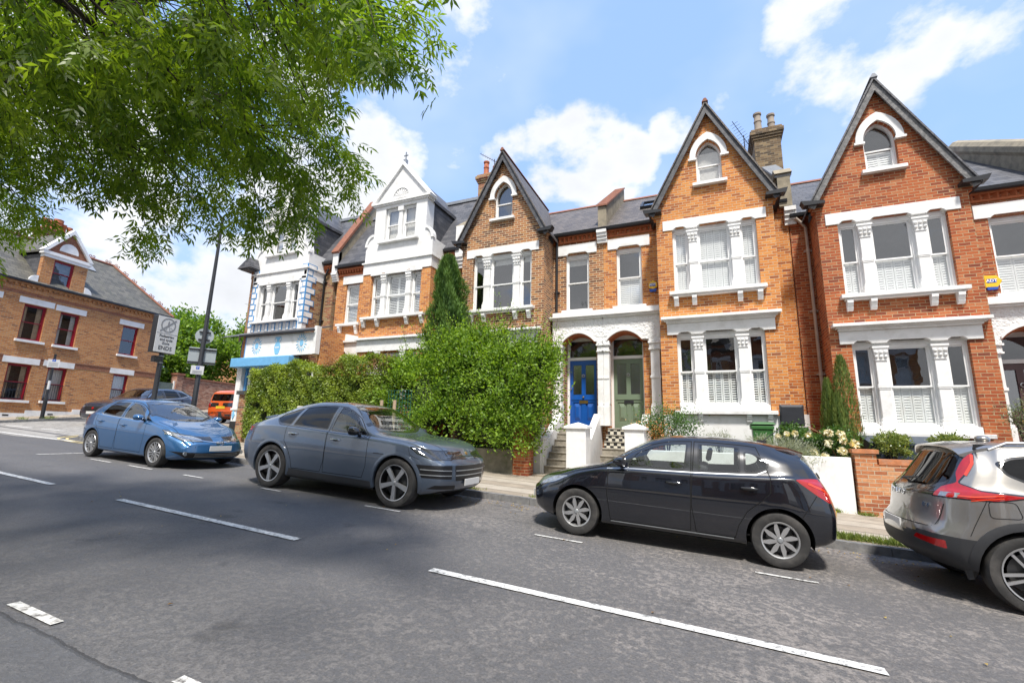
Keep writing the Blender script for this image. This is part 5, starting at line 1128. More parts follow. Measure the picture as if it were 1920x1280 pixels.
def handle_(root, cb, x, z, mat, sg, parent=None):
    y = cb.y_at(x, z, sg); m = MB(); m.tube([(x - .10, y - sg * .005, z), (x - .085, y + sg * .028, z + .004), (x, y + sg * .036, z + .006), (x + .085, y + sg * .030, z + .004), (x + .10, y - sg * .005, z)], [.010, .014, .016, .014, .010], 8); o = m.build('handle', mat, root, parent=parent or root, smooth=True)
    m = MB(); T = Matrix.Translation((x, y + sg * .001, z - .004)); m.add([(.07 * cos(a), sg * .003, .026 * sin(a)) for a in [2 * pi * i / 16 for i in range(16)]], [tuple(range(16))], T); m.build('handle_recess', GAP, root, parent=parent or root)
def interior_(root, L, W, zf, xs, zseat, roof, dash=None, mat=None, rhd=1):
    m = MB(); m.box(dash[0] - .3, xs[-1] + .5, -W + .12, W - .12, zf, zf + .02); m.box(dash[0] - .35, dash[0] + .18, -W + .15, W - .15, zf, dash[1] - .03); m.box(xs[-1] + .35, xs[-1] + .5, -W + .15, W - .15, zf, zseat + .45)
    o = m.build('interior', TRIMINT, root, bevel=.02)
    for k, x in enumerate(xs):
        for y in ((-.36, .36) if k == 0 else (-.4, 0, .4)):
            m = MB(); w = .23 if k == 0 else .19
            T = Matrix.Translation((x, y, zseat))
            def slab(x0, z0, x1, z1, t, ww): 
                d = Vector((x1 - x0, z1 - z0)).normalized(); nn = Vector((-d.y, d.x)) * t; m.prism([(x0, z0), (x1, z1), (x1 + nn.x, z1 + nn.y), (x0 + nn.x, z0 + nn.y)], 'y', -ww, ww, M=T)
            slab(-.25, .02, .25, -.02, .12, w); slab(.36, .02, .50, .55, .11, w); slab(.53, .62, .56, .78, .07, .11)
            m.build('seat', mat or TRIMINT, root, parent=o, bevel=.025)
    m = MB(); T = Matrix.Translation((dash[0] + .33, rhd * .36, dash[1] + .02)) @ Matrix.Rotation(radians(65), 4, 'Y'); m.lathe([(.18 + .013 * cos(a), .013 * sin(a)) for a in [2 * pi * i / 8 for i in range(9)]], 24, T); m.box(-.17, .17, -.015, .015, -.01, .01, T); m.build('steering_wheel', TRIMINT, root, parent=o)
def arches(cb, root, xw, r, zc, w, mat=PLAST, lip=.0, lipmat=None):
    n = 20
    for x in xw:
        for sg in (1, -1):
            m = MB(); A = [radians(-12 + 204 * i / n) for i in range(n + 1)]; vs = []
            for a in A:
                px, pz = x + r * cos(a), zc + r * sin(a); y = cb.y_at(px, pz, sg); vs += [(px, y - sg * .004, pz), (px, sg * (w - .34), pz)]
            m.add(vs, [(2 * i, 2 * i + 1, 2 * i + 3, 2 * i + 2) for i in range(n)])
            m.add([(x, sg * (w - .34), zc)] + [(x + r * cos(a), sg * (w - .34), zc + r * sin(a)) for a in A], [(0, i, i + 1) for i in range(1, n + 1)]); m.build('wheel_arch', GAP, root)
    if lip:
        for x in xw:
            for sg in (1, -1):
                m = MB(); A = [radians(-16 + 212 * i / n) for i in range(n + 1)]; vs = []; 
                for a in A:
                    for rr, o in ((r - .004, -.03), (r - .002, .010), (r + lip * .5, .014), (r + lip, .008), (r + lip + .004, -.02)):
                        px, pz = x + rr * cos(a), zc + rr * sin(a); y = cb.y_at(px, max(pz, .21), sg); vs.append((px, y + sg * o, pz))
                m.add(vs, [(5 * i + j, 5 * i + j + 1, 5 * i + j + 6, 5 * i + j + 5) for i in range(n) for j in range(4)]); m.build('arch_trim', lipmat or mat, root, smooth=True)
def strip_on(cb, root, pts, ax, w, mat, name, off=.003, sg=1, parent=None, close=False, nn=3):
    """a thin line laid on the shell along a 2-D path in side (x,z) or front (y,z) view"""
    P = [Vector(p) for p in pts]; Q = []
    for a, b in zip(P, P[1:] + ([P[0]] if close else [])):
        k = max(1, int((b - a).length / .05)); Q += [a.lerp(b, i / k) for i in range(k)]
    if not close: Q.append(P[-1])
    vs = []; 
    for i, p in enumerate(Q):
        d = (Q[(i + 1) % len(Q)] - Q[i - 1]) if close or 0 < i < len(Q) - 1 else (Q[min(i + 1, len(Q) - 1)] - Q[max(i - 1, 0)])
        d = d.normalized() if d.length else Vector((1, 0)); n_ = Vector((-d.y, d.x)) * w / 2
        for q in (p + n_, p - n_):
            if ax == 'side': h, no = cb.hit((q.x, sg * 2, q.y), (0, -sg, 0))
            elif ax == 'front': h, no = cb.hit((-1, q.x, q.y), (1, 0, 0))
            elif ax == 'rear': h, no = cb.hit((cb.L + 1, q.x, q.y), (-1, 0, 0))
            else: h, no = cb.hit((q.x, q.y, 3), (0, 0, -1))
            vs.append(tuple(h + no * off) if h else (q.x, sg * .8, q.y))
    k = len(Q); fs = [(2 * i, 2 * i + 1, (2 * i + 3) % (2 * k), (2 * i + 2) % (2 * k)) for i in range(k if close else k - 1)]
    m = MB(); m.add(vs, fs); return m.build(name, mat, root, parent=parent, smooth=True)
def patch_on(cb, root, poly, ax, mat, name, off=.004, sg=1, thick=.0, parent=None):
    """a small plate hugging the shell"""
    vs = []
    for p in poly:
        if ax == 'side': h, no = cb.hit((p[0], sg * 2, p[1]), (0, -sg, 0))
        elif ax == 'front': h, no = cb.hit((-1, p[0], p[1]), (1, 0, 0))
        else: h, no = cb.hit((cb.L + 1, p[0], p[1]), (-1, 0, 0))
        vs.append(h + no * off if h else Vector((0, 0, 0)))
    k = len(vs); m = MB()
    if thick:
        d = {'side': Vector((0, sg, 0)), 'front': Vector((-1, 0, 0)), 'rear': Vector((1, 0, 0))}[ax] * thick
        m.add([tuple(v) for v in vs] + [tuple(v + d) for v in vs], [tuple(range(k)), tuple(range(2 * k - 1, k - 1, -1))] + [(i, (i + 1) % k, (i + 1) % k + k, i + k) for i in range(k)])
    else: m.add([tuple(v) for v in vs], [tuple(range(k))])
    return m.build(name, mat, root, parent=parent)
def place_car(root, x, y, facing, zoff=0):
    """facing +1: nose towards +x; the car sits on the sloping street"""
    root.location = (x, y, G(x, y) + zoff); pit = math.atan(.045)
    root.rotation_euler = (0, -pit * (-1) if facing < 0 else -pit * (1) * -1, 0)
def finish_car(root, cx, cy, facing, L, yaw=0):
    # body modelled with x back from the nose; turn so the nose points along `facing` (radians)
    a = facing + pi
    nx, ny = cos(facing), sin(facing); sl = (G(cx + nx, cy + ny) - G(cx - nx, cy - ny)) / 2
    R = Matrix.Rotation(a, 4, 'Z') @ Matrix.Rotation(math.atan(sl), 4, 'Y')
    M_ = Matrix.Translation((cx, cy, G(cx, cy) + .004)) @ R @ Matrix.Translation((-L / 2, 0, 0))
    root.location = M_.to_translation(); root.rotation_euler = M_.to_euler()
def carroot(label, cat='car'):
    r = bpy.data.objects.new('parked_car', None); COL.objects.link(r); r['label'] = label; r['category'] = cat; r['group'] = 'cars parked along the kerb'; return r
def std_glass(cb, root, side_wins, wind, rearw, glass=CARGL, rglass=CARGL, wglass=None, trim=GLOSSB, border=.024, chrome=None):
    """windows cut from the shell: rubber border stays as trim, the pane becomes glass"""
    for i, p in enumerate(side_wins):
        cb.side(p, 'wt%d' % i); cb.side(offset_poly(p, border), 'wg%d' % i, over=[('wt%d' % i, 1), ('wt%d' % i, -1)])
    cb.top(wind[0], 'wst', nmin=.1, over=[]) if wind else None
    if wind: cb.top(wind[1], 'wsg', nmin=.1, over=[('wst', 0)])
    if rearw: cb.front(rearw[0], 'rwt', lo=rearw[2], nmin=.05); cb.front(rearw[1], 'rwg', lo=rearw[2], over=[('rwt', 0)], nmin=.05)
    for i, p in enumerate(side_wins):
        for sg in (1, -1):
            w = cb.take([('wt%d' % i, sg)], 'window', trim, root)
            if w: cb.take([('wg%d' % i, sg)], 'pane', glass if i < 1 else rglass, root, parent=w, off=.004)
    w = cb.take(['wst'], 'windscreen', trim, root)
    if w: cb.take(['wsg'], 'pane', wglass or CARGLW, root, parent=w, off=.003)
    if rearw:
        w = cb.take(['rwt'], 'rear_window', trim, root)
        if w: cb.take(['rwg'], 'pane', rglass, root, parent=w, off=.003)
def doors(cb, root, polys, paint, hand, hm, gap=.010):
    for i, p in enumerate(polys):
        q = offset_poly(p, gap); cb.side(p, 'dgap', over=[]); cb.side(q, 'door%d' % i, over=[('dgap', 1), ('dgap', -1)])
        for sg in (1, -1):
            d = cb.take([('door%d' % i, sg)], 'door', paint, root)
            if d: handle_(root, cb, hand[i][0], hand[i][1], hm, sg, parent=d)
    cb.take(['dgap'], 'shut_line', GAP, root, off=.004)

def swin(cb, zt, zb, x0b, x0t, x1t, x1b, r=.05, top=.105, bot=.03, n=7):
    """side window between belt and roof line"""
    T, B = curve(zt), curve(zb); P = [(x0b + (x1b - x0b) * i / n, B(x0b + (x1b - x0b) * i / n) + bot) for i in range(n + 1)] + [(x1t + (x0t - x1t) * i / n, T(x1t + (x0t - x1t) * i / n) - top) for i in range(n + 1)]
    return round_poly(P, [r if i in (0, n, n + 1, 2 * n + 1) else 0 for i in range(len(P))])
def sdoor(cb, zt, zb, x0, x0t, x1, z0, x1t=None, arch=None, top=.075, n=6):
    T, B = curve(zt), curve(zb); x1t = x1t or x1
    P = [(x0 + .05, z0)] + ([(x1, z0)] if not arch else arch) + [(x1, B(x1))] + [(x1t + (x0t - x1t) * i / n, T(x1t + (x0t - x1t) * i / n) - top) for i in range(n + 1)] + [(x0, B(x0) + .0), (x0 - .01, .6)]
    return P
def windpoly(x0, xc, x1, y0, y1, k=5):
    """windscreen in plan: x0 base centre, xc base corner, x1 top"""
    lo = [(x0 + (xc - x0) * (t / k) ** 2.2, y0 * t / k) for t in range(k + 1)]; hi = [(x1 + .06 * (t / k) ** 2, y1 * t / k) for t in range(k + 1)]
    return lo + hi[::-1] + [(x, -y) for x, y in hi[1:]] + [(x, -y) for x, y in lo[1:]][::-1]
def lamp(cb, root, name, mat, sides=(), fronts=(), hi=None, lo=None, parent=None, border=None, bmat=None, over=()):
    """a lamp that wraps a corner: the part of the shell inside both its side outline and its end outline"""
    P = list(sides) or [[(-1, -1), (9, -1), (9, 9), (-1, 9)]]; Q = list(fronts) or [[(.2, -1), (2, -1), (2, 9), (.2, 9)]]
    lim = (lambda c: c.x < hi) if hi is not None else ((lambda c: c.x > lo) if lo is not None else (lambda c: True))
    for sg in (1, -1):
        def region(P, Q, ok, key):
            ids = {0} | {cb.reg.get(k, -1) for k in ok}
            A = cb._cut(P, (0, 2), lambda c, n: c.y * sg > .15 and lim(c)); save = {}
            cb.n += 1; tmp = cb.n
            for f in A:
                if f[cb.lay] in ids: f[cb.lay] = tmp
            Bf = cb._cut([(sg * y, z) for y, z in Q], (1, 2), lambda c, n: c.y * sg > .15 and lim(c)); Bs = {f for f in Bf if f[cb.lay] == tmp}
            base = cb.reg.get(ok[0], 0) if ok and key.endswith('i') else 0
            for f in cb.bm.faces:
                if f[cb.lay] == tmp and f not in Bs: f[cb.lay] = base
            cb.mark(list(Bs), (key, 0))
        key = '%s%d_%d' % (name, sg, cb.n)
        region(P[0], Q[0], list(over), key)
        if border: region(offset_poly(P[0], border) if sides else P[0], offset_poly(Q[0], border) if fronts else Q[0], [(key, 0)], key + 'i')
        b = cb.take([key], name, bmat if border else mat, root, off=-.002)
        if border: cb.take([key + 'i'], 'lens', mat, root, parent=b, off=-.002)
def region_front(cb, root, name, poly, mat, hi=None, lo=None, off=0, nmin=.1, mir=False, parent=None, over=()):
    keys = []
    for sg in ((1, -1) if mir else (1,)):
        k = '%s_%d_%d' % (name, sg, cb.n); cb.front([(sg * y, z) for y, z in poly], k, hi=hi, lo=lo, nmin=nmin, over=list(over)); keys.append(k)
    for k in keys: o = cb.take([k], name, mat, root, off=off, parent=parent)
    return o
def wheels_cut(cb, axles, R, W_, gap=.05, zc=None):
    zc = zc or R
    for x in axles:
        r = R + gap; P = shape_arc(x, r, zc, 26); P = P + [(x - r * .99, 0), (x + r * .99, 0)]; cb.side(P, 'arch', ymin=.4)
        i = cb.reg.get(('arch', 1)) 
        for f in cb.bm.faces:
            c = f.calc_center_median()
            if f[cb.lay] == 0 and abs(c.y) > W_ - .36 and abs(c.x - x) < r * .98 and c.z < zc + .1 and abs(f.normal.z) > .4: f[cb.lay] = i
def blank_plate(cb, root, y, z, w, h, x, mat, name='number_plate', rot=0):
    m = MB(); m.box(x - .006, x + .006, y - w / 2, y + w / 2, z - h / 2, z + h / 2); return m.build(name, mat, root, bevel=.003)
def roof_spoiler(cb, root, x0, x1, ym, drop, mat, t=.045):
    n = 16; vs = []
    for i in range(n + 1):
        y = -ym + 2 * ym * i / n; q = abs(y) / ym; h, no = cb.hit((x0, y, 3), (0, 0, -1)); h2, no = cb.hit((x0 + .12, y, 3), (0, 0, -1)); z0 = h.z; sl = (h2.z - h.z) / .12; xe = x1 - .07 * q ** 3; z1 = z0 + (xe - x0) * sl * .7 - drop * .3 - .02 * q ** 4
        zm = z0 + (xe - x0) * .5 * sl * .8; vs += [(x0, y, z0 + .002), ((x0 + xe) / 2, y, max(zm, z0 - .05) + .012), (xe, y, z1), (xe - .01, y, z1 - .018), ((x0 + xe) / 2, y, z1 - t * 1.3), (x0, y, z0 - .03)]
    fs = [(6 * i + j, 6 * i + (j + 1) % 6, 6 * i + 6 + (j + 1) % 6, 6 * i + 6 + j) for i in range(n) for j in range(6)] + [tuple(range(6)), tuple(range(6 * n, 6 * n + 6))]
    m = MB(); m.add(vs, fs); m.build('spoiler', mat, root, smooth=True)
LHOT = plain('bright red lamp glint', (.62, .05, .015), .15, var=.1, coat=1)  # bright colour for strips painted on lamps as inner stripes and glints
def rail_(cb, root, sg, y, xs, mat):
    P = []
    for i, x in enumerate(xs): h, n = cb.hit((x, sg * y, 3), (0, 0, -1)); P.append((x, sg * y, h.z + (.004 if i in (0, len(xs) - 1) else .035)))
    m = MB(); m.tube(P, .015, 8); m.build('roof_rail', mat, root, smooth=True)
def wiper(cb, root, pts, ax='top'): strip_on(cb, root, pts, ax, .02, PLAST, 'wiper', off=.012)
def base_common(cb, root, L, W_, axles, R, rim, style, paint, lipw=0, lipmat=None, steer=0, tyw=.2, gap=.05):
    wheels_cut(cb, axles, R, W_, gap)
    for x, st in zip(axles, (steer, 0)):
        for sg in (1, -1): wheel(root, x, sg, sg * (W_ - .012), R, rim, style, tyw, st)
    arches(cb, root, axles, R + gap, R, W_, lip=lipw, lipmat=lipmat)
# ---- black hatchback -------------------------------------------------------
def car_black():
    root = carroot('dark blue-black five-door hatchback parked nose left in front of the steps'); L = 4.02; Wd = .872
    zt = [(0, .60), (.06, .69), (.2, .765), (.5, .85), (.9, .94), (1.12, .99), (1.3, 1.10), (1.55, 1.265), (1.85, 1.405), (2.15, 1.465), (2.5, 1.482), (2.9, 1.475), (3.3, 1.445), (3.7, 1.40), (3.95, 1.36), (4.02, 1.33)]
    zb = [(0, .50), (.2, .68), (.5, .77), (.9, .88), (1.2, .945), (1.6, .965), (2.5, .99), (3.2, 1.03), (3.7, 1.05), (4.02, 1.0)]
    cb = CarBody(L, zt, zb, [(0, .70), (.15, .79), (.4, .845), (.8, .868), (2, .872), (3.3, .872), (3.7, .85), (4.02, .77)], [(0, .56), (.3, .66), (.9, .71), (1.12, .73), (1.4, .67), (1.8, .60), (2.2, .575), (3, .565), (3.6, .55), (4.02, .53)],
                 [(0, .24), (.3, .19), (3.5, .19), (3.8, .25), (4.02, .32)], bow_f=.30, bow_r=.14, ff=[(.2, .10), (.35, .02), (.5, 0), (.62, .01), (.72, .07)], fr=[(.2, .10), (.35, .02), (.6, 0), (.85, .06), (.97, .12), (1.2, .26), (1.36, .34)])
    base_common(cb, root, L, Wd, (.83, 3.34), .315, .205, (ALLOY, ALLOY, 8, SP_BLADE), P_BLK, steer=0)
    w = [swin(cb, zt, zb, 1.50, 1.60, 2.30, 2.27), swin(cb, zt, zb, 2.42, 2.42, 2.93, 2.93, r=.03), round_poly([(2.97, 1.05), (2.97, 1.325), (3.12, 1.30), (3.26, 1.21), (3.24, 1.12), (3.12, 1.06)], .05), round_poly([(1.20, .975), (1.42, .985), (1.44, 1.09)], .02)]
    std_glass(cb, root, [w[3], w[0], w[1], w[2]], (windpoly(1.13, 1.36, 1.90, .70, .53), windpoly(1.17, 1.42, 1.87, .67, .50)), ([(-.56, 1.31), (.56, 1.31), (.66, 1.02), (-.66, 1.02)], [(-.54, 1.29), (.54, 1.29), (.63, 1.04), (-.63, 1.04)], 3.3), rglass=CARGL)
    lamp(cb, root, 'headlight', LCLR, [round_poly([(-.1, .60), (-.1, .74), (.30, .745), (.66, .80), (.70, .785), (.50, .68), (.2, .59)], .02)], [[(.44, .55), (.44, .70), (.6, .85), (1, .85), (1, .5)]], hi=.9, border=.012, bmat=GLOSSB)
    lamp(cb, root, 'tail_light', LRED, [round_poly([(3.52, 1.03), (3.72, 1.05), (4.2, 1.02), (4.2, .80), (3.88, .785), (3.74, .87)], .03)], [[(.56, .78), (1, .74), (1, 1.1), (.62, 1.06)]], lo=3.4)
    doors(cb, root, [sdoor(cb, zt, zb, 1.26, 1.52, 2.345, .27, top=.08), sdoor(cb, zt, zb, 2.353, 2.37, 3.26, .27, x1t=3.12, arch=[(2.86, .27), (2.90, .42), (3.0, .60), (3.14, .72), (3.26, .85)], top=.08)], P_BLK, [(2.13, .845), (3.02, .875)], P_BLK)
    region_front(cb, root, 'grille', round_poly([(-.5, .50), (.5, .50), (.42, .36), (-.42, .36)], .04), GRILLE, hi=.5)
    region_front(cb, root, 'lower_grille', round_poly([(-.6, .31), (.6, .31), (.55, .24), (-.55, .24)], .02), GRILLE, hi=.5)
    strip_on(cb, root, [(-.42, .66), (0, .62), (.42, .66)], 'front', .02, CHROME, 'grille_bar', off=.012)
    cb.rest('body', P_BLK, root)
    for sg in (1, -1):
        mirror_(root, cb, 1.42, .985, P_BLK, sg)
        strip_on(cb, root, [(1.24, .945), (1.6, .972), (2.4, 1.0), (3.1, 1.04), (3.22, 1.10)], 'side', .012, CHROME if 0 else STEEL, 'window_trim', sg=sg)
        strip_on(cb, root, [(1.32, .262), (2.84, .262)], 'side', .012, STEEL, 'sill_trim', sg=sg)
        strip_on(cb, root, [(3.74, .86), (3.58, .60)], 'side', .006, GAP, 'shut_line', sg=sg); strip_on(cb, root, [(.62, .74), (.60, .62), (.55, .58)], 'side', .006, GAP, 'shut_line', sg=sg)
        patch_on(cb, root, [(1.02, .80), (1.12, .80), (1.12, .825), (1.02, .825)], 'side', CHROME, 'wing_badge', sg=sg)
    roof_spoiler(cb, root, 3.35, 3.70, .52, .045, P_BLK)
    m = MB(); m.box(3.18, 3.30, -.03, .03, 1.44, 1.475); m.tube([(3.26, 0, 1.47), (3.48, 0, 1.66)], .006, 5); m.build('roof_aerial', PLAST, root)
    h, n = cb.hit((L + 1, 0, 1.02), (-1, 0, 0)); h2, n = cb.hit((L + 1, -.32, 1.10), (-1, 0, 0)); m = MB(); m.tube([h, h + Vector((.035, 0, .01)), h2 + Vector((.015, 0, 0))], .011, 6); m.build('rear_wiper', PLAST, root)
    for sg in (1, -1): strip_on(cb, root, [(3.66, .995), (3.82, .93), (3.90, .84)], 'side', .022, LHOT, 'lamp_glint', sg=sg, off=.006)
    blank_plate(cb, root, 0, .42, .52, .11, -.035, PLATE_W); blank_plate(cb, root, 0, .60, .52, .11, 4.03, PLATE_Y)
    interior_(root, L, Wd, .3, (2.05, 2.85), .52, 1.4, dash=(1.35, .93)); finish_car(root, -.69, 7.49, pi, L); return root
# ---- slate coupe SUV -------------------------------------------------------
def car_grey():
    root = carroot('slate grey coupe-roofed SUV with black five-spoke wheels in front of the bush'); L = 4.93; Wd = .985
    zt = [(0, .88), (.06, .965), (.2, 1.03), (.5, 1.08), (.9, 1.115), (1.3, 1.14), (1.48, 1.17), (1.75, 1.36), (2.0, 1.52), (2.3, 1.64), (2.6, 1.678), (3.0, 1.67), (3.4, 1.62), (3.8, 1.52), (4.2, 1.38), (4.55, 1.24), (4.8, 1.17), (4.93, 1.13)]
    zb = [(0, .76), (.2, .92), (.5, .99), (.9, 1.035), (1.4, 1.07), (2, 1.09), (3, 1.13), (3.8, 1.15), (4.4, 1.11), (4.93, 1.0)]
    cb = CarBody(L, zt, zb, [(0, .82), (.2, .91), (.5, .96), (.95, .985), (1.7, .962), (3.1, .965), (3.8, .99), (4.5, .955), (4.93, .84)], [(0, .68), (.4, .78), (1.3, .80), (1.5, .80), (1.9, .72), (2.4, .635), (3.2, .61), (4, .60), (4.6, .66), (4.93, .70)],
                 [(0, .28), (.4, .22), (4.2, .24), (4.7, .34), (4.93, .45)], bow_f=.30, bow_r=.22, ff=[(.22, .14), (.34, .05), (.5, 0), (.72, 0), (.82, .05), (.92, .12)], fr=[(.3, .12), (.5, .02), (.75, 0), (1.0, .04), (1.13, .02)], rnd=.07, zmid=.62)
    base_common(cb, root, L, Wd, (.91, 3.805), .395, .285, (ALLOY_D, ALLOY, 5, SP_FIVE), P_GREY, lipw=.055, lipmat=P_GREY, tyw=.26, gap=.045)
    w = [swin(cb, zt, zb, 1.78, 2.02, 2.47, 2.48, r=.04, bot=.02, top=.095), swin(cb, zt, zb, 2.54, 2.55, 3.34, 3.42, r=.04, bot=.02, top=.095), round_poly([(3.46, 1.165), (3.39, 1.525), (3.60, 1.475), (3.86, 1.375), (3.93, 1.27), (3.78, 1.18)], .05), round_poly([(1.60, 1.095), (1.76, 1.105), (1.98, 1.36)], .015)]
    std_glass(cb, root, [w[0], w[1], w[2], w[3]], (windpoly(1.45, 1.72, 2.18, .80, .60), windpoly(1.50, 1.80, 2.15, .77, .57)), None, rglass=CARGLD)
    cb.top([(2.30, .54), (3.3, .52), (3.3, -.52), (2.30, -.54)], 'pano', nmin=.6, over=[]); cb.take(['pano'], 'roof_glass', GLOSSB, root)
    cb.top([(3.85, .50), (4.55, .56), (4.55, -.56), (3.85, -.50)], 'rw', nmin=.3, over=[]); cb.take(['rw'], 'rear_window', CARGLD, root)
    lamp(cb, root, 'headlight', LDK, [round_poly([(-.1, .80), (-.1, .93), (.36, .955), (.62, 1.0), (.70, .985), (.55, .88), (.3, .80)], .03)], [[(.54, .74), (.50, .97), (.80, 1.05), (1.1, 1.05), (1.1, .70)]], hi=.95, border=.014, bmat=GLOSSB)
    region_front(cb, root, 'grille', round_poly([(-.46, .47), (.46, .47), (.50, .72), (-.50, .72)], .02), GRILLE, hi=.5)
    region_front(cb, root, 'side_intake', round_poly([(.55, .50), (.93, .52), (.95, .72), (.56, .72)], .02), GRILLE, hi=.8, mir=True)
    region_front(cb, root, 'lower_intake', round_poly([(.40, .33), (.86, .35), (.80, .41), (.44, .40)], .01), GRILLE, hi=.8, mir=True)
    region_front(cb, root, 'lower_grille', round_poly([(-.8, .22), (.8, .22), (.7, .31), (-.7, .31)], .01), GRILLE, hi=.8)
    for z in (.56, .64):
        strip_on(cb, root, [(-.48, z), (.48, z)], 'front', .016, STEEL, 'grille_slat', off=.012)
        for sg in (1, -1): strip_on(cb, root, [(sg * .57, z), (sg * .92, z + .01)], 'front', .014, STEEL, 'grille_slat', off=.012)
    cb.side([(1.33, .2), (3.38, .2), (3.38, .40), (2.9, .385), (1.33, .36)], 'clad', over=[]); [cb.take([('clad', q)], 'sill_cladding', PLAST, root, off=-.006) for q in (1, -1)]
    lamp(cb, root, 'tail_light', LRED, [round_poly([(4.50, 1.07), (5.2, 1.10), (5.2, 1.02), (4.50, 1.00)], .01)], [], lo=4.3)
    doors(cb, root, [sdoor(cb, zt, zb, 1.55, 1.92, 2.50, .40, top=.09), sdoor(cb, zt, zb, 2.508, 2.52, 3.52, .40, x1t=3.40, arch=[(3.26, .40), (3.30, .55), (3.40, .74), (3.52, .88)], top=.09)], P_GREY, [(2.28, .985), (3.32, 1.02)], CHROME)
    cb.rest('body', P_GREY, root)
    for sg in (1, -1):
        mirror_(root, cb, 1.78, 1.09, GLOSSB, sg, .25, .16)
        strip_on(cb, root, [(1.62, 1.078), (2.5, 1.105), (3.4, 1.15), (3.74, 1.165), (3.90, 1.26), (3.84, 1.37), (3.55, 1.475), (3.2, 1.535), (2.7, 1.585), (2.35, 1.565), (2.05, 1.445), (1.62, 1.09)], 'side', .014, GLOSSB, 'window_trim', sg=sg)
        strip_on(cb, root, [(1.18, .83), (1.40, .83)], 'side', .014, METAL, 'wing_script', sg=sg)
        strip_on(cb, root, [(.9, .90), (1.5, .845)], 'side', .006, GAP, 'shut_line', sg=sg) if 0 else None
        strip_on(cb, root, [(.72, .985), (.66, .86), (.5, .80)], 'side', .006, GAP, 'shut_line', sg=sg)
    # the bonnet's raised spears and its shut line
    for sg in (1, -1): strip_on(cb, root, [(.12, sg * .55), (.6, sg * .68), (1.42, sg * .74)], 'top', .008, GAP, 'bonnet_line')
    strip_on(cb, root, [(-.62, .83), (-.3, .855), (.3, .855), (.62, .83)], 'front', .008, GAP, 'bonnet_line')
    m = MB(); h, n = cb.hit((-1, 0, .90), (1, 0, 0)); m.cyl(h, h + n * .01, .036, .03, 10); m.build('bonnet_badge', BRASS, root)
    m = MB(); m.prism([(4.30, 1.335), (4.60, 1.275), (4.63, 1.25), (4.30, 1.24)], 'y', -.56, .56); m.build('spoiler', P_GREY, root, bevel=.008)
    blank_plate(cb, root, 0, .44, .52, .11, -.02, PLATE_W)
    interior_(root, L, Wd, .35, (2.45, 3.3), .75, 1.6, dash=(1.75, 1.08), mat=SEATL, rhd=1); finish_car(root, -6.43, 7.37, 0, L); return root
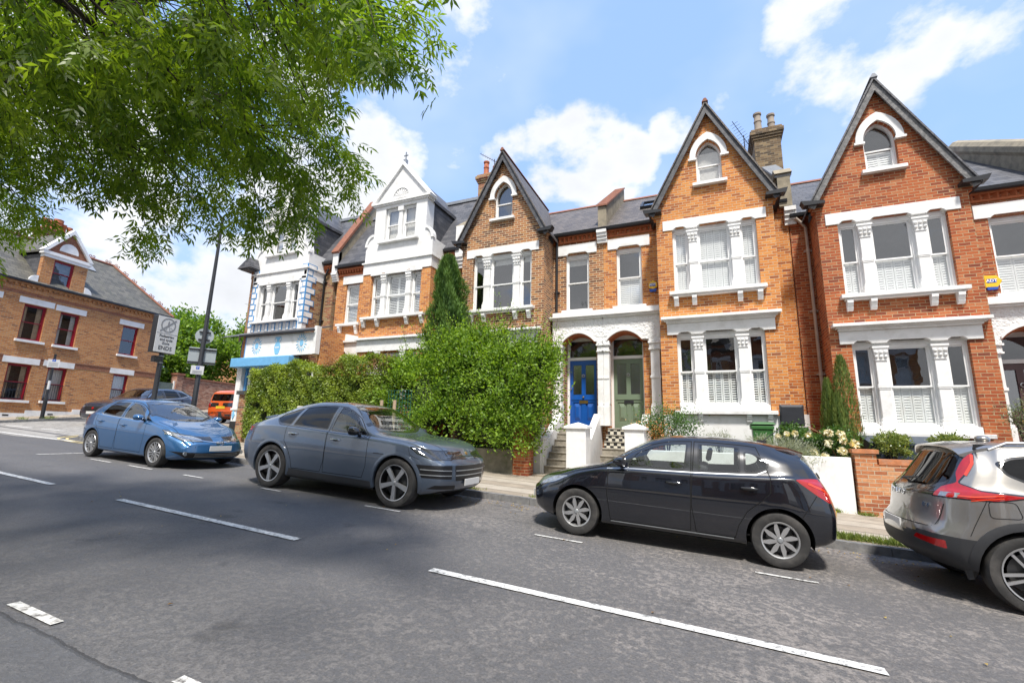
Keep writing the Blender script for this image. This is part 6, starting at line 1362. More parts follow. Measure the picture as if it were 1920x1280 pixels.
# ---- blue hatchback --------------------------------------------------------
def car_blue():
    root = carroot('bright blue hatchback with roof reflections parked behind the grey SUV'); L = 4.33; Wd = .88
    zt = [(0, .60), (.06, .67), (.3, .78), (.7, .885), (1.1, .965), (1.25, 1.0), (1.5, 1.14), (1.8, 1.30), (2.1, 1.415), (2.4, 1.465), (2.8, 1.475), (3.3, 1.45), (3.8, 1.39), (4.1, 1.34), (4.33, 1.28)]
    zb = [(0, .50), (.2, .64), (.6, .79), (1.0, .88), (1.4, .94), (2, .96), (3, 1.0), (3.7, 1.04), (4.33, 1.0)]
    cb = CarBody(L, zt, zb, [(0, .72), (.2, .80), (.5, .855), (1.0, .88), (3.5, .88), (4, .855), (4.33, .77)], [(0, .55), (.3, .66), (1.0, .72), (1.25, .74), (1.7, .66), (2.2, .59), (3, .575), (3.8, .56), (4.33, .54)], [(0, .22), (.3, .18), (3.6, .18), (4.0, .25), (4.33, .34)],
                 bow_f=.36, bow_r=.16, ff=[(.2, .08), (.35, .0), (.5, .02), (.6, .04), (.7, .12)], fr=[(.3, .06), (.6, 0), (.95, .08), (1.1, .20), (1.34, .38)])
    base_common(cb, root, L, Wd, (.94, 3.54), .32, .222, (ALLOY, ALLOY, 7, SP_TWIN), P_BLUE, tyw=.2)
    w = [swin(cb, zt, zb, 1.62, 1.86, 2.48, 2.46), swin(cb, zt, zb, 2.58, 2.60, 3.26, 3.40, r=.05), round_poly([(1.36, .98), (1.56, .985), (1.68, 1.15)], .015)]
    std_glass(cb, root, w, (windpoly(1.22, 1.52, 2.13, .73, .55), windpoly(1.27, 1.60, 2.10, .70, .52)), ([(-.54, 1.30), (.54, 1.30), (.62, 1.06), (-.62, 1.06)], [(-.52, 1.28), (.52, 1.28), (.6, 1.08), (-.6, 1.08)], 3.6), rglass=CARGLD)
    lamp(cb, root, 'headlight', LCLR, [round_poly([(-.1, .585), (-.1, .68), (.40, .735), (.80, .83), (.82, .815), (.6, .70), (.3, .60)], .02)], [[(.34, .55), (.34, .66), (.60, .78), (1, .9), (1, .55)]], hi=1.0, border=.012, bmat=GLOSSB)
    lamp(cb, root, 'tail_light', LRED, [round_poly([(3.84, 1.0), (4.6, 1.0), (4.6, .86), (4.0, .86)], .03)], [[(.45, .7), (1, .7), (1, 1.2), (.45, 1.2)]], lo=3.7)
    region_front(cb, root, 'lower_grille', round_poly([(-.62, .24), (.62, .24), (.82, .38), (.40, .36), (-.40, .36), (-.82, .38)], .02), GRILLE, hi=.6)
    for z in (.27, .30, .33): strip_on(cb, root, [(-.5, z), (.5, z)], 'front', .008, STEEL, 'grille_slat', off=.008)
    for sg in (1, -1):
        strip_on(cb, root, [(0, .575), (sg * .25, .60), (sg * .55, .655), (sg * .84, .745)], 'front', .022, CHROME, 'chrome_bar', off=.010)
        h, n = cb.hit((-1, sg * .66, .34), (1, 0, 0)); m = MB(); m.cyl(h, h + Vector((-.02, 0, 0)), .045, n=14); m.build('fog_lamp', LCLR, root)
    h, n = cb.hit((-1, 0, .575), (1, 0, 0)); m = MB(); T = Matrix.Translation(h + Vector((-.014, 0, 0))) @ Matrix.Rotation(pi / 2, 4, 'Y') @ Matrix.Diagonal((.72, 1, 1, 1)); m.lathe([(.078 + .009 * cos(a), .009 * sin(a)) for a in [2 * pi * i / 8 for i in range(9)]], 24, T); m.lathe([(.034 + .006 * cos(a), .006 * sin(a)) for a in [2 * pi * i / 8 for i in range(9)]], 18, T); m.build('badge', CHROME, root)
    doors(cb, root, [sdoor(cb, zt, zb, 1.42, 1.72, 2.515, .27, top=.08), sdoor(cb, zt, zb, 2.523, 2.54, 3.48, .27, x1t=3.36, arch=[(3.12, .27), (3.15, .42), (3.25, .60), (3.40, .72), (3.48, .85)], top=.08)], P_BLUE, [(2.28, .83), (3.25, .87)], P_BLUE)
    cb.rest('body', P_BLUE, root)
    for sg in (1, -1):
        mirror_(root, cb, 1.60, .97, P_BLUE, sg, .22, .14); strip_on(cb, root, [(1.40, .955), (2.5, .995), (3.30, 1.025), (3.46, 1.08)], 'side', .012, CHROME, 'window_trim', sg=sg)
        strip_on(cb, root, [(.10, sg * .50), (.5, sg * .66), (1.2, sg * .72)], 'top', .007, GAP, 'bonnet_line')
    strip_on(cb, root, [(1.25, .1), (1.33, -.35), (1.5, -.62)], 'top', .018, PLAST, 'wiper', off=.014)
    blank_plate(cb, root, 0, .455, .52, .11, -.03, PLATE_W)
    interior_(root, L, Wd, .3, (2.3, 3.1), .52, 1.4, dash=(1.55, .93)); finish_car(root, -12.72, 7.33, 0, L, 0); return root
# ---- silver SUV ------------------------------------------------------------
def car_silver():
    root = carroot('silver compact SUV cropped by the right edge with red boomerang tail lights'); L = 4.425; Wd = .93
    zt = [(0, .82), (.1, .93), (.4, 1.0), (1.2, 1.09), (1.4, 1.15), (1.8, 1.42), (2.1, 1.57), (2.5, 1.63), (3.2, 1.645), (3.9, 1.61), (4.3, 1.57), (4.425, 1.55)]
    zb = [(0, .72), (.3, .9), (1, 1.0), (2, 1.05), (3, 1.08), (3.9, 1.12), (4.425, 1.10)]
    cb = CarBody(L, zt, zb, [(0, .78), (.3, .88), (.8, .93), (3.6, .93), (4.0, .92), (4.3, .88), (4.425, .82)], [(0, .66), (1.3, .80), (1.7, .74), (2.2, .645), (3.2, .63), (4.0, .62), (4.425, .60)], [(0, .3), (.4, .22), (4.0, .24), (4.3, .30), (4.425, .36)],
                 bow_f=.26, bow_r=.30, ff=[(.3, .05), (.5, 0), (.9, .08)], fr=[(.25, .16), (.38, .05), (.5, 0), (.66, 0), (.72, .06), (.86, .09), (1.02, .11), (1.12, .19), (1.3, .32), (1.55, .47)], rnd=.07, zmid=.62)
    base_common(cb, root, L, Wd, (.86, 3.562), .365, .262, (ALLOY_D, ALLOY, 5, SP_TWIN), P_SILV, lipw=.075, lipmat=PLAST, tyw=.235, gap=.05)
    w = [swin(cb, zt, zb, 1.78, 2.0, 2.50, 2.48), swin(cb, zt, zb, 2.58, 2.58, 3.30, 3.36, r=.04, bot=.04), round_poly([(3.42, 1.17), (3.40, 1.50), (3.58, 1.47), (3.72, 1.40), (3.66, 1.28)], .04)]
    std_glass(cb, root, w, (windpoly(1.38, 1.66, 2.12, .76, .58), windpoly(1.42, 1.74, 2.09, .73, .55)), (round_poly([(-.58, 1.50), (.58, 1.50), (.68, 1.17), (.50, 1.09), (-.50, 1.09), (-.68, 1.17)], .04), round_poly([(-.56, 1.48), (.56, 1.48), (.65, 1.18), (.48, 1.11), (-.48, 1.11), (-.65, 1.18)], .04), 3.4), rglass=CARGLD)
    lamp(cb, root, 'tail_light', LRED, [round_poly([(3.56, 1.105), (3.56, 1.075), (3.80, 1.015), (4.8, .985), (4.8, 1.53), (3.81, 1.53), (3.845, 1.42), (3.925, 1.28), (4.01, 1.17), (3.88, 1.115)], .02)],
         [round_poly([(.62, .90), (1.2, .90), (1.2, 1.60), (.56, 1.60), (.62, 1.30), (.70, 1.17), (.62, 1.12)], .02)], lo=3.3, border=.012, bmat=GLOSSB)
    lamp(cb, root, 'rear_reflector', LRED, [], [round_poly([(.50, .545), (.80, .50), (.80, .58), (.66, .58), (.54, .59)], .01)], lo=4.0)
    # grey lower bumper
    for k_, p in enumerate(([(-1, .2), (1, .2), (1, .62), (.55, .64), (.50, .56), (-.50, .56), (-.55, .64), (-1, .62)],)): cb.front(p, 'bump', lo=3.95, nmin=.02, over=[])
    cb.side([(3.98, .2), (4.5, .2), (4.5, .62), (4.05, .60), (3.98, .52)], 'bump', over=[]); cb.side([(1.25, .2), (3.2, .2), (3.2, .40), (1.25, .40)], 'bump', over=[])
    cb.take(['bump'], 'bumper_cladding', PLAST, root, off=-.002)
    region_front(cb, root, 'skid_plate', round_poly([(-.62, .30), (.62, .30), (.80, .36), (.7, .37), (-.7, .37), (-.80, .36)], .02), ALLOY, lo=4.0) 
    doors(cb, root, [sdoor(cb, zt, zb, 1.5, 1.85, 2.53, .42, top=.085), sdoor(cb, zt, zb, 2.54, 2.55, 3.36, .42, arch=[(3.02, .42), (3.08, .6), (3.2, .78), (3.36, .9)], top=.085)], P_SILV, [(2.3, .98), (3.14, 1.0)], P_SILV)
    cb.rest('body', P_SILV, root)
    for sg in (1, -1):
        mirror_(root, cb, 1.75, 1.06, P_SILV, sg, .24, .16)
        rail_(cb, root, sg, .60, [2.25, 2.4, 2.7, 3.0, 3.3, 3.55, 3.7], ALLOY)
        strip_on(cb, root, [(3.845, 1.47), (3.87, 1.38), (3.95, 1.25)], 'side', .022, LHOT, 'lamp_glint', sg=sg, off=.006); strip_on(cb, root, [(3.74, 1.085), (3.95, 1.045), (4.06, 1.04)], 'side', .012, LHOT, 'lamp_glint', sg=sg, off=.006); strip_on(cb, root, [(3.74, 1.06), (3.98, 1.005)], 'side', .010, LHOT, 'lamp_glint', sg=sg, off=.006)  # glints laid over the lens as coloured strips
        strip_on(cb, root, [(sg * .68, 1.04), (sg * .80, 1.045)], 'rear', .045, LCLR, 'reverse_lens', off=.006)
        strip_on(cb, root, round_poly([(3.62, .88), (3.86, .86), (3.86, 1.02), (3.66, 1.03)], .04), 'side', .006, GAP, 'fuel_flap_line', sg=sg, close=True) if sg == 1 else None
        strip_on(cb, root, [(3.86, 1.04), (4.02, .66)], 'side', .006, GAP, 'shut_line', sg=sg)
        strip_on(cb, root, [(3.82, 1.52), (3.78, 1.585)], 'side', .008, GAP, 'shut_line', sg=sg)
    strip_on(cb, root, [(-.70, .72), (-.66, .69), (.66, .69), (.70, .72), (.74, .94)], 'rear', .008, GAP, 'tailgate_line'); strip_on(cb, root, [(-.70, .72), (-.74, .94)], 'rear', .008, GAP, 'tailgate_line')
    roof_spoiler(cb, root, 3.55, 4.02, .60, .05, P_SILV)
    m = MB(); m.ball((3.5, 0, 1.66), .07, 8, .6); m.build('roof_antenna', P_SILV, root, smooth=True)
    h, n = cb.hit((L + 1, 0, .66), (-1, 0, 0)); m = MB(); m.box(h.x - .005, h.x + .012, -.26, .26, .58, .69); m.build('number_plate', PLATE_W, root)
    h, n = cb.hit((L + 1, -.1, 1.14), (-1, 0, 0)); m = MB(); m.tube([(h.x, 0, 1.13), (h.x + .05, .0, 1.15), (h.x + .02, .34, 1.18)], .014, 6); m.build('rear_wiper', PLAST, root)
    for txt, yy, zz, sz in (('VOLVO', -.05, .985, .085), ('B4', .56, .90, .065)):
        for i, chh in enumerate(txt):
            y_ = yy + (i - (len(txt) - 1) / 2) * sz * (1.15 if len(txt) > 2 else .75); h, n = cb.hit((L + 1, y_, zz), (-1, 0, 0))
            if h: textmesh(chh, sz, CHROME, 'lettering', None, None, root, .003, .002, M=Matrix.Translation(h + n * .006) @ Matrix.Rotation(atan2(n.y, n.x) + pi / 2, 4, 'Z') @ Matrix.Rotation(pi / 2 - math.asin(max(-1, min(1, n.z))), 4, 'X'))
    interior_(root, L, Wd, .35, (2.4, 3.15), .72, 1.55, dash=(1.7, 1.05)); finish_car(root, 4.10, 7.27, 0, L); return root
# ---- the two cars in the side street ---------------------------------------
def car_orange():
    root = carroot('orange boxy SUV with yellow plate seen from behind in the side street'); L = 4.24; Wd = .90; root['group'] = 'cars in the side street'
    zt = [(0, .85), (.1, .98), (1.1, 1.10), (1.3, 1.18), (1.65, 1.5), (1.9, 1.63), (2.4, 1.69), (3.6, 1.69), (4.1, 1.65), (4.24, 1.60)]; zb = [(0, .75), (.4, .95), (1.2, 1.02), (4.24, 1.10)]
    cb = CarBody(L, zt, zb, [(0, .8), (.3, .88), (.8, .90), (3.9, .90), (4.24, .85)], [(0, .72), (1.2, .78), (1.8, .70), (4.0, .68), (4.24, .67)], [(0, .3), (.4, .25), (3.9, .25), (4.24, .38)], bow_f=.15, bow_r=.10, fr=[(.3, .08), (.5, 0), (.95, .02), (1.2, .06), (1.6, .16)], rnd=.08, zmid=.65, n=60)
    base_common(cb, root, L, Wd, (.86, 3.43), .34, .23, (ALLOY_D, ALLOY, 5, SP_FIVE), P_ORG, lipw=.06, lipmat=PLAST)
    std_glass(cb, root, [swin(cb, zt, zb, 1.6, 1.75, 2.4, 2.4), swin(cb, zt, zb, 2.48, 2.48, 3.3, 3.35), swin(cb, zt, zb, 3.45, 3.45, 3.85, 3.9)], None, (round_poly([(-.60, 1.50), (.60, 1.50), (.66, 1.16), (-.66, 1.16)], .06), round_poly([(-.58, 1.48), (.58, 1.48), (.64, 1.18), (-.64, 1.18)], .06), 3.6), rglass=CARGLD)
    lamp(cb, root, 'tail_light', LRED, [[(4.02, 1.12), (4.6, 1.12), (4.6, .84), (4.02, .84)]], [round_poly([(.60, .86), (1.1, .86), (1.1, 1.09), (.60, 1.09)], .03)], lo=3.9, border=.04, bmat=GLOSSB)
    cb.front([(-1, .2), (1, .2), (1, .60), (.5, .66), (-.5, .66), (-1, .60)], 'bump', lo=3.9, nmin=.02, over=[]); cb.side([(3.8, .2), (4.4, .2), (4.4, .6), (3.85, .6)], 'bump', over=[]); cb.take(['bump'], 'bumper', PLAST, root)
    lamp(cb, root, 'rear_reflector', LRED, [], [[(.55, .42), (.72, .42), (.72, .48), (.55, .48)]], lo=4.0, over=[('bump', 0), ('bump', 1), ('bump', -1)])
    doors(cb, root, [sdoor(cb, zt, zb, 1.35, 1.6, 2.43, .4), sdoor(cb, zt, zb, 2.44, 2.45, 3.3, .4, arch=[(3.02, .4), (3.1, .6), (3.3, .8)])], P_ORG, [(2.2, 1.0), (3.1, 1.0)], P_ORG)
    cb.rest('body', P_ORG, root)
    for sg in (1, -1): rail_(cb, root, sg, .64, [2.1, 2.3, 2.7, 3.2, 3.6, 3.8], PLAST)
    h, n = cb.hit((L + 1, 0, .86), (-1, 0, 0)); m = MB(); m.box(h.x - .01, h.x + .012, -.26, .26, .80, .92); m.build('number_plate', PLATE_Y, root)
    interior_(root, L, Wd, .35, (2.3, 3.1), .72, 1.6, dash=(1.6, 1.05)); finish_car(root, -21.95, 16.9, atan2(Dv.y, Dv.x), L); return root
def car_navy():
    root = carroot('dark navy SUV with mesh grille facing out of the side street'); L = 4.73; Wd = .965; root['group'] = 'cars in the side street'
    zt = [(0, .85), (.1, .96), (.4, 1.02), (1.3, 1.12), (1.5, 1.18), (1.9, 1.42), (2.2, 1.58), (2.6, 1.65), (3.4, 1.62), (4.0, 1.52), (4.5, 1.38), (4.73, 1.28)]; zb = [(0, .75), (.4, .93), (1.3, 1.05), (3, 1.10), (4.73, 1.12)]
    cb = CarBody(L, zt, zb, [(0, .8), (.3, .92), (.8, .965), (4.0, .965), (4.73, .85)], [(0, .7), (1.3, .82), (1.8, .74), (2.4, .64), (3.6, .62), (4.73, .60)], [(0, .3), (.4, .24), (4.2, .26), (4.73, .42)], bow_f=.22, bow_r=.18, ff=[(.3, .05), (.5, 0), (.9, .08)], fr=[(.3, .1), (.5, 0), (1.0, .08), (1.2, .2)], rnd=.07, zmid=.65, n=64)
    base_common(cb, root, L, Wd, (.9, 3.77), .375, .27, (ALLOY_D, ALLOY, 5, SP_FIVE), P_NAVY)
    std_glass(cb, root, [swin(cb, zt, zb, 1.9, 2.15, 2.6, 2.6), swin(cb, zt, zb, 2.7, 2.7, 3.4, 3.5), round_poly([(3.56, 1.18), (3.5, 1.47), (3.8, 1.42), (4.05, 1.25)], .04)], (windpoly(1.48, 1.76, 2.22, .80, .60), windpoly(1.52, 1.84, 2.19, .77, .57)), None, rglass=CARGLD)
    region_front(cb, root, 'grille', round_poly([(-.42, .62), (.42, .62), (.50, .84), (-.50, .84)], .05), GRILLE, hi=.5)
    lamp(cb, root, 'headlight', LCLR, [], [round_poly([(.55, .78), (.9, .82), (.93, .90), (.56, .86)], .02)], hi=.8)
    lamp(cb, root, 'tail_light', LRED, [round_poly([(4.1, 1.08), (5.2, 1.12), (5.2, 1.02), (4.1, 1.02)], .02)], [], lo=3.9)
    region_front(cb, root, 'side_intake', round_poly([(.6, .40), (.9, .42), (.92, .62), (.62, .56)], .03), GRILLE, hi=.8, mir=True)
    doors(cb, root, [sdoor(cb, zt, zb, 1.6, 1.95, 2.64, .4), sdoor(cb, zt, zb, 2.65, 2.66, 3.6, .4, arch=[(3.2, .4), (3.3, .7), (3.6, .85)])], P_NAVY, [(2.4, 1.0), (3.35, 1.0)], CHROME)
    cb.rest('body', P_NAVY, root)
    for sg in (1, -1):
        mirror_(root, cb, 1.85, 1.09, P_NAVY, sg, .24, .16); strip_on(cb, root, [(1.8, 1.08), (3.6, 1.14), (4.1, 1.24), (3.8, 1.45), (3.3, 1.53), (2.6, 1.56), (2.2, 1.48), (1.8, 1.2)], 'side', .02, CHROME, 'window_trim', sg=sg)
    m = MB(); h, n = cb.hit((-1, 0, .75), (1, 0, 0)); m.cyl(h, h + n * .015, .05, n=12); m.build('badge', LRED, root)
    blank_plate(cb, root, 0, .56, .52, .11, -.01, PLATE_W)
    interior_(root, L, Wd, .35, (2.5, 3.3), .72, 1.6, dash=(1.8, 1.08)); finish_car(root, -25.3, 13.5, atan2(-Dv.y, -Dv.x) + .10, L); return root
car_black(); car_grey(); car_blue(); car_silver(); car_orange(); car_navy()

# ---------------------------------------------------------------- front gardens, walls, steps
SOIL = plain('garden soil', (.07, .055, .04), .95, var=.4, bump=.6, bscale=30)
CONC = plain('mossy concrete', (.20, .18, .14), .9, var=.3, scale=5, bump=.4, dirt=((.07, .08, .04), 4, .7))
STEPM = plain('worn stone step', (.30, .27, .22), .85, var=.25, bump=.3, dirt=((.08, .075, .06), 5, .8))
def checker():
    t = NT('chequered tile'); v, o = wallcoord(t); c = t.node('ShaderNodeTexChecker', {'Vector': v, 'Color1': (.62, .58, .48), 'Color2': (.02, .02, .022), 'Scale': 9.5})
    t.set(t.bs.inputs['Base Color'], c.outputs[0]); t.bs.inputs['Roughness'].default_value = .4; return t.m
CHECK = checker()
def ground_box(name, x0, x1, y0, y1, z, mat):
    m = MB(); m.box(x0, x1, y0, y1, -1, z); o = m.build(name, mat); o['kind'] = 'structure'; return o
ground_box('garden_ground', -16.0, -5.05, 12.12, 15.0, 1.0, SOIL)
ground_box('garden_ground', -1.55, 2.62, 12.16, 15.0, .82, SOIL)
ground_box('garden_ground', 2.64, 9, 12.14, 15.0, .62, SOIL)
ground_box('garden_path', -5.03, -3.32, 12.2, 15.0, .34, FLAGS); ground_box('garden_path', -3.30, -1.57, 12.2, 15.0, .28, FLAGS)
def steps(x0, x1, z0, z1, y0, y1, n, mat, label, chk=0):
    r = thing('doorsteps', label, 'steps', ((x0 + x1) / 2, y0, z0)); h = (z1 - z0) / n; d = (y1 - y0) / n
    for i in range(n):
        m = MB(); y = y0 + i * d; m.box(x0, x1, y + .02, 15.05 if i == n - 1 else y + d + .02, z0 + i * h - .3 * (i == 0), z0 + (i + 1) * h - .04); k = i >= n - chk
        s_ = m.build('riser', CHECK if k else mat, r); m = MB(); m.box(x0, x1, y, (15.05 if i == n - 1 else y + d + .02), z0 + (i + 1) * h - .04, z0 + (i + 1) * h); m.build('tread', mat, r, parent=s_, bevel=.008)
    return r
steps(-4.58, -3.56, .36, 1.66, 12.9, 14.7, 7, STEPM, 'worn grey stone steps up to the blue door')
steps(-3.02, -2.04, .30, 1.66, 12.75, 14.7, 7, STEPM, 'steps with black and white chequered risers up to the green door', chk=3)
for x, lab in ((-4.72, 'sloping white step wall with ball finial left of the blue door'), (-3.42, 'sloping white step wall with ball finial between the blue and green doors'), (-1.90, 'sloping white step wall right of the green door')):
    r = thing('step_wall', lab, 'wall', (x, 13, .3)); w = .11
    m = MB(); m.prism([(12.75, .2), (14.98, .2), (14.98, 2.1), (14.75, 2.1), (13.35, 1.22), (12.75, 1.22)], 'x', x - w, x + w); m.build('wall', WHITE, r, bevel=.01)
    m = MB(); m.box(x - .16, x + .16, 12.82, 13.14, .2, 1.26); m.box(x - .19, x + .19, 12.79, 13.17, 1.26, 1.34); m.build('pier', WHITE, r, bevel=.01)
    if x < -3: m = MB(); m.lathe([(.09, 0), (.06, .05), (.07, .08)], 14, Matrix.Translation((x, 12.98, 1.34))); m.ball((x, 12.98, 1.56), .155, 9); m.build('ball_finial', WHITE, r, smooth=True)
for a, b, lab in ((-3.62, -3.05, 'left of two white gate piers with pyramid caps, before the blue door'), (-2.10, -1.58, 'right of two white gate piers with pyramid caps, by the green door steps')):
    c_ = (a + b) / 2; r = thing('gate_pier', lab, 'gate pier', (c_, 12.15, G(c_, 12) + .1), group='white gate piers')
    m = MB(); m.box(a + .02, b - .02, 11.9, 12.42, G(c_, 12), 1.60); m.build('shaft', WHITE, r, bevel=.012)
    m = MB(); m.box(a - .03, b + .03, 11.86, 12.46, 1.60, 1.66); z = 1.66; m.add([(a - .03, 11.86, z), (b + .03, 11.86, z), (b + .03, 12.46, z), (a - .03, 12.46, z), (c_, 12.16, z + .11)], [(0, 1, 4), (1, 2, 4), (2, 3, 4), (3, 0, 4)]); m.build('cap', WHITE, r)
r = thing('garden_wall', 'low white rendered wall behind the black hatchback', 'wall', (.5, 12, .1)); m = MB(); m.box(-1.56, 2.60, 11.92, 12.15, -.2, 1.12); m.build('wall', WHITE, r, bevel=.01)
r = thing('garden_wall', 'low red brick wall with pier beside the silver car', 'wall', (4, 12, 0)); m = MB(); m.box(3.04, 9, 11.95, 12.15, -.6, 1.0); m.box(2.66, 3.03, 11.90, 12.2, -.6, 1.22); m.build('wall', BR_RED if 0 else brick('orange garden brick', [(.1, (.3, .09, .04)), (.6, (.5, .19, .075)), (.9, (.58, .30, .15))], (.5, .42, .3), dirt=.3), r)
m = MB(); m.box(2.62, 3.07, 11.86, 12.24, 1.22, 1.30); m.box(3.072, 9, 11.94, 12.16, 1.001, 1.11); m.build('coping', plain('orange coping brick', (.50, .19, .08), .8, var=.3, scale=12, bump=.3, dirt=((.35, .3, .24), 8, .5)), r)
r = thing('garden_wall', 'cracked concrete retaining wall under the big bush', 'wall', (-7.4, 12, .4)); m = MB(); m.box(-15.9, -5.12, 11.92, 12.12, 0, 1.0); m.build('wall', CONC, r, bevel=.015)
r = thing('gate_pier', 'red brick gate pier at the right end of the big bush', 'gate pier', (-4.85, 12, .4)); m = MB(); m.box(-5.1, -4.66, 11.88, 12.3, .1, 1.62); m.build('pier', BR_RED, r); m = MB(); m.box(-5.14, -4.62, 11.84, 12.34, 1.62, 1.70); m.build('cap', STONE, r)
r = thing('gate_pier', 'tall brown brick pier with dark cap between shop and hedge', 'gate pier', (-16.5, 12.3, .9)); m = MB(); m.box(-16.72, -16.3, 12.1, 12.5, .5, 2.62); m.build('pier', BR_OLD, r); m = MB(); m.box(-16.8, -16.22, 12.02, 12.58, 2.62, 2.76); m.build('cap', plain('dark slate cap', (.05, .05, .05), .7), r)
r = thing('storage_box', 'dark slate blue storage box behind the brick garden wall', 'storage box', (3.9, 13.0, .6)); m = MB(); m.prism([(12.8, .6), (13.5, .6), (13.5, 1.55), (12.8, 1.40)], 'x', 3.2, 4.9); m.build('box', plain('slate blue board', (.035, .05, .075), .5), r, bevel=.01); m = MB(); m.prism([(12.76, 1.40), (13.54, 1.56), (13.54, 1.60), (12.76, 1.44)], 'x', 3.16, 4.94); m.build('lid', plain('slate blue board', (.035, .05, .075)), r)
def wheelie(x, y, z, w, col, lab, lid_open, a=0):
    r = thing('wheelie_bin', lab, 'wheelie bin', (x, y, z)); h = .95
    m = MB(); b, t_ = w * .41, w * .5; m.add([(x - b, y - b, z + .05), (x + b, y - b, z + .05), (x + b, y + b, z + .05), (x - b, y + b, z + .05), (x - t_, y - t_, z + h), (x + t_, y - t_, z + h), (x + t_, y + t_, z + h), (x - t_, y + t_, z + h)], [(0, 1, 5, 4), (1, 2, 6, 5), (2, 3, 7, 6), (3, 0, 4, 7), (0, 3, 2, 1)])
    m.box(x - t_ - .02, x + t_ + .02, y - t_ - .02, y - t_, z + h - .08, z + h); m.box(x - t_ - .02, x + t_ + .02, y + t_, y + t_ + .05, z + h - .08, z + h); m.box(x - t_ - .02, x - t_, y - t_, y + t_, z + h - .08, z + h); m.box(x + t_, x + t_ + .02, y - t_, y + t_, z + h - .08, z + h)
    m.build('body', col, r, bevel=.012)
    if lid_open: T = Matrix.Translation((x, y + t_ + .06, z + h + .02)) @ Matrix.Rotation(radians(96), 4, 'X')
    else: T = Matrix.Translation((x, y + t_ + .06, z + h)) @ Matrix.Rotation(radians(183), 4, 'Z') @ Matrix.Rotation(radians(4), 4, 'X')
    m = MB(); L = w + .08; m.add([(-L / 2, 0, 0), (L / 2, 0, 0), (L / 2, L, 0), (-L / 2, L, 0), (-L / 2 + .04, .05, .07), (L / 2 - .04, .05, .07), (L / 2 - .05, L - .05, .06), (-L / 2 + .05, L - .05, .06)], [(0, 3, 2, 1), (4, 5, 6, 7), (0, 1, 5, 4), (1, 2, 6, 5), (2, 3, 7, 6), (3, 0, 4, 7)], T)
    m.box(-L * .25, L * .25, L * .25, L * .72, .062, .074, T) if not lid_open else m.box(-L * .25, L * .25, L * .25, L * .72, -.02, -.001, T)
    m.build('lid', col, r, bevel=.01)
    m = MB(); m.cyl((x - b - .05, y + b, z + .1), (x - b, y + b, z + .1), .1, n=14); m.cyl((x + b, y + b, z + .1), (x + b + .05, y + b, z + .1), .1, n=14); m.build('wheels', RUBBER, r)
BIN_B = plain('black bin plastic', (.035, .037, .045), .45, var=.15); BIN_G = plain('green bin plastic', (.035, .13, .03), .45, var=.12)
wheelie(1.86, 13.62, .82, .48, BIN_B, 'black wheelie bin with its lid thrown open against the wall', True); wheelie(1.10, 13.25, .82, .46, BIN_G, 'green wheelie bin beside the black one under the window', False)
# ---------------------------------------------------------------- street furniture
def pole_thing(name, lab, cat, x, y, h, r0, r1, mat, zoff=.1):
    z = G(x, y) + zoff; t_ = thing(name, lab, cat, (x, y, z)); m = MB(); m.cyl((x, y, z - .1), (x, y, z + .9), r0 * 1.5, r0 * 1.5, 14); m.tube([(x, y, z + .9), (x, y, z + 1.0), (x, y, z + h)], [r0 * 1.5, r0, r1], 14); m.cyl((x, y, z - .05), (x, y, z + .06), r0 * 1.9, r0 * 1.7, 14); p = m.build('pole', mat, t_, smooth=True); return t_, p, z
LP, pp, z = pole_thing('street_lamp', 'tall black street lamp with the backs of two signs on the corner', 'street lamp', -19.2, 12.0, 9.2, .10, .055, BLACKP)
def cam_dir(x, y): d = Vector((-x, -y, 0)).normalized(); return d
def T_face(x, y, z, n): n = Vector(n).normalized(); return Matrix.Translation((x, y, z)) @ Matrix.Rotation(atan2(n.y, n.x) + pi / 2, 4, 'Z')   # local -y looks along n
SIGNG = plain('grey sign back', (.34, .38, .40), .5, .3, var=.08); SIGNW = plain('white sign face', (.58, .59, .60), .4, var=.03); INK = plain('sign ink', (.06, .065, .08), .5, var=0); INKG = plain('grey ink', (.22, .23, .25), .5, var=0); BLUS = plain('parking blue', (.02, .10, .50), .4, var=0)
T = T_face(-19.2, 12.0, 5.06, (.80, -.60, 0)); m = MB(); m.cyl(T @ Vector((0, .08, 0)), T @ Vector((0, .10, 0)), .33, n=32); s1 = m.build('round_sign', SIGNG, LP); m = MB()
for zz in (-.16, .16): m.box(-.2, .2, .02, .08, zz - .025, zz + .025, T)
m.build('sign_bracket', METAL, LP, parent=s1)
T = T_face(-19.2, 12.0, 4.22, (.80, -.60, 0)); m = MB(); m.box(-.46, .50, .08, .11, -.34, .34, T); s1 = m.build('square_sign', SIGNG, LP, bevel=.01); m = MB()
for zz in (-.27, .27): m.box(-.46, .50, .03, .08, zz - .025, zz + .025, T)
m.build('sign_bracket', METAL, LP, parent=s1)
T = T_face(-19.2, 12.0, 3.62, (.90, -.43, 0)); m = MB(); m.box(-.30, .14, -.14, -.125, -.18, .17, T); s1 = m.build('parking_plate', SIGNW, LP); m = MB(); m.box(-.13, -.02, -.146, -.141, .03, .15, T); m.build('plate_symbol', BLUS, LP, parent=s1)
m = MB()
for i in range(3): m.box(-.24, .08, -.146, -.141, -.05 - i * .045, -.035 - i * .045, T)
m.build('plate_lines', INKG, LP, parent=s1)
textmesh('P', .1, SIGNW, 'lettering', None, None, LP, .001, .002, M=Matrix.Translation(-Vector(LP['_o'])) @ T @ Matrix.Translation((-.075, -.15, .09)) @ Matrix.Rotation(pi / 2, 4, 'X'))
m = MB(); m.cyl((-19.2, 12, 3.0), (-19.2, 12, 3.4), .082, n=12); m.build('band', SIGNW, LP)
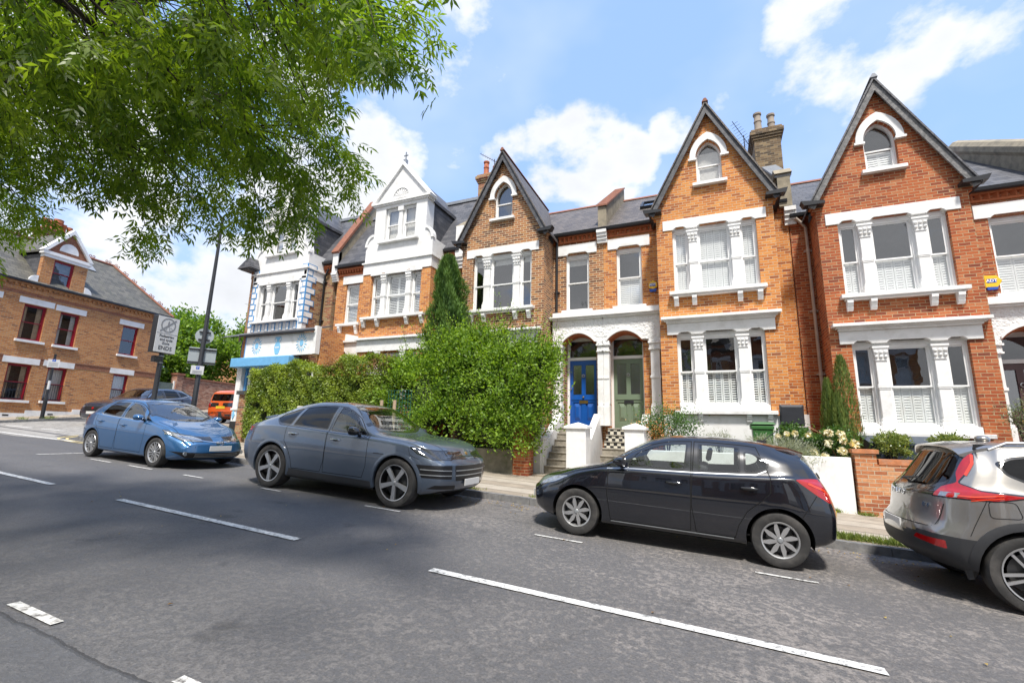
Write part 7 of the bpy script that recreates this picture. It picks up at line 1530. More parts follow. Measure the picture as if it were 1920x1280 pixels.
m = MB(); m.tube([(-19.2, 12, z + 9.1), (-19.15, 11.6, z + 9.4), (-19.1, 10.9, z + 9.45)], .04, 8); m.build('arm', BLACKP, LP); m = MB(); m.box(-19.25, -18.95, 10.3, 11.0, z + 9.38, z + 9.5); m.build('lamp_head', SIGNG, LP, bevel=.03)
SP, pp, z = pole_thing('street_sign', 'black post carrying the pedestrian and cycle zone ends sign', 'sign', -18.45, 10.1, 3.1, .085, .075, BLACKP)
nf = Vector((.985, .10, 0)).normalized(); T = T_face(-18.45, 10.1, 4.66, nf)
m = MB(); m.box(-.40, .40, -.10, .16, -.68, .68, T); m.build('housing', BLACKP, SP, bevel=.015)
m = MB(); m.box(-.385, .385, -.118, -.101, -.66, .66, T); fc = m.build('sign_face', SIGNW, SP); O_ = Matrix.Translation(-Vector(SP['_o']))
m = MB(); m.box(-.37, .37, -.1215, -.119, .03, .045, T)
T2 = T @ Matrix.Translation((0, -.121, .355)) @ Matrix.Rotation(pi / 2, 4, 'X'); m.lathe([(.27, -.001), (.27, .0015), (.225, .0015), (.225, -.001)], 40, T2)
m.box(-.36, .36, .0, .0025, -.03, .03, T @ Matrix.Translation((0, -.1235, .345)) @ Matrix.Rotation(-radians(42), 4, 'Y')); m.build('ends_symbol', INKG, SP, parent=fc)
m = MB(); Tq = T @ Matrix.Translation((0, -.1222, 0)); 
for (x0, z0, x1, z1) in ((-.02, .47, .02, .51), (-.03, .36, .03, .46), (-.035, .27, -.01, .36), (.01, .27, .035, .36), (-.12, .27, -.05, .275), (.05, .27, .13, .275)): m.box(x0, x1, 0, .001, z0, z1, Tq)
for cx in (-.10, .10): m.lathe([(.06, -.001), (.06, .001), (.048, .001), (.048, -.001)], 18, T @ Matrix.Translation((cx, -.1222, .22)) @ Matrix.Rotation(pi / 2, 4, 'X'))
m.build('pictogram', INKG, SP, parent=fc)
for txt, zz, sz in (('Pedestrian', -.06, .125), ('and cycle', -.19, .125), ('Zone', -.32, .125), ('ENDS', -.50, .20)):
    textmesh(txt, sz, INK, 'lettering', None, None, fc, .001, .003, M=O_ @ T @ Matrix.Translation((0, -.1215, zz)) @ Matrix.Rotation(pi / 2, 4, 'X'))
m = MB(); m.box(-.28, -.02, -.08, .10, -1.02, -.80, T); m.build('control_box', BLACKP, SP, bevel=.01)
m = MB(); m.cyl((-18.45, 10.1, 3.62), (-18.45, 10.1, 3.64), .1, n=12); m.cyl((-18.45, 10.1, 3.86), (-18.45, 10.1, 3.88), .1, n=12); m.build('clamp', STEEL, SP)
px, py = LS(-26.25, 15.4); PS, pp, z = pole_thing('parking_sign', 'thin black post with small white parking plate before the tan house', 'sign', px, py, 3.0, .05, .048, BLACKP)
T = T_face(px, py, z + 2.55, (.92, -.38, 0)); m = MB(); m.box(-.20, .20, -.075, -.06, -.18, .20, T); s1 = m.build('parking_plate', SIGNW, PS); m = MB(); m.box(-.06, .06, -.08, -.0751, .10, .2, T); m.build('plate_symbol', BLUS, PS, parent=s1); m = MB()
for i in range(4): m.box(-.16, .16, -.08, -.0751, .03 - i * .05, .042 - i * .05, T)
m.build('plate_lines', INKG, PS, parent=s1); textmesh('P', .09, SIGNW, 'lettering', None, None, PS, .001, .002, M=Matrix.Translation(-Vector(PS['_o'])) @ T @ Matrix.Translation((0, -.083, .15)) @ Matrix.Rotation(pi / 2, 4, 'X'))
m = MB(); m.cyl((px, py, z + 1.35), (px, py, z + 1.75), .052, n=10); m.build('sticker', SIGNW, PS)
STAKE = plain('pine stake', (.45, .33, .22), .8, var=.2)
r = thing('tree_guard', 'two pine stakes and green mesh guard behind the grey SUV', 'tree guard', (-7.2, 9.1, .43))
for x in (-7.47, -7.08): m = MB(); m.cyl((x, 9.15, .35), (x, 9.15, 2.16), .04, n=10); m.build('stake', STAKE, r)
m = MB()
for i in range(9): x = -7.42 + i * .085; m.box(x, x + .008, 9.32, 9.328, .5, 2.42)
for i in range(20): zz = .55 + i * .098; m.box(-7.42, -6.73, 9.329, 9.336, zz, zz + .008)
m.build('mesh', plain('dark green mesh', (.01, .10, .07), .5), r)

# ---------------------------------------------------------------- planting
RNG = np.random.default_rng(11)
def leafmesh(name, C_, D, Nn, ln, wd, mat, tint, root=None, fold=.25, **props):
    """one small folded leaf (two triangles' worth) per row: C base points, D directions, N face normals"""
    n = len(C_); D = D / np.linalg.norm(D, axis=1, keepdims=True); S = np.cross(D, Nn); S /= np.maximum(np.linalg.norm(S, axis=1, keepdims=True), 1e-6); U = np.cross(S, D)
    ln = np.broadcast_to(np.asarray(ln, float), (n,))[:, None]; wd = np.broadcast_to(np.asarray(wd, float), (n,))[:, None]
    V = np.empty((n, 4, 3)); V[:, 0] = C_; V[:, 1] = C_ + D * ln * .45 + S * wd / 2 + U * wd * fold; V[:, 2] = C_ + D * ln - U * ln * .08; V[:, 3] = C_ + D * ln * .45 - S * wd / 2 + U * wd * fold
    O = np.array(root['_o']) if root is not None and '_o' in root else np.zeros(3)
    me = bpy.data.meshes.new(name); me.vertices.add(4 * n); me.vertices.foreach_set('co', (V.reshape(-1, 3) - O).astype(np.float32).ravel()); me.loops.add(4 * n); me.loops.foreach_set('vertex_index', np.arange(4 * n, dtype=np.int32)); me.polygons.add(n); me.polygons.foreach_set('loop_start', np.arange(0, 4 * n, 4, dtype=np.int32)); me.polygons.foreach_set('loop_total', np.full(n, 4, dtype=np.int32))
    a = me.attributes.new('leaf', 'FLOAT', 'POINT'); a.data.foreach_set('value', np.repeat(np.clip(tint, 0, 1), 4).astype(np.float32)); me.materials.append(mat); me.update(calc_edges=True)
    o = bpy.data.objects.new(name, me); COL.objects.link(o)
    if root is not None: o.parent = root
    for k, v in props.items(): o[k] = v
    return o
def unit(n): v = RNG.normal(size=(n, 3)); return v / np.linalg.norm(v, axis=1, keepdims=True)
def blob_leaves(blobs, n, ln, wd, up=.3, shell=(.62, 1.03), clump=90, spread=.16, out=1.0):
    """leaves gathered in clumps near the surface of a union of ellipsoids"""
    A = np.array([b[3] * b[4] + b[3] * b[5] + b[4] * b[5] for b in blobs]); A = A / A.sum(); C = []; N = []; T = []
    for b, f in zip(blobs, A):
        k = max(3, int(n * f / clump)); d = unit(k); d[:, 2] = np.where(d[:, 2] < -.5, -d[:, 2], d[:, 2]); r = RNG.uniform(*shell, size=(k, 1)); c0 = np.array(b[:3]) + d * r * np.array(b[3:6]); t0 = RNG.uniform(-.2, .2, k)
        for i in range(k):
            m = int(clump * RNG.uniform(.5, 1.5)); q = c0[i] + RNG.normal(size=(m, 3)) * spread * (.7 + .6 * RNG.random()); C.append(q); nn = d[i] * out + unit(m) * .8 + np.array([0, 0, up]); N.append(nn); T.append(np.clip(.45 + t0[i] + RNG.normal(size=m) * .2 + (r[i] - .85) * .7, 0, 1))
    C = np.concatenate(C); N = np.concatenate(N); T = np.concatenate(T); keep = np.ones(len(C), bool)
    D = N + unit(len(C)) * .9; Nn = N + unit(len(C)) * .5
    return C, D, Nn, T
def sz(n, a, v=.25): return a * RNG.uniform(1 - v, 1 + v, n)
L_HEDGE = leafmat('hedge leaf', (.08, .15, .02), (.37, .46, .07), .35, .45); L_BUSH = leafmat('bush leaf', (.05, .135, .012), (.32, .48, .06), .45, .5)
L_CYP = leafmat('cypress leaf', (.03, .09, .015), (.17, .30, .06), .2, .6); L_ASH = leafmat('ash leaflet', (.060, .13, .012), (.26, .37, .045), .62, .38); L_FAR = leafmat('far tree leaf', (.06, .15, .015), (.25, .38, .05), .42, .5)
L_ROSE = leafmat('rose leaf', (.03, .09, .02), (.14, .26, .06), .35); L_GREY = leafmat('silver leaf', (.20, .23, .17), (.42, .45, .36), .3, .7); L_BOX = leafmat('variegated leaf', (.05, .12, .02), (.38, .42, .14), .35, .35)
L_ROSEM = leafmat('conifer spray', (.06, .12, .02), (.22, .28, .06), .25, .6); L_PETAL = leafmat('cream petal', (.70, .62, .42), (.85, .82, .72), .3, .6); L_ORG = leafmat('orange petal', (.6, .2, .08), (.8, .45, .2), .3); L_BRN = leafmat('dry hedge leaf', (.22, .10, .05), (.42, .26, .14), .3, .6)
BARK = plain('dark bark', (.045, .036, .028), .9, var=.4, scale=20, bump=.6); TWIG = plain('twig', (.05, .045, .03), .85)
def merge(parts): return [np.concatenate([p[i] for p in parts]) for i in range(4)]
# clipped hedge
hd = thing('hedge', 'tall clipped hedge with dry brown patches between the shop and the bush', 'hedge', (-13, 12.4, 1))
C = []; D = []; n = 46000
u = RNG.random(n); x = -16.15 + 6.6 * u; top = 3.62 + .12 * np.sin(x * 2.1) + .10 * np.sin(x * 5.3) + .1 * np.clip((x + 12.5), 0, 3) ; f = RNG.random(n)
z = np.where(f < .74, 1.0 + (top - 1.0) * RNG.random(n), top + RNG.normal(size=n) * .05 - .04); y = np.where(f < .74, 12.0 + np.abs(RNG.normal(size=n)) * .13 + .09 * np.sin(x * 3.1 + z * 2.2) + .05 * np.sin(x * 9 + z * 7), 12.0 + 1.0 * RNG.random(n))
e = RNG.random(n) < .06; x = np.where(e, -16.15 + RNG.normal(size=n) * .04, x); y = np.where(e, 12.0 + RNG.random(n), y); z = np.where(e, 1.0 + 2.6 * RNG.random(n), z)
C = np.stack([x, y, z], 1); base = np.where((f < .74)[:, None], np.array([0, -1, .35]), np.array([0, -.2, 1.])); gap = np.sin(x * 2.3 + 1.3 * np.sin(z * 2.7)) * np.sin(z * 3.1 + x * .7) + .6 * np.sin(x * 7.1) * np.sin(z * 6.3); keep = RNG.random(n) > np.clip(gap - .55, 0, 1) * 1.4
C, base, x, z = C[keep], base[keep], x[keep], z[keep]; n = len(C); tint = np.clip(.5 + .3 * np.sin(x * 4.3 + z * 3.1) * np.sin(z * 5) + RNG.normal(size=n) * .2, 0, 1)
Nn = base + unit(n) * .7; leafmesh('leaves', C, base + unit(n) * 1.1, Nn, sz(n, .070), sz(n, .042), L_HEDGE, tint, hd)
k = 2600; x = RNG.uniform(-12.6, -9.6, k); C = np.stack([x, 12.0 + np.abs(RNG.normal(size=k)) * .25, 3.62 + .15 * np.sin(x * 3) + RNG.normal(size=k) * .13 - .1], 1); leafmesh('dry_leaves', C, unit(k), unit(k), sz(k, .06), sz(k, .03), L_BRN, RNG.random(k), hd)
m = MB()
for i in range(70):
    x = -16 + 6.3 * i / 70 + RNG.uniform(-.05, .05); m.tube([(x, 12.45, .9), (x + RNG.uniform(-.2, .2), 12.4 + RNG.uniform(-.2, .1), 2.2), (x + RNG.uniform(-.3, .3), 12.35 + RNG.uniform(-.25, .1), 3.5)], [.03, .02, .008], 5)
m.build('branches', BARK, hd); m = MB(); m.box(-15.95, -9.7, 12.32, 12.75, .9, 3.25); m.build('shade_core', plain('painted hedge shade', (.02, .035, .01), .95, var=.6, scale=9, bump=1, bscale=12), hd)  # dark box added inside to block light and paint the gaps as shade
# the big unclipped bush spilling over the pavement
bs = thing('bush', 'huge loose green bush spilling over the pavement between hedge and blue door', 'bush', (-6.9, 12.4, 1))
B = [(-8.3, 12.5, 2.4, 1.5, .95, 1.35), (-6.6, 12.5, 2.7, 1.5, 1.05, 1.7), (-5.2, 12.2, 2.5, 1.35, 1.0, 1.5), (-7.3, 12.6, 3.6, 1.3, .8, 1.0), (-4.75, 12.2, 3.35, .85, .7, .75), (-5.6, 12.0, 1.5, 1.0, .8, .75), (-8.9, 12.5, 3.3, .8, .6, .6), (-4.25, 12.2, 3.35, .55, .45, .45), (-6.3, 12.5, 4.15, .7, .5, .5), (-7.2, 11.85, 1.7, 1.3, .5, .7), (-4.95, 11.75, 1.35, .75, .45, .65), (-4.9, 11.9, 2.2, .6, .5, .8), (-9.7, 12.4, 2.6, .8, .6, 1.0), (-8.2, 12.6, 4.1, .5, .4, .35)]
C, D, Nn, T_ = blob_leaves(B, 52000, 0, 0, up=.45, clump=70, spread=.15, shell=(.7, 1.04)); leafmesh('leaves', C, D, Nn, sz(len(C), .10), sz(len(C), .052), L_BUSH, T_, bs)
# long shoots breaking the outline
m = MB(); SC_ = []; 
for i in range(190):
    b = B[RNG.integers(len(B))]; d = unit(1)[0]; d[2] = abs(d[2]) * .8 + .15; d[1] = -abs(d[1]) * .6; d /= np.linalg.norm(d); p = np.array(b[:3]) + d * np.array(b[3:6]) * .85; L_ = RNG.uniform(.4, 1.15); q = p + (d * .6 + np.array([0, 0, .5])) * L_; m.tube([tuple(p), tuple((p + q) / 2 + d * .05), tuple(q)], [.008, .006, .003], 4)
    for j in range(26): t_ = RNG.random(); SC_.append(p + (q - p) * t_ + RNG.normal(size=3) * .045)
m.build('shoots', TWIG, bs); SC_ = np.array(SC_); k = len(SC_); leafmesh('leaves', SC_, unit(k) + [0, 0, .4], unit(k) + [0, 0, .6], sz(k, .07), sz(k, .03), L_BUSH, RNG.uniform(.45, 1, k), bs)
m = MB()
for i in range(40):
    b = B[RNG.integers(6)]; m.tube([(b[0] * .6 - 6.8 * .4, 12.6, 1.0), (b[0] + RNG.uniform(-.4, .4), 12.5, b[2] * .6), (b[0] + RNG.uniform(-.8, .8), 12.4, b[2] + RNG.uniform(0, 1))], [.05, .03, .01], 5)
m.build('branches', BARK, bs); m = MB()
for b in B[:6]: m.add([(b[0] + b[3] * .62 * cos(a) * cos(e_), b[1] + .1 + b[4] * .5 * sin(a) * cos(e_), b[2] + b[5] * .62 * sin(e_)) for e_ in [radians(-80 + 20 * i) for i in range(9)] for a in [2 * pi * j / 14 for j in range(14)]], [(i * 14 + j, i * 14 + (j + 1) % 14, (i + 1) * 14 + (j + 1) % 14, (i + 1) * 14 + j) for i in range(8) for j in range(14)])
m.build('shade_core', plain('painted hedge shade', (.02, .035, .01)), bs)  # dark solid lumps added within, their colour standing for inner shade
# column cypress
cy = thing('cypress_tree', 'pointed green cypress rising behind the bush between two houses', 'tree', (-8.0, 13.1, 1)); n = 20000
t_ = RNG.random(n) ** .8; z = 3.4 + 4.0 * t_; a = RNG.uniform(0, 2 * pi, n); R_ = .76 * (1 - t_) ** .62 * (1 + .26 * np.sin(z * 8 + 3 * np.sin(a * 2)) * np.sin(a * 4 + z) + .22 * np.sin(z * 3.1 + a * 3)) + .05; rr = R_ * np.sqrt(RNG.uniform(.45, 1.05, n)) * (1 + .16 * np.sin(a * 5 + z * 3))
C = np.stack([-8.0 + rr * np.cos(a) - .25 * t_, 13.1 + rr * np.sin(a), z], 1); D = np.stack([np.cos(a) * .5, np.sin(a) * .5, np.ones(n)], 1) + unit(n) * .45; C = C + unit(n) * .05; leafmesh('foliage', C, D, np.stack([np.cos(a), np.sin(a), np.zeros(n)], 1) + unit(n) * .4, sz(n, .16), sz(n, .03), L_CYP, .5 + .35 * np.sin(a * 5 + z * 3) + RNG.normal(size=n) * .15, cy)
m = MB(); m.tube([(-8.0, 13.1, .9), (-8.0, 13.1, 4), (-8.2, 13.1, 7.2)], [.12, .09, .02], 8); m.build('trunk', BARK, cy)
def cone_shrub(name, lab, cat, x, y, cols, n, mat, ln, wd):
    r = thing(name, lab, cat, (x, y, cols[0][3])); CC = []; DD = []; NN = []; TT = []
    for cx, cy_, R0, z0, z1 in cols:
        k = int(n / len(cols)); t_ = RNG.random(k) ** .9; z = z0 + (z1 - z0) * t_; Rz = R0 * (np.clip(1 - t_, 0, 1) ** .55) * (.75 + .25 * np.sin(np.clip(t_ * 3, 0, 1.5))); a = RNG.uniform(0, 2 * pi, k); rr = Rz * np.sqrt(RNG.uniform(.3, 1.08, k))
        CC.append(np.stack([cx + rr * np.cos(a), cy_ + rr * np.sin(a), z], 1)); DD.append(np.stack([np.cos(a) * .25, np.sin(a) * .25, np.ones(k)], 1) + unit(k) * .2); NN.append(np.stack([np.cos(a), np.sin(a), np.zeros(k)], 1) + unit(k) * .5); TT.append(.5 + .3 * np.sin(a * 7 + z * 2) + RNG.normal(size=k) * .18)
    C, D, N_, T_ = merge([(a_, b_, c_, d_) for a_, b_, c_, d_ in zip(CC, DD, NN, TT)]); leafmesh('foliage', C, D, N_, sz(len(C), ln), sz(len(C), wd), mat, T_, r); m = MB(); m.tube([(cols[0][0], cols[0][1], cols[0][3] - .3), (cols[0][0], cols[0][1], cols[0][3] + .8)], .04, 6); m.build('stem', BARK, r); return r
cone_shrub('conifer_shrub', 'upright feathery conifer at the corner between the orange and red houses', 'shrub', 2.85, 13.45, [(2.92, 13.4, .40, 1.0, 3.45), (2.62, 13.5, .28, 1.0, 2.9), (2.75, 13.3, .36, 1.0, 2.5)], 9000, L_ROSEM, .12, .016)
def shrub(name, lab, cat, blobs, n, mat, ln, wd, up=.3, clump=40, spread=.07, shell=(.6, 1.03), stem=True):
    r = thing(name, lab, cat, (blobs[0][0], blobs[0][1], blobs[0][2] - blobs[0][5])); C, D, Nn, T_ = blob_leaves(blobs, n, 0, 0, up, shell, clump, spread); leafmesh('leaves', C, D, Nn, sz(len(C), ln), sz(len(C), wd), mat, T_, r)
    if stem:
        m = MB(); b = blobs[0]
        for i in range(10): d = unit(1)[0]; m.tube([(b[0], b[1], b[2] - b[5] - .2), (b[0] + d[0] * b[3] * .4, b[1] + d[1] * b[4] * .4, b[2]), (b[0] + d[0] * b[3] * .9, b[1] + d[1] * b[4] * .8, b[2] + abs(d[2]) * b[5])], [.015, .01, .004], 4)
        m.build('stems', TWIG, r)
    return r
def blooms(r, pts, rad, mat, name='bloom'):
    for p in pts:
        k = 46; d = unit(k); q = np.array(p) + d * rad * .35; o = leafmesh(name, q, d + unit(k) * .5, np.cross(d, unit(k)), sz(k, rad * 1.05), sz(k, rad * .95), mat, RNG.random(k), r, fold=.5)
rs = shrub('rose_bush', 'rose bush with big cream blooms beside the brick pier', 'rose bush', [(2.45, 12.5, 1.35, .42, .3, .36), (2.15, 12.6, 1.2, .35, .3, .3)], 2600, L_ROSE, .055, .038)
blooms(rs, [(2.30, 12.2, 1.62), (2.52, 12.2, 1.60), (2.54, 12.15, 1.48), (2.28, 12.2, 1.40), (2.50, 12.1, 1.24), (2.75, 12.2, 1.40), (1.98, 12.2, 1.18), (2.17, 12.1, 1.10)], .075, L_PETAL)
r = rs; m = MB(); m.tube([(2.45, 12.4, 1.1), (2.2, 12.3, 1.6), (1.95, 12.3, 1.75)], .008, 5); m.build('cane', plain('rose cane', (.35, .16, .08), .7), r)
rs = shrub('rose_bush', 'smaller cream rose before the black bin', 'rose bush', [(1.72, 12.9, 1.5, .36, .25, .26)], 1500, L_ROSE, .05, .035)
blooms(rs, [(1.55, 12.6, 1.58), (1.72, 12.6, 1.60), (1.98, 12.6, 1.56), (1.38, 12.7, 1.52)], .06, L_PETAL)
shrub('silver_shrub', 'silver grey lavender shrub tumbling over the white wall', 'shrub', [(1.45, 12.3, 1.15, .55, .35, .30), (1.0, 12.4, 1.2, .4, .3, .25), (1.8, 12.2, 1.0, .4, .3, .25)], 5200, L_GREY, .09, .010, up=.7)
shrub('silver_shrub', 'thin wispy lavender under the left window', 'shrub', [(.1, 12.6, 1.3, .3, .25, .3)], 700, L_GREY, .08, .01, up=.8)
r = shrub('garden_shrub', 'loose shrub with orange flowers before the green door steps', 'shrub', [(-1.15, 12.7, 1.55, .6, .4, .55), (-.7, 12.7, 1.6, .45, .35, .4), (-1.6, 12.7, 1.7, .3, .3, .4)], 4200, L_ROSE, .05, .028, up=.5, spread=.12, shell=(.4, 1.15))
k = 260; C = np.array([-1.45, 12.35, 1.6]) + RNG.normal(size=(k, 3)) * [.25, .1, .15]; leafmesh('petals', C, unit(k), unit(k), .035, .03, L_ORG, RNG.random(k), r)['kind'] = 'stuff'
shrub('topiary_ball', 'round variegated topiary ball behind the brick wall, nearer the roses', 'topiary', [(3.54, 12.75, 1.34, .31, .31, .29)], 2600, L_BOX, .06, .028, shell=(.8, 1.02), spread=.05)
shrub('topiary_ball', 'variegated topiary ball mostly hidden behind the silver car roof', 'topiary', [(4.52, 12.75, 1.32, .33, .31, .29)], 2600, L_BOX, .06, .028, shell=(.8, 1.02), spread=.05)
shrub('olive_bush', 'small grey green olive before the right-hand porch', 'shrub', [(6.05, 13.4, 1.9, .3, .3, .5)], 1300, leafmat('olive leaf', (.10, .14, .07), (.3, .35, .2), .3), .06, .014, spread=.12, shell=(.3, 1.1))
# weeds and grass along the kerb and wall foot
def tufts(name, pts, n, h, spread):
    P = np.array(pts); i = RNG.integers(0, len(P), n); C = P[i] + RNG.normal(size=(n, 3)) * [spread, spread * .35, 0]; C[:, 2] = [G(a, b) + .105 for a, b in C[:, :2]]; D = unit(n) * .7 + [0, 0, 1]; D[:, 2] = np.abs(D[:, 2]); o = leafmesh(name, C, D, unit(n), sz(n, h, .5), .012, GRASS_BL, RNG.random(n)); o['kind'] = 'stuff'; return o
tufts('grass_weeds', [(1.75, 8.75, 0), (2.1, 8.72, 0), (2.5, 8.75, 0), (1.55, 8.7, 0), (2.9, 8.8, 0)], 2300, .10, .17); tufts('grass_weeds', [(-4.6, 8.66, 0), (-3.1, 8.66, 0)], 250, .05, .12); tufts('grass_weeds', [(2.75, 11.85, 0), (2.2, 11.86, 0), (3.2, 11.4, 0)], 500, .08, .07); tufts('grass_weeds', [(-28.1, 11.1, 0), (-28.4, 11.4, 0), (-28.2, 10.3, 0)], 300, .12, .2)
# fallen leaves on the carriageway near the kerb
k = 620; x = RNG.uniform(-9, 5, k); y = np.where(RNG.random(k) < .94, 8.35 - np.abs(RNG.normal(size=k)) * .35, RNG.uniform(1.5, 8.3, k)); C = np.stack([x, y, [G(a, b) + .008 for a, b in zip(x, y)]], 1); D = unit(k) * [1, 1, .1]
o = leafmesh('fallen_leaves', C, D, np.tile([0, 0, 1.], (k, 1)) + unit(k) * .3, sz(k, .035), sz(k, .022), L_BRN if 0 else leafmat('fallen leaf', (.25, .12, .03), (.50, .38, .10), .2, .7), RNG.random(k)); o['kind'] = 'stuff'
# trees beyond the garden wall in the side street
def far_tree(n_, s_, z, R, H, lab, nn, cat='tree'):
    p = Nv * n_ + Dv * s_; r = thing('leafy_tree', lab, cat, (p.x, p.y, 2), group='trees behind the long brick wall'); bl = [(p.x + RNG.uniform(-.5, .5) * R, p.y + RNG.uniform(-.5, .5) * R, z + H * f_ * RNG.uniform(.9, 1.1), R * RNG.uniform(.55, .8), R * RNG.uniform(.55, .8), H * RNG.uniform(.22, .32)) for f_ in (-.62, -.4, -.2, 0, .1, .3, .45, .62)]
    C, D, Nn, T_ = blob_leaves(bl, nn, 0, 0, up=.5, clump=42, spread=.28, shell=(.75, 1.05)); leafmesh('crown', C, D, Nn, sz(len(C), .26), sz(len(C), .17), L_FAR, T_, r); m = MB(); m.tube([(p.x, p.y, 1.5), (p.x, p.y, z - H * .2), (p.x + .3, p.y, z + H * .4)], [.25, .18, .05], 8); m.build('trunk', BARK, r)
    return r
far_tree(-31.5, 25.2, 5.6, 2.2, 3.4, 'bright green tree nearest the tan house, behind the garden wall', 9000); far_tree(-33, 29.0, 6.4, 2.4, 4.0, 'bright green tree behind the street lamp and garden wall', 9000); far_tree(-32, 32.5, 6.6, 2.3, 4.2, 'bright green tree nearest the shop, behind the garden wall', 9000); far_tree(-31, 37, 6.2, 3, 4.4, 'bright green tree farthest along the garden wall', 7000)
r = shrub('yellow_shrub', 'yellow green shrub over the garden wall by the shop corner', 'shrub', [(Nv.x * -28.5 + Dv.x * 29.5, Nv.y * -28.5 + Dv.y * 29.5, 5.0, .8, .8, 1.1)], 2500, leafmat('yellow leaf', (.25, .30, .03), (.6, .55, .05), .4), .12, .09, spread=.15)
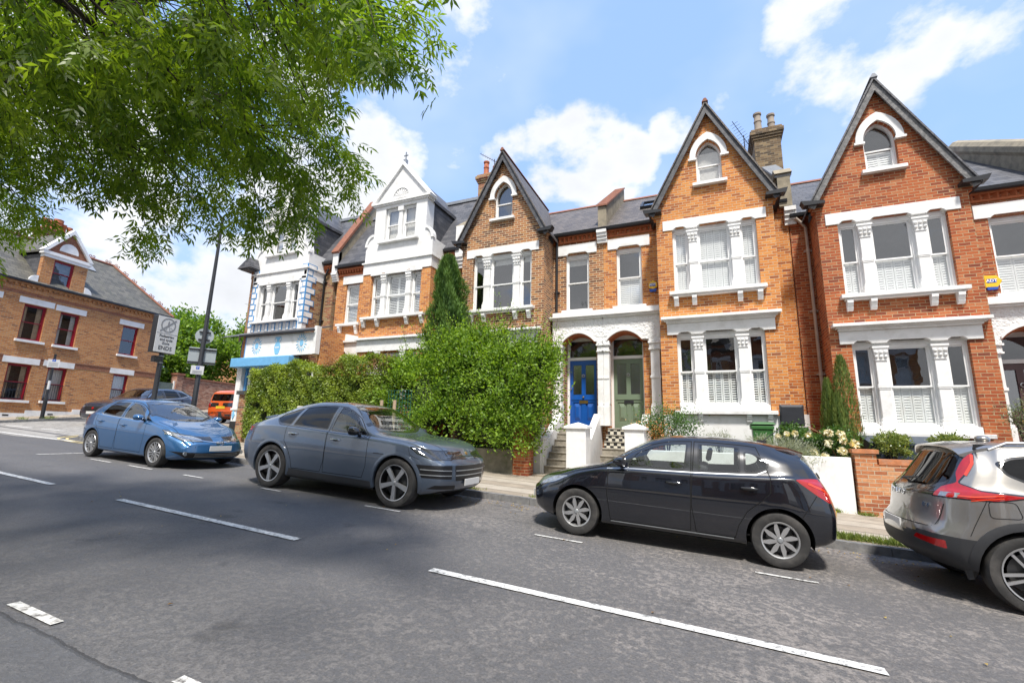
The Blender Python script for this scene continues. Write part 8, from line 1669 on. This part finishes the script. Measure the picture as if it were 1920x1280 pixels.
# the ash tree whose crown hangs over the street
TR = __import__('json').loads('''{"p":[[-4.87,3.74,4.5],[-11.28,-0.14,8.68],[-9.66,1.01,6.44],[-3.08,2.42,5.39],[-3.14,2.55,7.47],[-5.04,2.56,6.02],[-3.94,1.01,4.88],[-11.04,0.89,4.0],[-5.78,1.75,6.77],[-3.65,1.79,4.63],[-4.94,1.84,7.27],[-3.9,2.63,6.04],[-3.76,2.45,7.16],[-6.76,1.47,5.03],[-4.64,2.69,5.66],[-5.99,0.29,5.87],[-5.33,2.86,4.26],[-3.67,3.23,5.77],[-9.16,0.31,4.99],[-4.45,2.54,5.32],[-5.71,1.69,4.53],[-5.46,1.98,4.37],[-4.69,2.28,5.3],[-5.58,1.22,5.81],[-9.14,2.15,6.04],[-2.97,2.62,6.4],[-6.19,1.47,7.51],[-7.25,1.87,6.64],[-4.82,1.27,5.95],[-5.17,0.94,6.28],[-6.51,1.94,5.31],[-3.64,2.4,5.18],[-3.4,1.96,7.02],[-8.45,-0.2,6.67],[-5.03,1.84,4.66],[-5.67,1.8,7.82],[-6.0,1.8,4.49],[-11.73,1.63,5.64],[-3.09,1.55,5.84],[-13.27,1.39,5.1],[-6.02,1.76,6.04],[-7.16,1.62,7.35],[-8.59,0.29,6.56],[-7.63,0.63,5.29],[-4.72,1.62,4.63],[-6.59,3.04,6.08],[-6.4,1.31,6.97],[-3.38,2.2,5.29],[-5.37,2.12,5.17],[-12.08,0.73,6.09],[-7.18,1.81,6.18],[-7.97,-0.08,5.79],[-5.16,1.3,6.98],[-9.27,-0.06,7.13],[-3.51,1.95,6.49],[-8.68,1.87,4.35],[-7.85,1.93,4.94],[-5.19,2.01,5.83],[-7.02,1.59,5.57],[-4.55,3.39,5.82],[-6.0,2.13,7.24],[-5.32,0.91,4.33],[-4.79,1.86,4.41],[-3.62,2.81,5.47],[-5.76,2.2,4.14],[-6.37,0.83,6.25],[-9.28,2.01,4.29],[-9.87,1.1,3.61],[-6.55,0.08,4.79],[-9.19,2.24,5.06],[-7.15,0.15,5.84],[-5.44,1.52,4.69],[-5.51,1.93,4.71],[-5.9,2.52,4.37],[-8.98,0.92,3.82],[-4.2,2.17,5.17],[-4.24,2.78,5.14],[-3.76,1.12,5.45],[-5.05,2.74,5.14],[-8.9,0.09,5.7],[-4.47,1.2,4.33],[-6.85,0.03,6.25],[-7.66,1.86,6.05],[-4.99,1.41,5.26],[-8.0,2.01,4.49],[-4.51,2.01,7.81],[-7.01,0.04,4.74],[-6.41,2.9,4.53],[-6.55,1.2,4.25],[-6.48,0.63,4.83],[-4.9,2.19,4.11],[-4.2,1.58,5.36],[-6.22,2.19,5.94],[-6.55,1.7,4.27],[-5.13,2.59,4.35],[-8.68,2.29,3.8],[-8.12,0.24,6.87],[-4.69,1.92,5.18],[-3.93,3.12,5.04],[-7.2,1.66,5.91],[-6.03,2.2,4.83],[-4.88,2.51,7.64],[-4.53,2.83,7.14],[-7.7,2.07,5.58],[-4.47,2.51,4.39],[-9.02,1.8,4.7],[-2.56,2.04,4.6],[-7.6,2.66,6.19],[-4.01,1.32,4.31],[-8.02,2.26,4.0],[-6.56,2.39,4.6],[-10.46,0.03,7.56],[-5.92,0.64,5.41],[-4.47,2.95,4.6],[-9.58,2.29,5.26],[-9.01,0.99,4.51],[-5.27,2.46,7.06],[-6.55,3.06,5.76],[-6.8,0.7,6.54],[-6.06,0.18,5.06],[-7.24,0.2,6.29],[-3.08,2.07,4.39],[-5.23,3.66,4.22],[-2.35,2.63,4.68],[-7.63,2.24,4.42],[-5.95,0.98,4.4],[-3.81,2.11,5.37],[-4.29,1.49,5.08],[-6.71,-0.18,5.8],[-9.33,0.92,4.07],[-10.78,1.82,3.98],[-3.56,2.9,5.97],[-2.72,2.23,4.95],[-11.9,0.78,5.3],[-7.75,1.21,4.3],[-3.35,3.02,6.63],[-2.94,1.69,4.9],[-5.43,1.28,4.49],[-5.5,2.75,5.29],[-12.45,2.22,4.49],[-6.94,1.76,4.9],[-4.54,1.72,4.43],[-13.95,1.11,4.74],[-2.91,2.69,5.57],[-4.95,2.19,4.93],[-4.47,3.64,4.6],[-9.9,2.52,5.49],[-6.16,1.35,5.79],[-6.04,2.8,4.33],[-6.58,1.56,7.95],[-6.11,1.69,5.19],[-7.9,1.73,5.9],[-3.88,2.4,4.32],[-7.4,1.77,4.56],[-3.54,1.77,5.68],[-6.04,1.42,4.98],[-6.55,4.04,5.52],[-3.85,1.22,6.16],[-3.89,1.64,4.45],[-5.08,1.49,4.87],[-4.19,2.36,4.42],[-6.04,1.41,4.48],[-6.94,0.54,6.96],[-8.18,2.13,3.74],[-5.33,0.68,5.36],[-6.94,2.02,6.55],[-8.15,0.29,4.65],[-8.55,1.01,8.09],[-3.36,2.1,4.79],[-7.39,0.95,6.82],[-2.83,2.88,5.12],[-8.21,2.26,5.43],[-9.11,1.56,5.54],[-5.17,3.37,4.39],[-6.78,1.98,4.36],[-4.32,1.5,4.31],[-11.21,0.72,5.69],[-4.78,0.65,5.36],[-7.45,1.29,5.61],[-3.69,2.46,7.58],[-6.49,3.57,5.91],[-4.48,3.04,4.1],[-9.87,1.02,5.18],[-6.41,0.36,5.85],[-5.34,1.35,5.11],[-9.2,2.42,4.29],[-3.81,1.45,5.13],[-6.48,0.33,5.44],[-3.18,1.24,5.53],[-7.09,2.02,4.69],[-8.54,0.23,6.13],[-12.93,0.77,3.8],[-2.13,2.08,5.54],[-2.81,2.05,4.74],[-8.32,0.6,5.94],[-4.28,2.35,5.61],[-4.22,0.98,4.4],[-6.84,2.21,4.8],[-4.75,2.99,4.75],[-8.07,2.33,6.17],[-7.69,0.81,4.13],[-7.64,1.31,6.65],[-3.77,2.42,6.48],[-2.22,2.07,6.04],[-4.7,1.84,6.8],[-5.12,0.71,4.73],[-4.14,3.27,4.06],[-4.55,1.27,6.73],[-13.83,0.98,5.21],[-5.1,2.53,5.35],[-11.77,0.47,5.72],[-8.45,1.12,5.39],[-7.32,0.07,5.11],[-5.47,3.15,4.09],[-4.79,1.35,4.44],[-9.82,2.1,4.8],[-9.52,0.83,5.99],[-4.66,3.15,5.61],[-4.28,1.98,4.48],[-5.0,2.21,6.55],[-3.34,1.62,4.73],[-4.18,3.47,4.52],[-5.31,2.08,5.54],[-5.72,2.17,4.91],[-8.98,0.65,8.26],[-11.36,0.75,3.62],[-7.88,2.35,5.73],[-11.53,2.04,4.41],[-5.85,3.58,5.59],[-5.16,3.38,4.89],[-8.72,0.68,4.15],[-8.39,2.65,6.0],[-9.45,0.42,5.31],[-4.23,3.02,5.78],[-2.51,1.72,5.18],[-9.44,0.29,6.8],[-3.59,3.34,4.42],[-7.45,0.33,6.73],[-3.74,2.64,8.32],[-3.8,1.98,6.09],[-11.91,1.99,5.29],[-2.71,2.26,4.48],[-6.71,2.68,5.38],[-6.55,0.35,4.4],[-9.47,0.45,4.02],[-7.84,1.2,8.02],[-4.71,3.61,5.07],[-1.94,1.93,4.73],[-12.19,0.88,5.68],[-4.84,2.95,5.92],[-5.38,2.94,5.0],[-5.81,1.53,4.29],[-4.94,2.93,5.42],[-10.15,0.23,6.81],[-9.94,1.5,6.12],[-2.63,2.55,4.73],[-4.52,3.55,4.26],[-3.79,3.44,6.78],[-5.19,1.21,4.32],[-4.08,3.75,6.47],[-5.69,0.74,4.88],[-4.23,3.46,6.03],[-4.98,3.8,4.18],[-6.13,3.38,5.0],[-2.71,2.3,5.25],[-5.89,3.07,4.43],[-6.86,-0.01,5.33],[-5.14,3.02,4.87],[-8.85,0.36,7.63],[-6.64,2.72,4.59],[-7.49,1.82,5.71],[-5.32,1.65,4.95],[-7.76,1.91,6.51],[-3.7,2.27,4.74],[-4.34,1.1,5.41],[-6.9,1.0,6.84],[-4.16,3.25,7.22],[-5.75,3.25,6.34],[-14.81,1.11,4.64],[-10.29,2.21,3.66],[-3.78,1.68,6.77],[-5.27,2.65,6.21],[-2.93,1.42,5.24],[-3.58,1.44,4.39],[-6.3,2.19,4.52],[-10.15,0.0,8.08],[-10.92,1.1,3.46],[-3.56,1.65,4.91],[-10.45,0.87,5.91],[-3.64,2.3,5.79],[-2.96,1.9,6.26],[-9.61,1.32,5.8],[-4.41,1.48,4.68],[-3.45,2.96,6.29],[-6.46,1.55,6.09],[-3.62,3.18,6.55],[-4.59,2.68,4.11],[-8.39,1.01,6.54],[-5.8,1.97,6.25],[-10.0,1.61,3.93],[-4.71,2.81,6.68],[-8.02,1.68,3.76],[-5.41,3.15,5.6],[-2.37,2.59,4.97],[-4.19,1.87,6.61],[-7.61,2.17,5.31],[-14.49,0.83,5.17],[-10.41,1.8,5.24],[-4.7,3.15,5.1],[-7.0,0.79,4.24],[-5.59,1.1,6.81],[-7.2,1.41,4.23],[-6.18,2.18,5.12],[-2.59,1.63,5.63],[-4.48,2.31,6.06],[-5.65,2.86,4.79],[-4.53,1.98,4.75],[-3.61,3.02,7.59],[-2.42,2.72,5.23],[-10.3,0.36,6.05],[-6.53,1.94,4.54],[-8.72,1.62,3.96],[-7.17,0.33,4.32],[-5.58,1.2,4.82],[-7.93,0.4,7.47],[-7.1,2.48,5.21],[-5.71,3.99,5.66],[-7.15,1.6,8.49],[-9.56,1.97,3.53],[-3.23,2.75,4.97],[-7.02,0.56,5.32],[-9.24,1.57,3.77],[-9.9,0.4,4.81],[-7.88,1.14,5.45],[-6.72,3.02,5.24],[-6.53,0.97,5.47],[-8.07,0.85,8.16],[-3.39,3.31,5.96],[-7.91,2.61,6.09],[-8.27,2.34,4.79],[-6.68,1.62,3.99],[-7.33,2.07,5.83],[-3.41,2.31,6.25],[-6.92,2.32,5.88],[-10.74,1.76,4.6],[-7.12,0.88,6.19],[-4.34,3.56,6.57],[-2.83,1.72,4.6],[-4.25,3.08,6.73],[-4.56,1.84,6.25],[-5.58,2.5,5.93],[-5.44,4.12,5.31],[-6.4,1.47,5.04],[-3.97,1.99,4.34],[-3.84,3.18,4.61],[-10.35,1.29,5.52],[-11.88,1.26,3.73],[-6.18,1.89,4.74],[-7.71,-0.07,6.31],[-9.74,1.45,4.72],[-5.65,0.38,4.56],[-4.58,3.24,6.58],[-3.28,2.58,5.54],[-3.91,3.05,8.18],[-6.33,1.75,4.05],[-9.74,0.65,7.11],[-4.25,1.85,4.75],[-5.03,1.87,5.15],[-3.13,2.94,5.63],[-6.99,1.61,6.39],[-10.23,0.38,4.55],[-9.46,1.84,5.87],[-4.6,3.44,6.35],[-3.57,2.2,4.36],[-7.64,1.88,5.31],[-8.18,0.27,5.26],[-6.88,0.92,7.66],[-4.08,3.93,4.52],[-6.23,2.43,5.69],[-12.3,1.63,4.07],[-10.38,0.98,4.82],[-9.34,1.12,4.79],[-11.62,0.33,6.19],[-7.29,1.79,4.17],[-8.32,0.58,7.46],[-4.77,0.9,4.41],[-4.71,3.07,6.14],[-5.74,0.12,5.35],[-10.7,0.55,5.8],[-4.34,2.59,6.0],[-4.06,1.96,7.03],[-5.11,2.66,4.65],[-12.38,1.23,4.43],[-6.14,1.53,4.14],[-4.12,1.56,4.65],[-7.37,0.66,5.87],[-9.2,0.31,4.4],[-8.81,0.88,6.74],[-4.0,3.55,4.76],[-5.27,1.58,7.57],[-6.28,1.54,5.37],[-6.19,2.59,4.47],[-11.03,0.45,4.31],[-8.25,1.04,4.04],[-5.06,3.57,5.73],[-11.58,1.34,4.37],[-8.69,0.2,5.33],[-7.72,3.11,5.64],[-6.06,0.57,4.26],[-7.04,2.56,4.91],[-12.86,1.19,4.01],[-5.03,1.45,6.59],[-5.43,1.64,5.6],[-6.55,2.33,5.72],[-2.6,2.52,5.96],[-6.99,2.05,3.97],[-7.38,0.72,4.77],[-5.96,3.19,5.37],[-9.67,2.61,5.04],[-4.7,2.42,6.9],[-5.48,3.57,5.1],[-9.25,2.49,4.73],[-4.83,2.46,4.7],[-4.89,2.55,6.45],[-15.36,1.21,4.42],[-2.78,2.23,7.12],[-5.66,2.7,3.98],[-6.9,3.15,6.01],[-5.42,1.93,7.31],[-5.78,2.87,6.46],[-4.61,3.32,4.65],[-6.09,3.41,5.86],[-5.38,3.24,6.1],[-3.18,3.03,7.7],[-7.12,2.34,5.59],[-4.77,3.38,4.05],[-4.66,3.85,4.34],[-6.06,3.05,5.86],[-8.56,0.23,4.55],[-6.74,1.94,6.01],[-6.62,1.59,7.41],[-6.43,2.55,6.08],[-2.8,2.55,4.99],[-2.25,2.28,4.46],[-3.22,2.81,5.27],[-5.04,0.92,5.75],[-5.84,4.4,4.98],[-4.8,2.36,5.75],[-4.39,2.28,4.82],[-3.22,2.55,6.76],[-6.46,2.68,5.14],[-10.31,2.12,4.16],[-5.56,2.41,4.27],[-5.92,1.25,5.56],[-3.26,1.99,5.92],[-7.67,0.53,4.45],[-6.69,3.33,5.28],[-8.0,2.34,4.32],[-5.6,0.47,5.95],[-6.47,1.95,8.17],[-7.12,1.22,4.77],[-11.52,0.71,6.0],[-6.7,1.82,6.43],[-10.5,1.94,3.36],[-3.12,2.99,6.0],[-4.24,0.85,5.75],[-6.83,1.43,5.87],[-7.63,0.85,6.14],[-8.6,1.51,5.06],[-4.44,1.03,4.58],[-9.32,2.24,3.78],[-4.63,1.31,5.04],[-3.31,2.6,4.46],[-4.55,3.41,5.35],[-3.26,1.77,4.39],[-6.53,2.76,5.69],[-5.28,3.42,5.62],[-13.62,2.29,4.13],[-8.21,2.09,4.16],[-3.85,3.0,4.19],[-4.11,2.06,7.62],[-8.14,1.15,4.8],[-12.49,0.44,5.95],[-6.92,3.43,5.02],[-4.94,3.63,5.99],[-7.17,2.2,6.12],[-10.39,0.57,3.78],[-6.28,3.58,4.73],[-8.65,1.93,6.08],[-7.5,2.34,5.93],[-11.17,1.45,5.71],[-4.61,2.15,4.38],[-10.18,0.32,8.65],[-5.96,2.52,5.04],[-5.94,3.15,4.86],[-12.94,0.76,5.44],[-6.78,2.46,5.62],[-3.99,2.75,4.35],[-4.14,3.07,4.47],[-2.98,2.17,6.64],[-3.01,1.51,4.43],[-6.96,1.92,5.78],[-6.25,2.99,3.86],[-10.66,0.43,4.68],[-5.53,2.14,6.23],[-6.4,1.54,4.46],[-5.73,2.08,5.66],[-11.48,0.48,4.83],[-4.24,3.14,5.05],[-7.08,1.08,5.18],[-6.12,2.0,6.42],[-14.09,1.71,4.58],[-3.61,1.9,5.12],[-11.87,1.69,4.75],[-7.39,2.14,4.15],[-6.23,2.41,6.9],[-5.39,3.76,6.06],[-8.61,1.3,6.97],[-5.63,3.85,5.93],[-6.94,3.34,4.09],[-6.3,3.58,5.51],[-5.5,2.45,5.38],[-7.81,0.5,4.92],[-6.85,2.09,5.07],[-5.06,3.4,6.3],[-10.86,1.01,5.47],[-8.58,1.08,5.94],[-11.18,0.85,6.23],[-5.91,1.66,7.25],[-7.85,1.62,6.43],[-6.33,2.06,5.53],[-4.43,2.86,8.02],[-6.88,1.64,4.39],[-7.22,1.9,5.08],[-7.1,2.86,5.52],[-9.29,2.3,5.66],[-6.16,2.95,6.39],[-6.73,2.52,4.94],[-7.18,2.37,6.46],[-8.68,2.34,4.47],[-5.91,2.27,5.96],[-11.83,0.91,4.66],[-6.0,3.51,4.29],[-9.67,-0.15,7.57],[-4.15,2.67,4.89],[-11.45,1.72,5.05],[-6.06,1.64,5.71],[-4.02,1.73,4.91],[-5.82,2.63,4.68],[-5.65,1.07,5.22],[-9.31,1.0,6.84],[-3.52,3.52,6.39],[-11.17,1.3,3.74],[-4.17,2.52,5.25],[-2.02,1.97,4.37],[-9.66,0.2,8.39],[-11.32,2.18,4.01],[-8.3,1.73,5.42],[-11.1,1.13,4.97],[-5.7,2.9,6.09],[-9.59,0.33,6.16],[-2.28,1.81,4.49],[-7.45,3.42,5.61],[-6.67,1.61,4.77],[-5.79,2.16,8.6],[-8.36,1.6,5.95],[-8.57,0.58,7.09],[-2.5,2.3,6.58],[-3.36,2.96,4.32],[-6.99,3.02,5.17],[-5.18,-1.54,5.95],[-7.24,-0.57,6.63],[-7.79,-1.67,7.27],[-0.67,-3.38,7.52],[-0.87,0.63,6.47],[-3.49,-3.64,7.53],[-1.23,-2.1,5.72],[-3.61,-2.41,6.28],[-1.97,-5.25,7.07],[-4.87,-2.48,5.45],[-5.03,-3.44,6.18],[-6.52,-3.96,6.21],[-2.55,1.63,5.86],[-0.8,-1.13,5.7],[-5.76,-4.61,7.04],[-8.18,-0.73,6.34],[-7.7,-3.84,7.47],[-3.42,-5.15,5.53],[-4.27,-0.77,5.33],[-0.9,-3.41,6.95],[-5.44,1.62,6.64],[-7.58,-2.66,5.78],[-1.94,-4.26,6.62],[-8.39,-4.96,5.22],[-5.46,0.61,5.67],[-1.12,1.13,5.9],[-8.44,-3.38,7.17],[-1.37,-0.59,6.71],[-0.45,-3.58,6.29],[-5.83,0.97,7.57],[-5.35,-3.37,6.52],[-4.51,-0.74,7.57],[-1.89,-0.13,5.71],[-6.8,-2.53,7.34],[-1.74,1.09,6.98],[-6.34,-4.21,7.0],[-0.4,-3.75,5.97],[-1.12,-1.97,6.09],[-7.77,0.25,5.96]],"l":[16,20,20,21,8,2,3,17,6,3,2,8,8,12,5,9,7,8,17,5,12,12,5,9,14,8,6,11,2,9,11,21,8,18,5,6,12,1,4,19,11,6,18,18,3,11,6,21,5,1,11,18,2,20,8,10,10,2,11,13,6,12,3,21,12,9,17,17,9,14,18,12,12,7,17,5,5,3,5,18,3,18,14,3,10,2,18,7,12,9,5,3,11,12,5,10,18,5,16,11,12,2,8,14,5,17,21,11,3,10,7,20,9,16,17,17,2,11,18,9,18,21,16,21,10,12,21,3,18,17,17,8,21,1,10,8,21,12,13,19,12,3,19,21,5,16,17,9,7,6,12,14,5,10,21,12,13,2,3,3,5,12,18,10,9,11,10,20,21,18,21,14,14,16,12,3,1,9,14,8,13,16,17,9,12,17,3,9,4,10,18,19,4,21,18,5,3,7,16,14,10,14,8,4,2,9,16,2,19,5,1,14,18,7,3,17,20,5,3,2,21,16,5,12,20,17,14,1,13,16,10,14,17,5,21,20,16,18,8,2,1,21,11,9,17,20,16,21,1,13,5,12,5,20,1,21,16,8,12,8,9,8,16,7,21,7,18,5,20,7,14,12,14,21,3,6,8,13,19,17,2,13,21,3,12,20,17,3,1,21,4,14,3,8,11,8,16,14,11,17,2,10,13,21,2,14,19,17,16,10,6,10,12,4,2,7,5,8,21,1,12,10,10,12,20,11,13,6,17,21,18,17,17,14,7,9,20,8,14,10,12,11,8,11,17,18,8,21,8,2,13,13,12,3,16,1,19,12,18,17,9,8,21,8,12,20,3,5,21,11,17,14,13,21,14,18,6,16,11,19,17,17,1,10,20,3,13,9,1,2,2,5,19,12,3,18,17,20,16,6,12,7,1,10,13,1,18,11,12,7,19,2,12,11,21,10,10,13,17,2,13,17,5,2,19,8,7,11,6,13,16,13,13,8,11,16,16,13,10,11,6,11,21,21,21,9,13,5,5,8,7,17,7,9,21,10,7,10,9,6,10,1,11,17,8,3,11,18,14,3,17,3,21,16,21,11,13,19,10,16,2,10,1,7,13,11,17,7,14,11,1,5,20,7,7,19,11,16,16,8,21,11,7,1,2,12,11,1,16,10,11,19,21,1,10,6,13,20,13,7,13,5,18,11,13,1,14,1,6,14,11,8,12,11,11,14,13,7,11,10,11,1,7,20,5,1,11,3,7,9,20,8,17,5,21,20,17,14,1,13,20,21,11,12,6,14,20,4,21,7,9,18,0,15,4,15,15,15,15,0,0,0,4,15,0,18,0,15,9,15,2,0,15,0,9,4,0,4,15,6,0,6,4,0,4,0,15,15,18],"c":[[-6.71,-3.43,6.55],[-11.33,0.99,5.42],[-4.68,1.99,6.64],[-4.27,1.45,4.75],[-2.17,1.27,6.08],[-4.73,2.45,5.04],[-6.12,1.49,7.49],[-6.25,2.89,4.63],[-3.67,2.87,6.8],[-5.76,0.52,5.42],[-7.84,1.51,4.35],[-6.77,2.23,5.87],[-6.05,1.61,4.63],[-5.55,3.37,5.83],[-8.28,1.81,5.8],[-1.67,-3.34,6.44],[-4.45,3.33,4.54],[-9.92,1.44,4.34],[-7.63,0.25,5.99],[-13.41,1.31,4.53],[-9.27,0.52,7.42],[-2.99,2.25,4.99]]}''')
at_ = thing('ash_tree', 'large ash tree hanging feathery leaves over the street at top left', 'tree', (-4.4, -2.6, .2))
P = np.array(TR['p']); Lb = TR['l']; Cn = [Vector(c) for c in TR['c']]; fork = Vector((-4.4, -2.6, 3.7)); m = MB()
m.tube([(-4.4, -2.6, -.1), (-4.4, -2.6, .6), (-4.38, -2.62, 2.2), tuple(fork)], [.34, .25, .22, .2], 14); m.build('trunk', BARK, at_)
m = MB(); limbs = []
for c in Cn:
    d = c - fork; L_ = d.length; a1 = fork + Vector((d.x * .3, d.y * .3, max(d.z * .3, .3) + .45)); a2 = fork + Vector((d.x * .68, d.y * .68, d.z * .68 + .55)); pts = [fork, a1, a2, c]; path = []
    for i in range(13):
        t_ = i / 12; p = (1 - t_) ** 3 * pts[0] + 3 * (1 - t_) ** 2 * t_ * pts[1] + 3 * (1 - t_) * t_ * t_ * pts[2] + t_ ** 3 * pts[3]; path.append(p + Vector(RNG.normal(size=3) * .035))
    limbs.append(path); m.tube(path, [.055 * (1 - i / 12) ** .8 + .010 for i in range(13)], 7)
SUB = []
for q, k in zip(P, Lb):
    q = Vector(q); path = limbs[k]; near_ = min(range(4, 13), key=lambda i: (path[i] - q).length + .16 * abs(i - 8)); s_ = path[near_ - 1]; mid = s_.lerp(q, .55) + Vector((0, 0, .10)) + Vector(RNG.normal(size=3) * .05); m.tube([s_, mid, q], [.012, .007, .004], 5); SUB.append((q - mid).normalized())
CC = []; DD = []; NN = []; TT = []; LL = []; tw = m
for q, dirn in zip(P, SUB):
    q = np.array(q); dirn = np.array(dirn); vis = q[1] > .5; ncomp = 21 if vis else 8; tl = RNG.uniform(.28, .5); dr = dirn * .7 + unit(1)[0] * .45 + np.array([0, 0, -.42]); dr /= np.linalg.norm(dr)
    tip = q + dr * tl; tw.tube([tuple(q), tuple(q + dr * tl * .5 + [0, 0, .02]), tuple(tip)], [.005, .004, .002], 4); tb = RNG.uniform(.15, .8)
    for j in range(ncomp):
        f_ = RNG.random(); b = q + dr * tl * f_ + RNG.normal(size=3) * (.07 if vis else .12); rd = dr * .5 + unit(1)[0] * .75 + np.array([0, 0, -.35]); rd /= np.linalg.norm(rd); rl = RNG.uniform(.17, .29) * (1 if vis else 1.4); up = np.array([0, 0, 1.]) + unit(1)[0] * .5; s_ = np.cross(rd, up); s_ /= np.linalg.norm(s_); nr = np.cross(s_, rd)
        for i in range(1, 5):
            pt = b + rd * rl * (i / 4.6) + np.array([0, 0, -.018 * (i / 4) ** 2])
            for sg in (-1, 1): CC.append(pt); DD.append(s_ * sg * .72 + rd * .62 + [0, 0, -.22] + RNG.normal(size=3) * .1); NN.append(nr + RNG.normal(size=3) * .2); TT.append(tb + RNG.normal() * .16); LL.append(RNG.uniform(.060, .112) * (1 if vis else 1.5))
        CC.append(b + rd * rl * .92); DD.append(rd + [0, 0, -.25]); NN.append(nr); TT.append(tb + RNG.normal() * .16); LL.append(RNG.uniform(.07, .12))
tw.build('branches', BARK, at_); LL = np.array(LL); leafmesh('crown', np.array(CC), np.array(DD), np.array(NN), LL, LL * .25, L_ASH, np.array(TT), at_, fold=.12)

# the terrace on the photographer's side of the street
for i, (src, x, lab) in enumerate(((h2, -2.2, 'orange brick gabled house across the road from the terrace, behind the viewer'), (h3, -7.4, 'red brick gabled house across the road opposite the grey SUV'), (h1, -13.4, 'brown brick gabled house across the road opposite the shop'), (h3, 3.6, 'red brick gabled house across the road opposite the silver car'), (h2, 9.4, 'orange brick gabled house across the road farthest to the right'))):
    copy_tree(src, (x, -9.5, G(x, -9.5)), pi, lab)
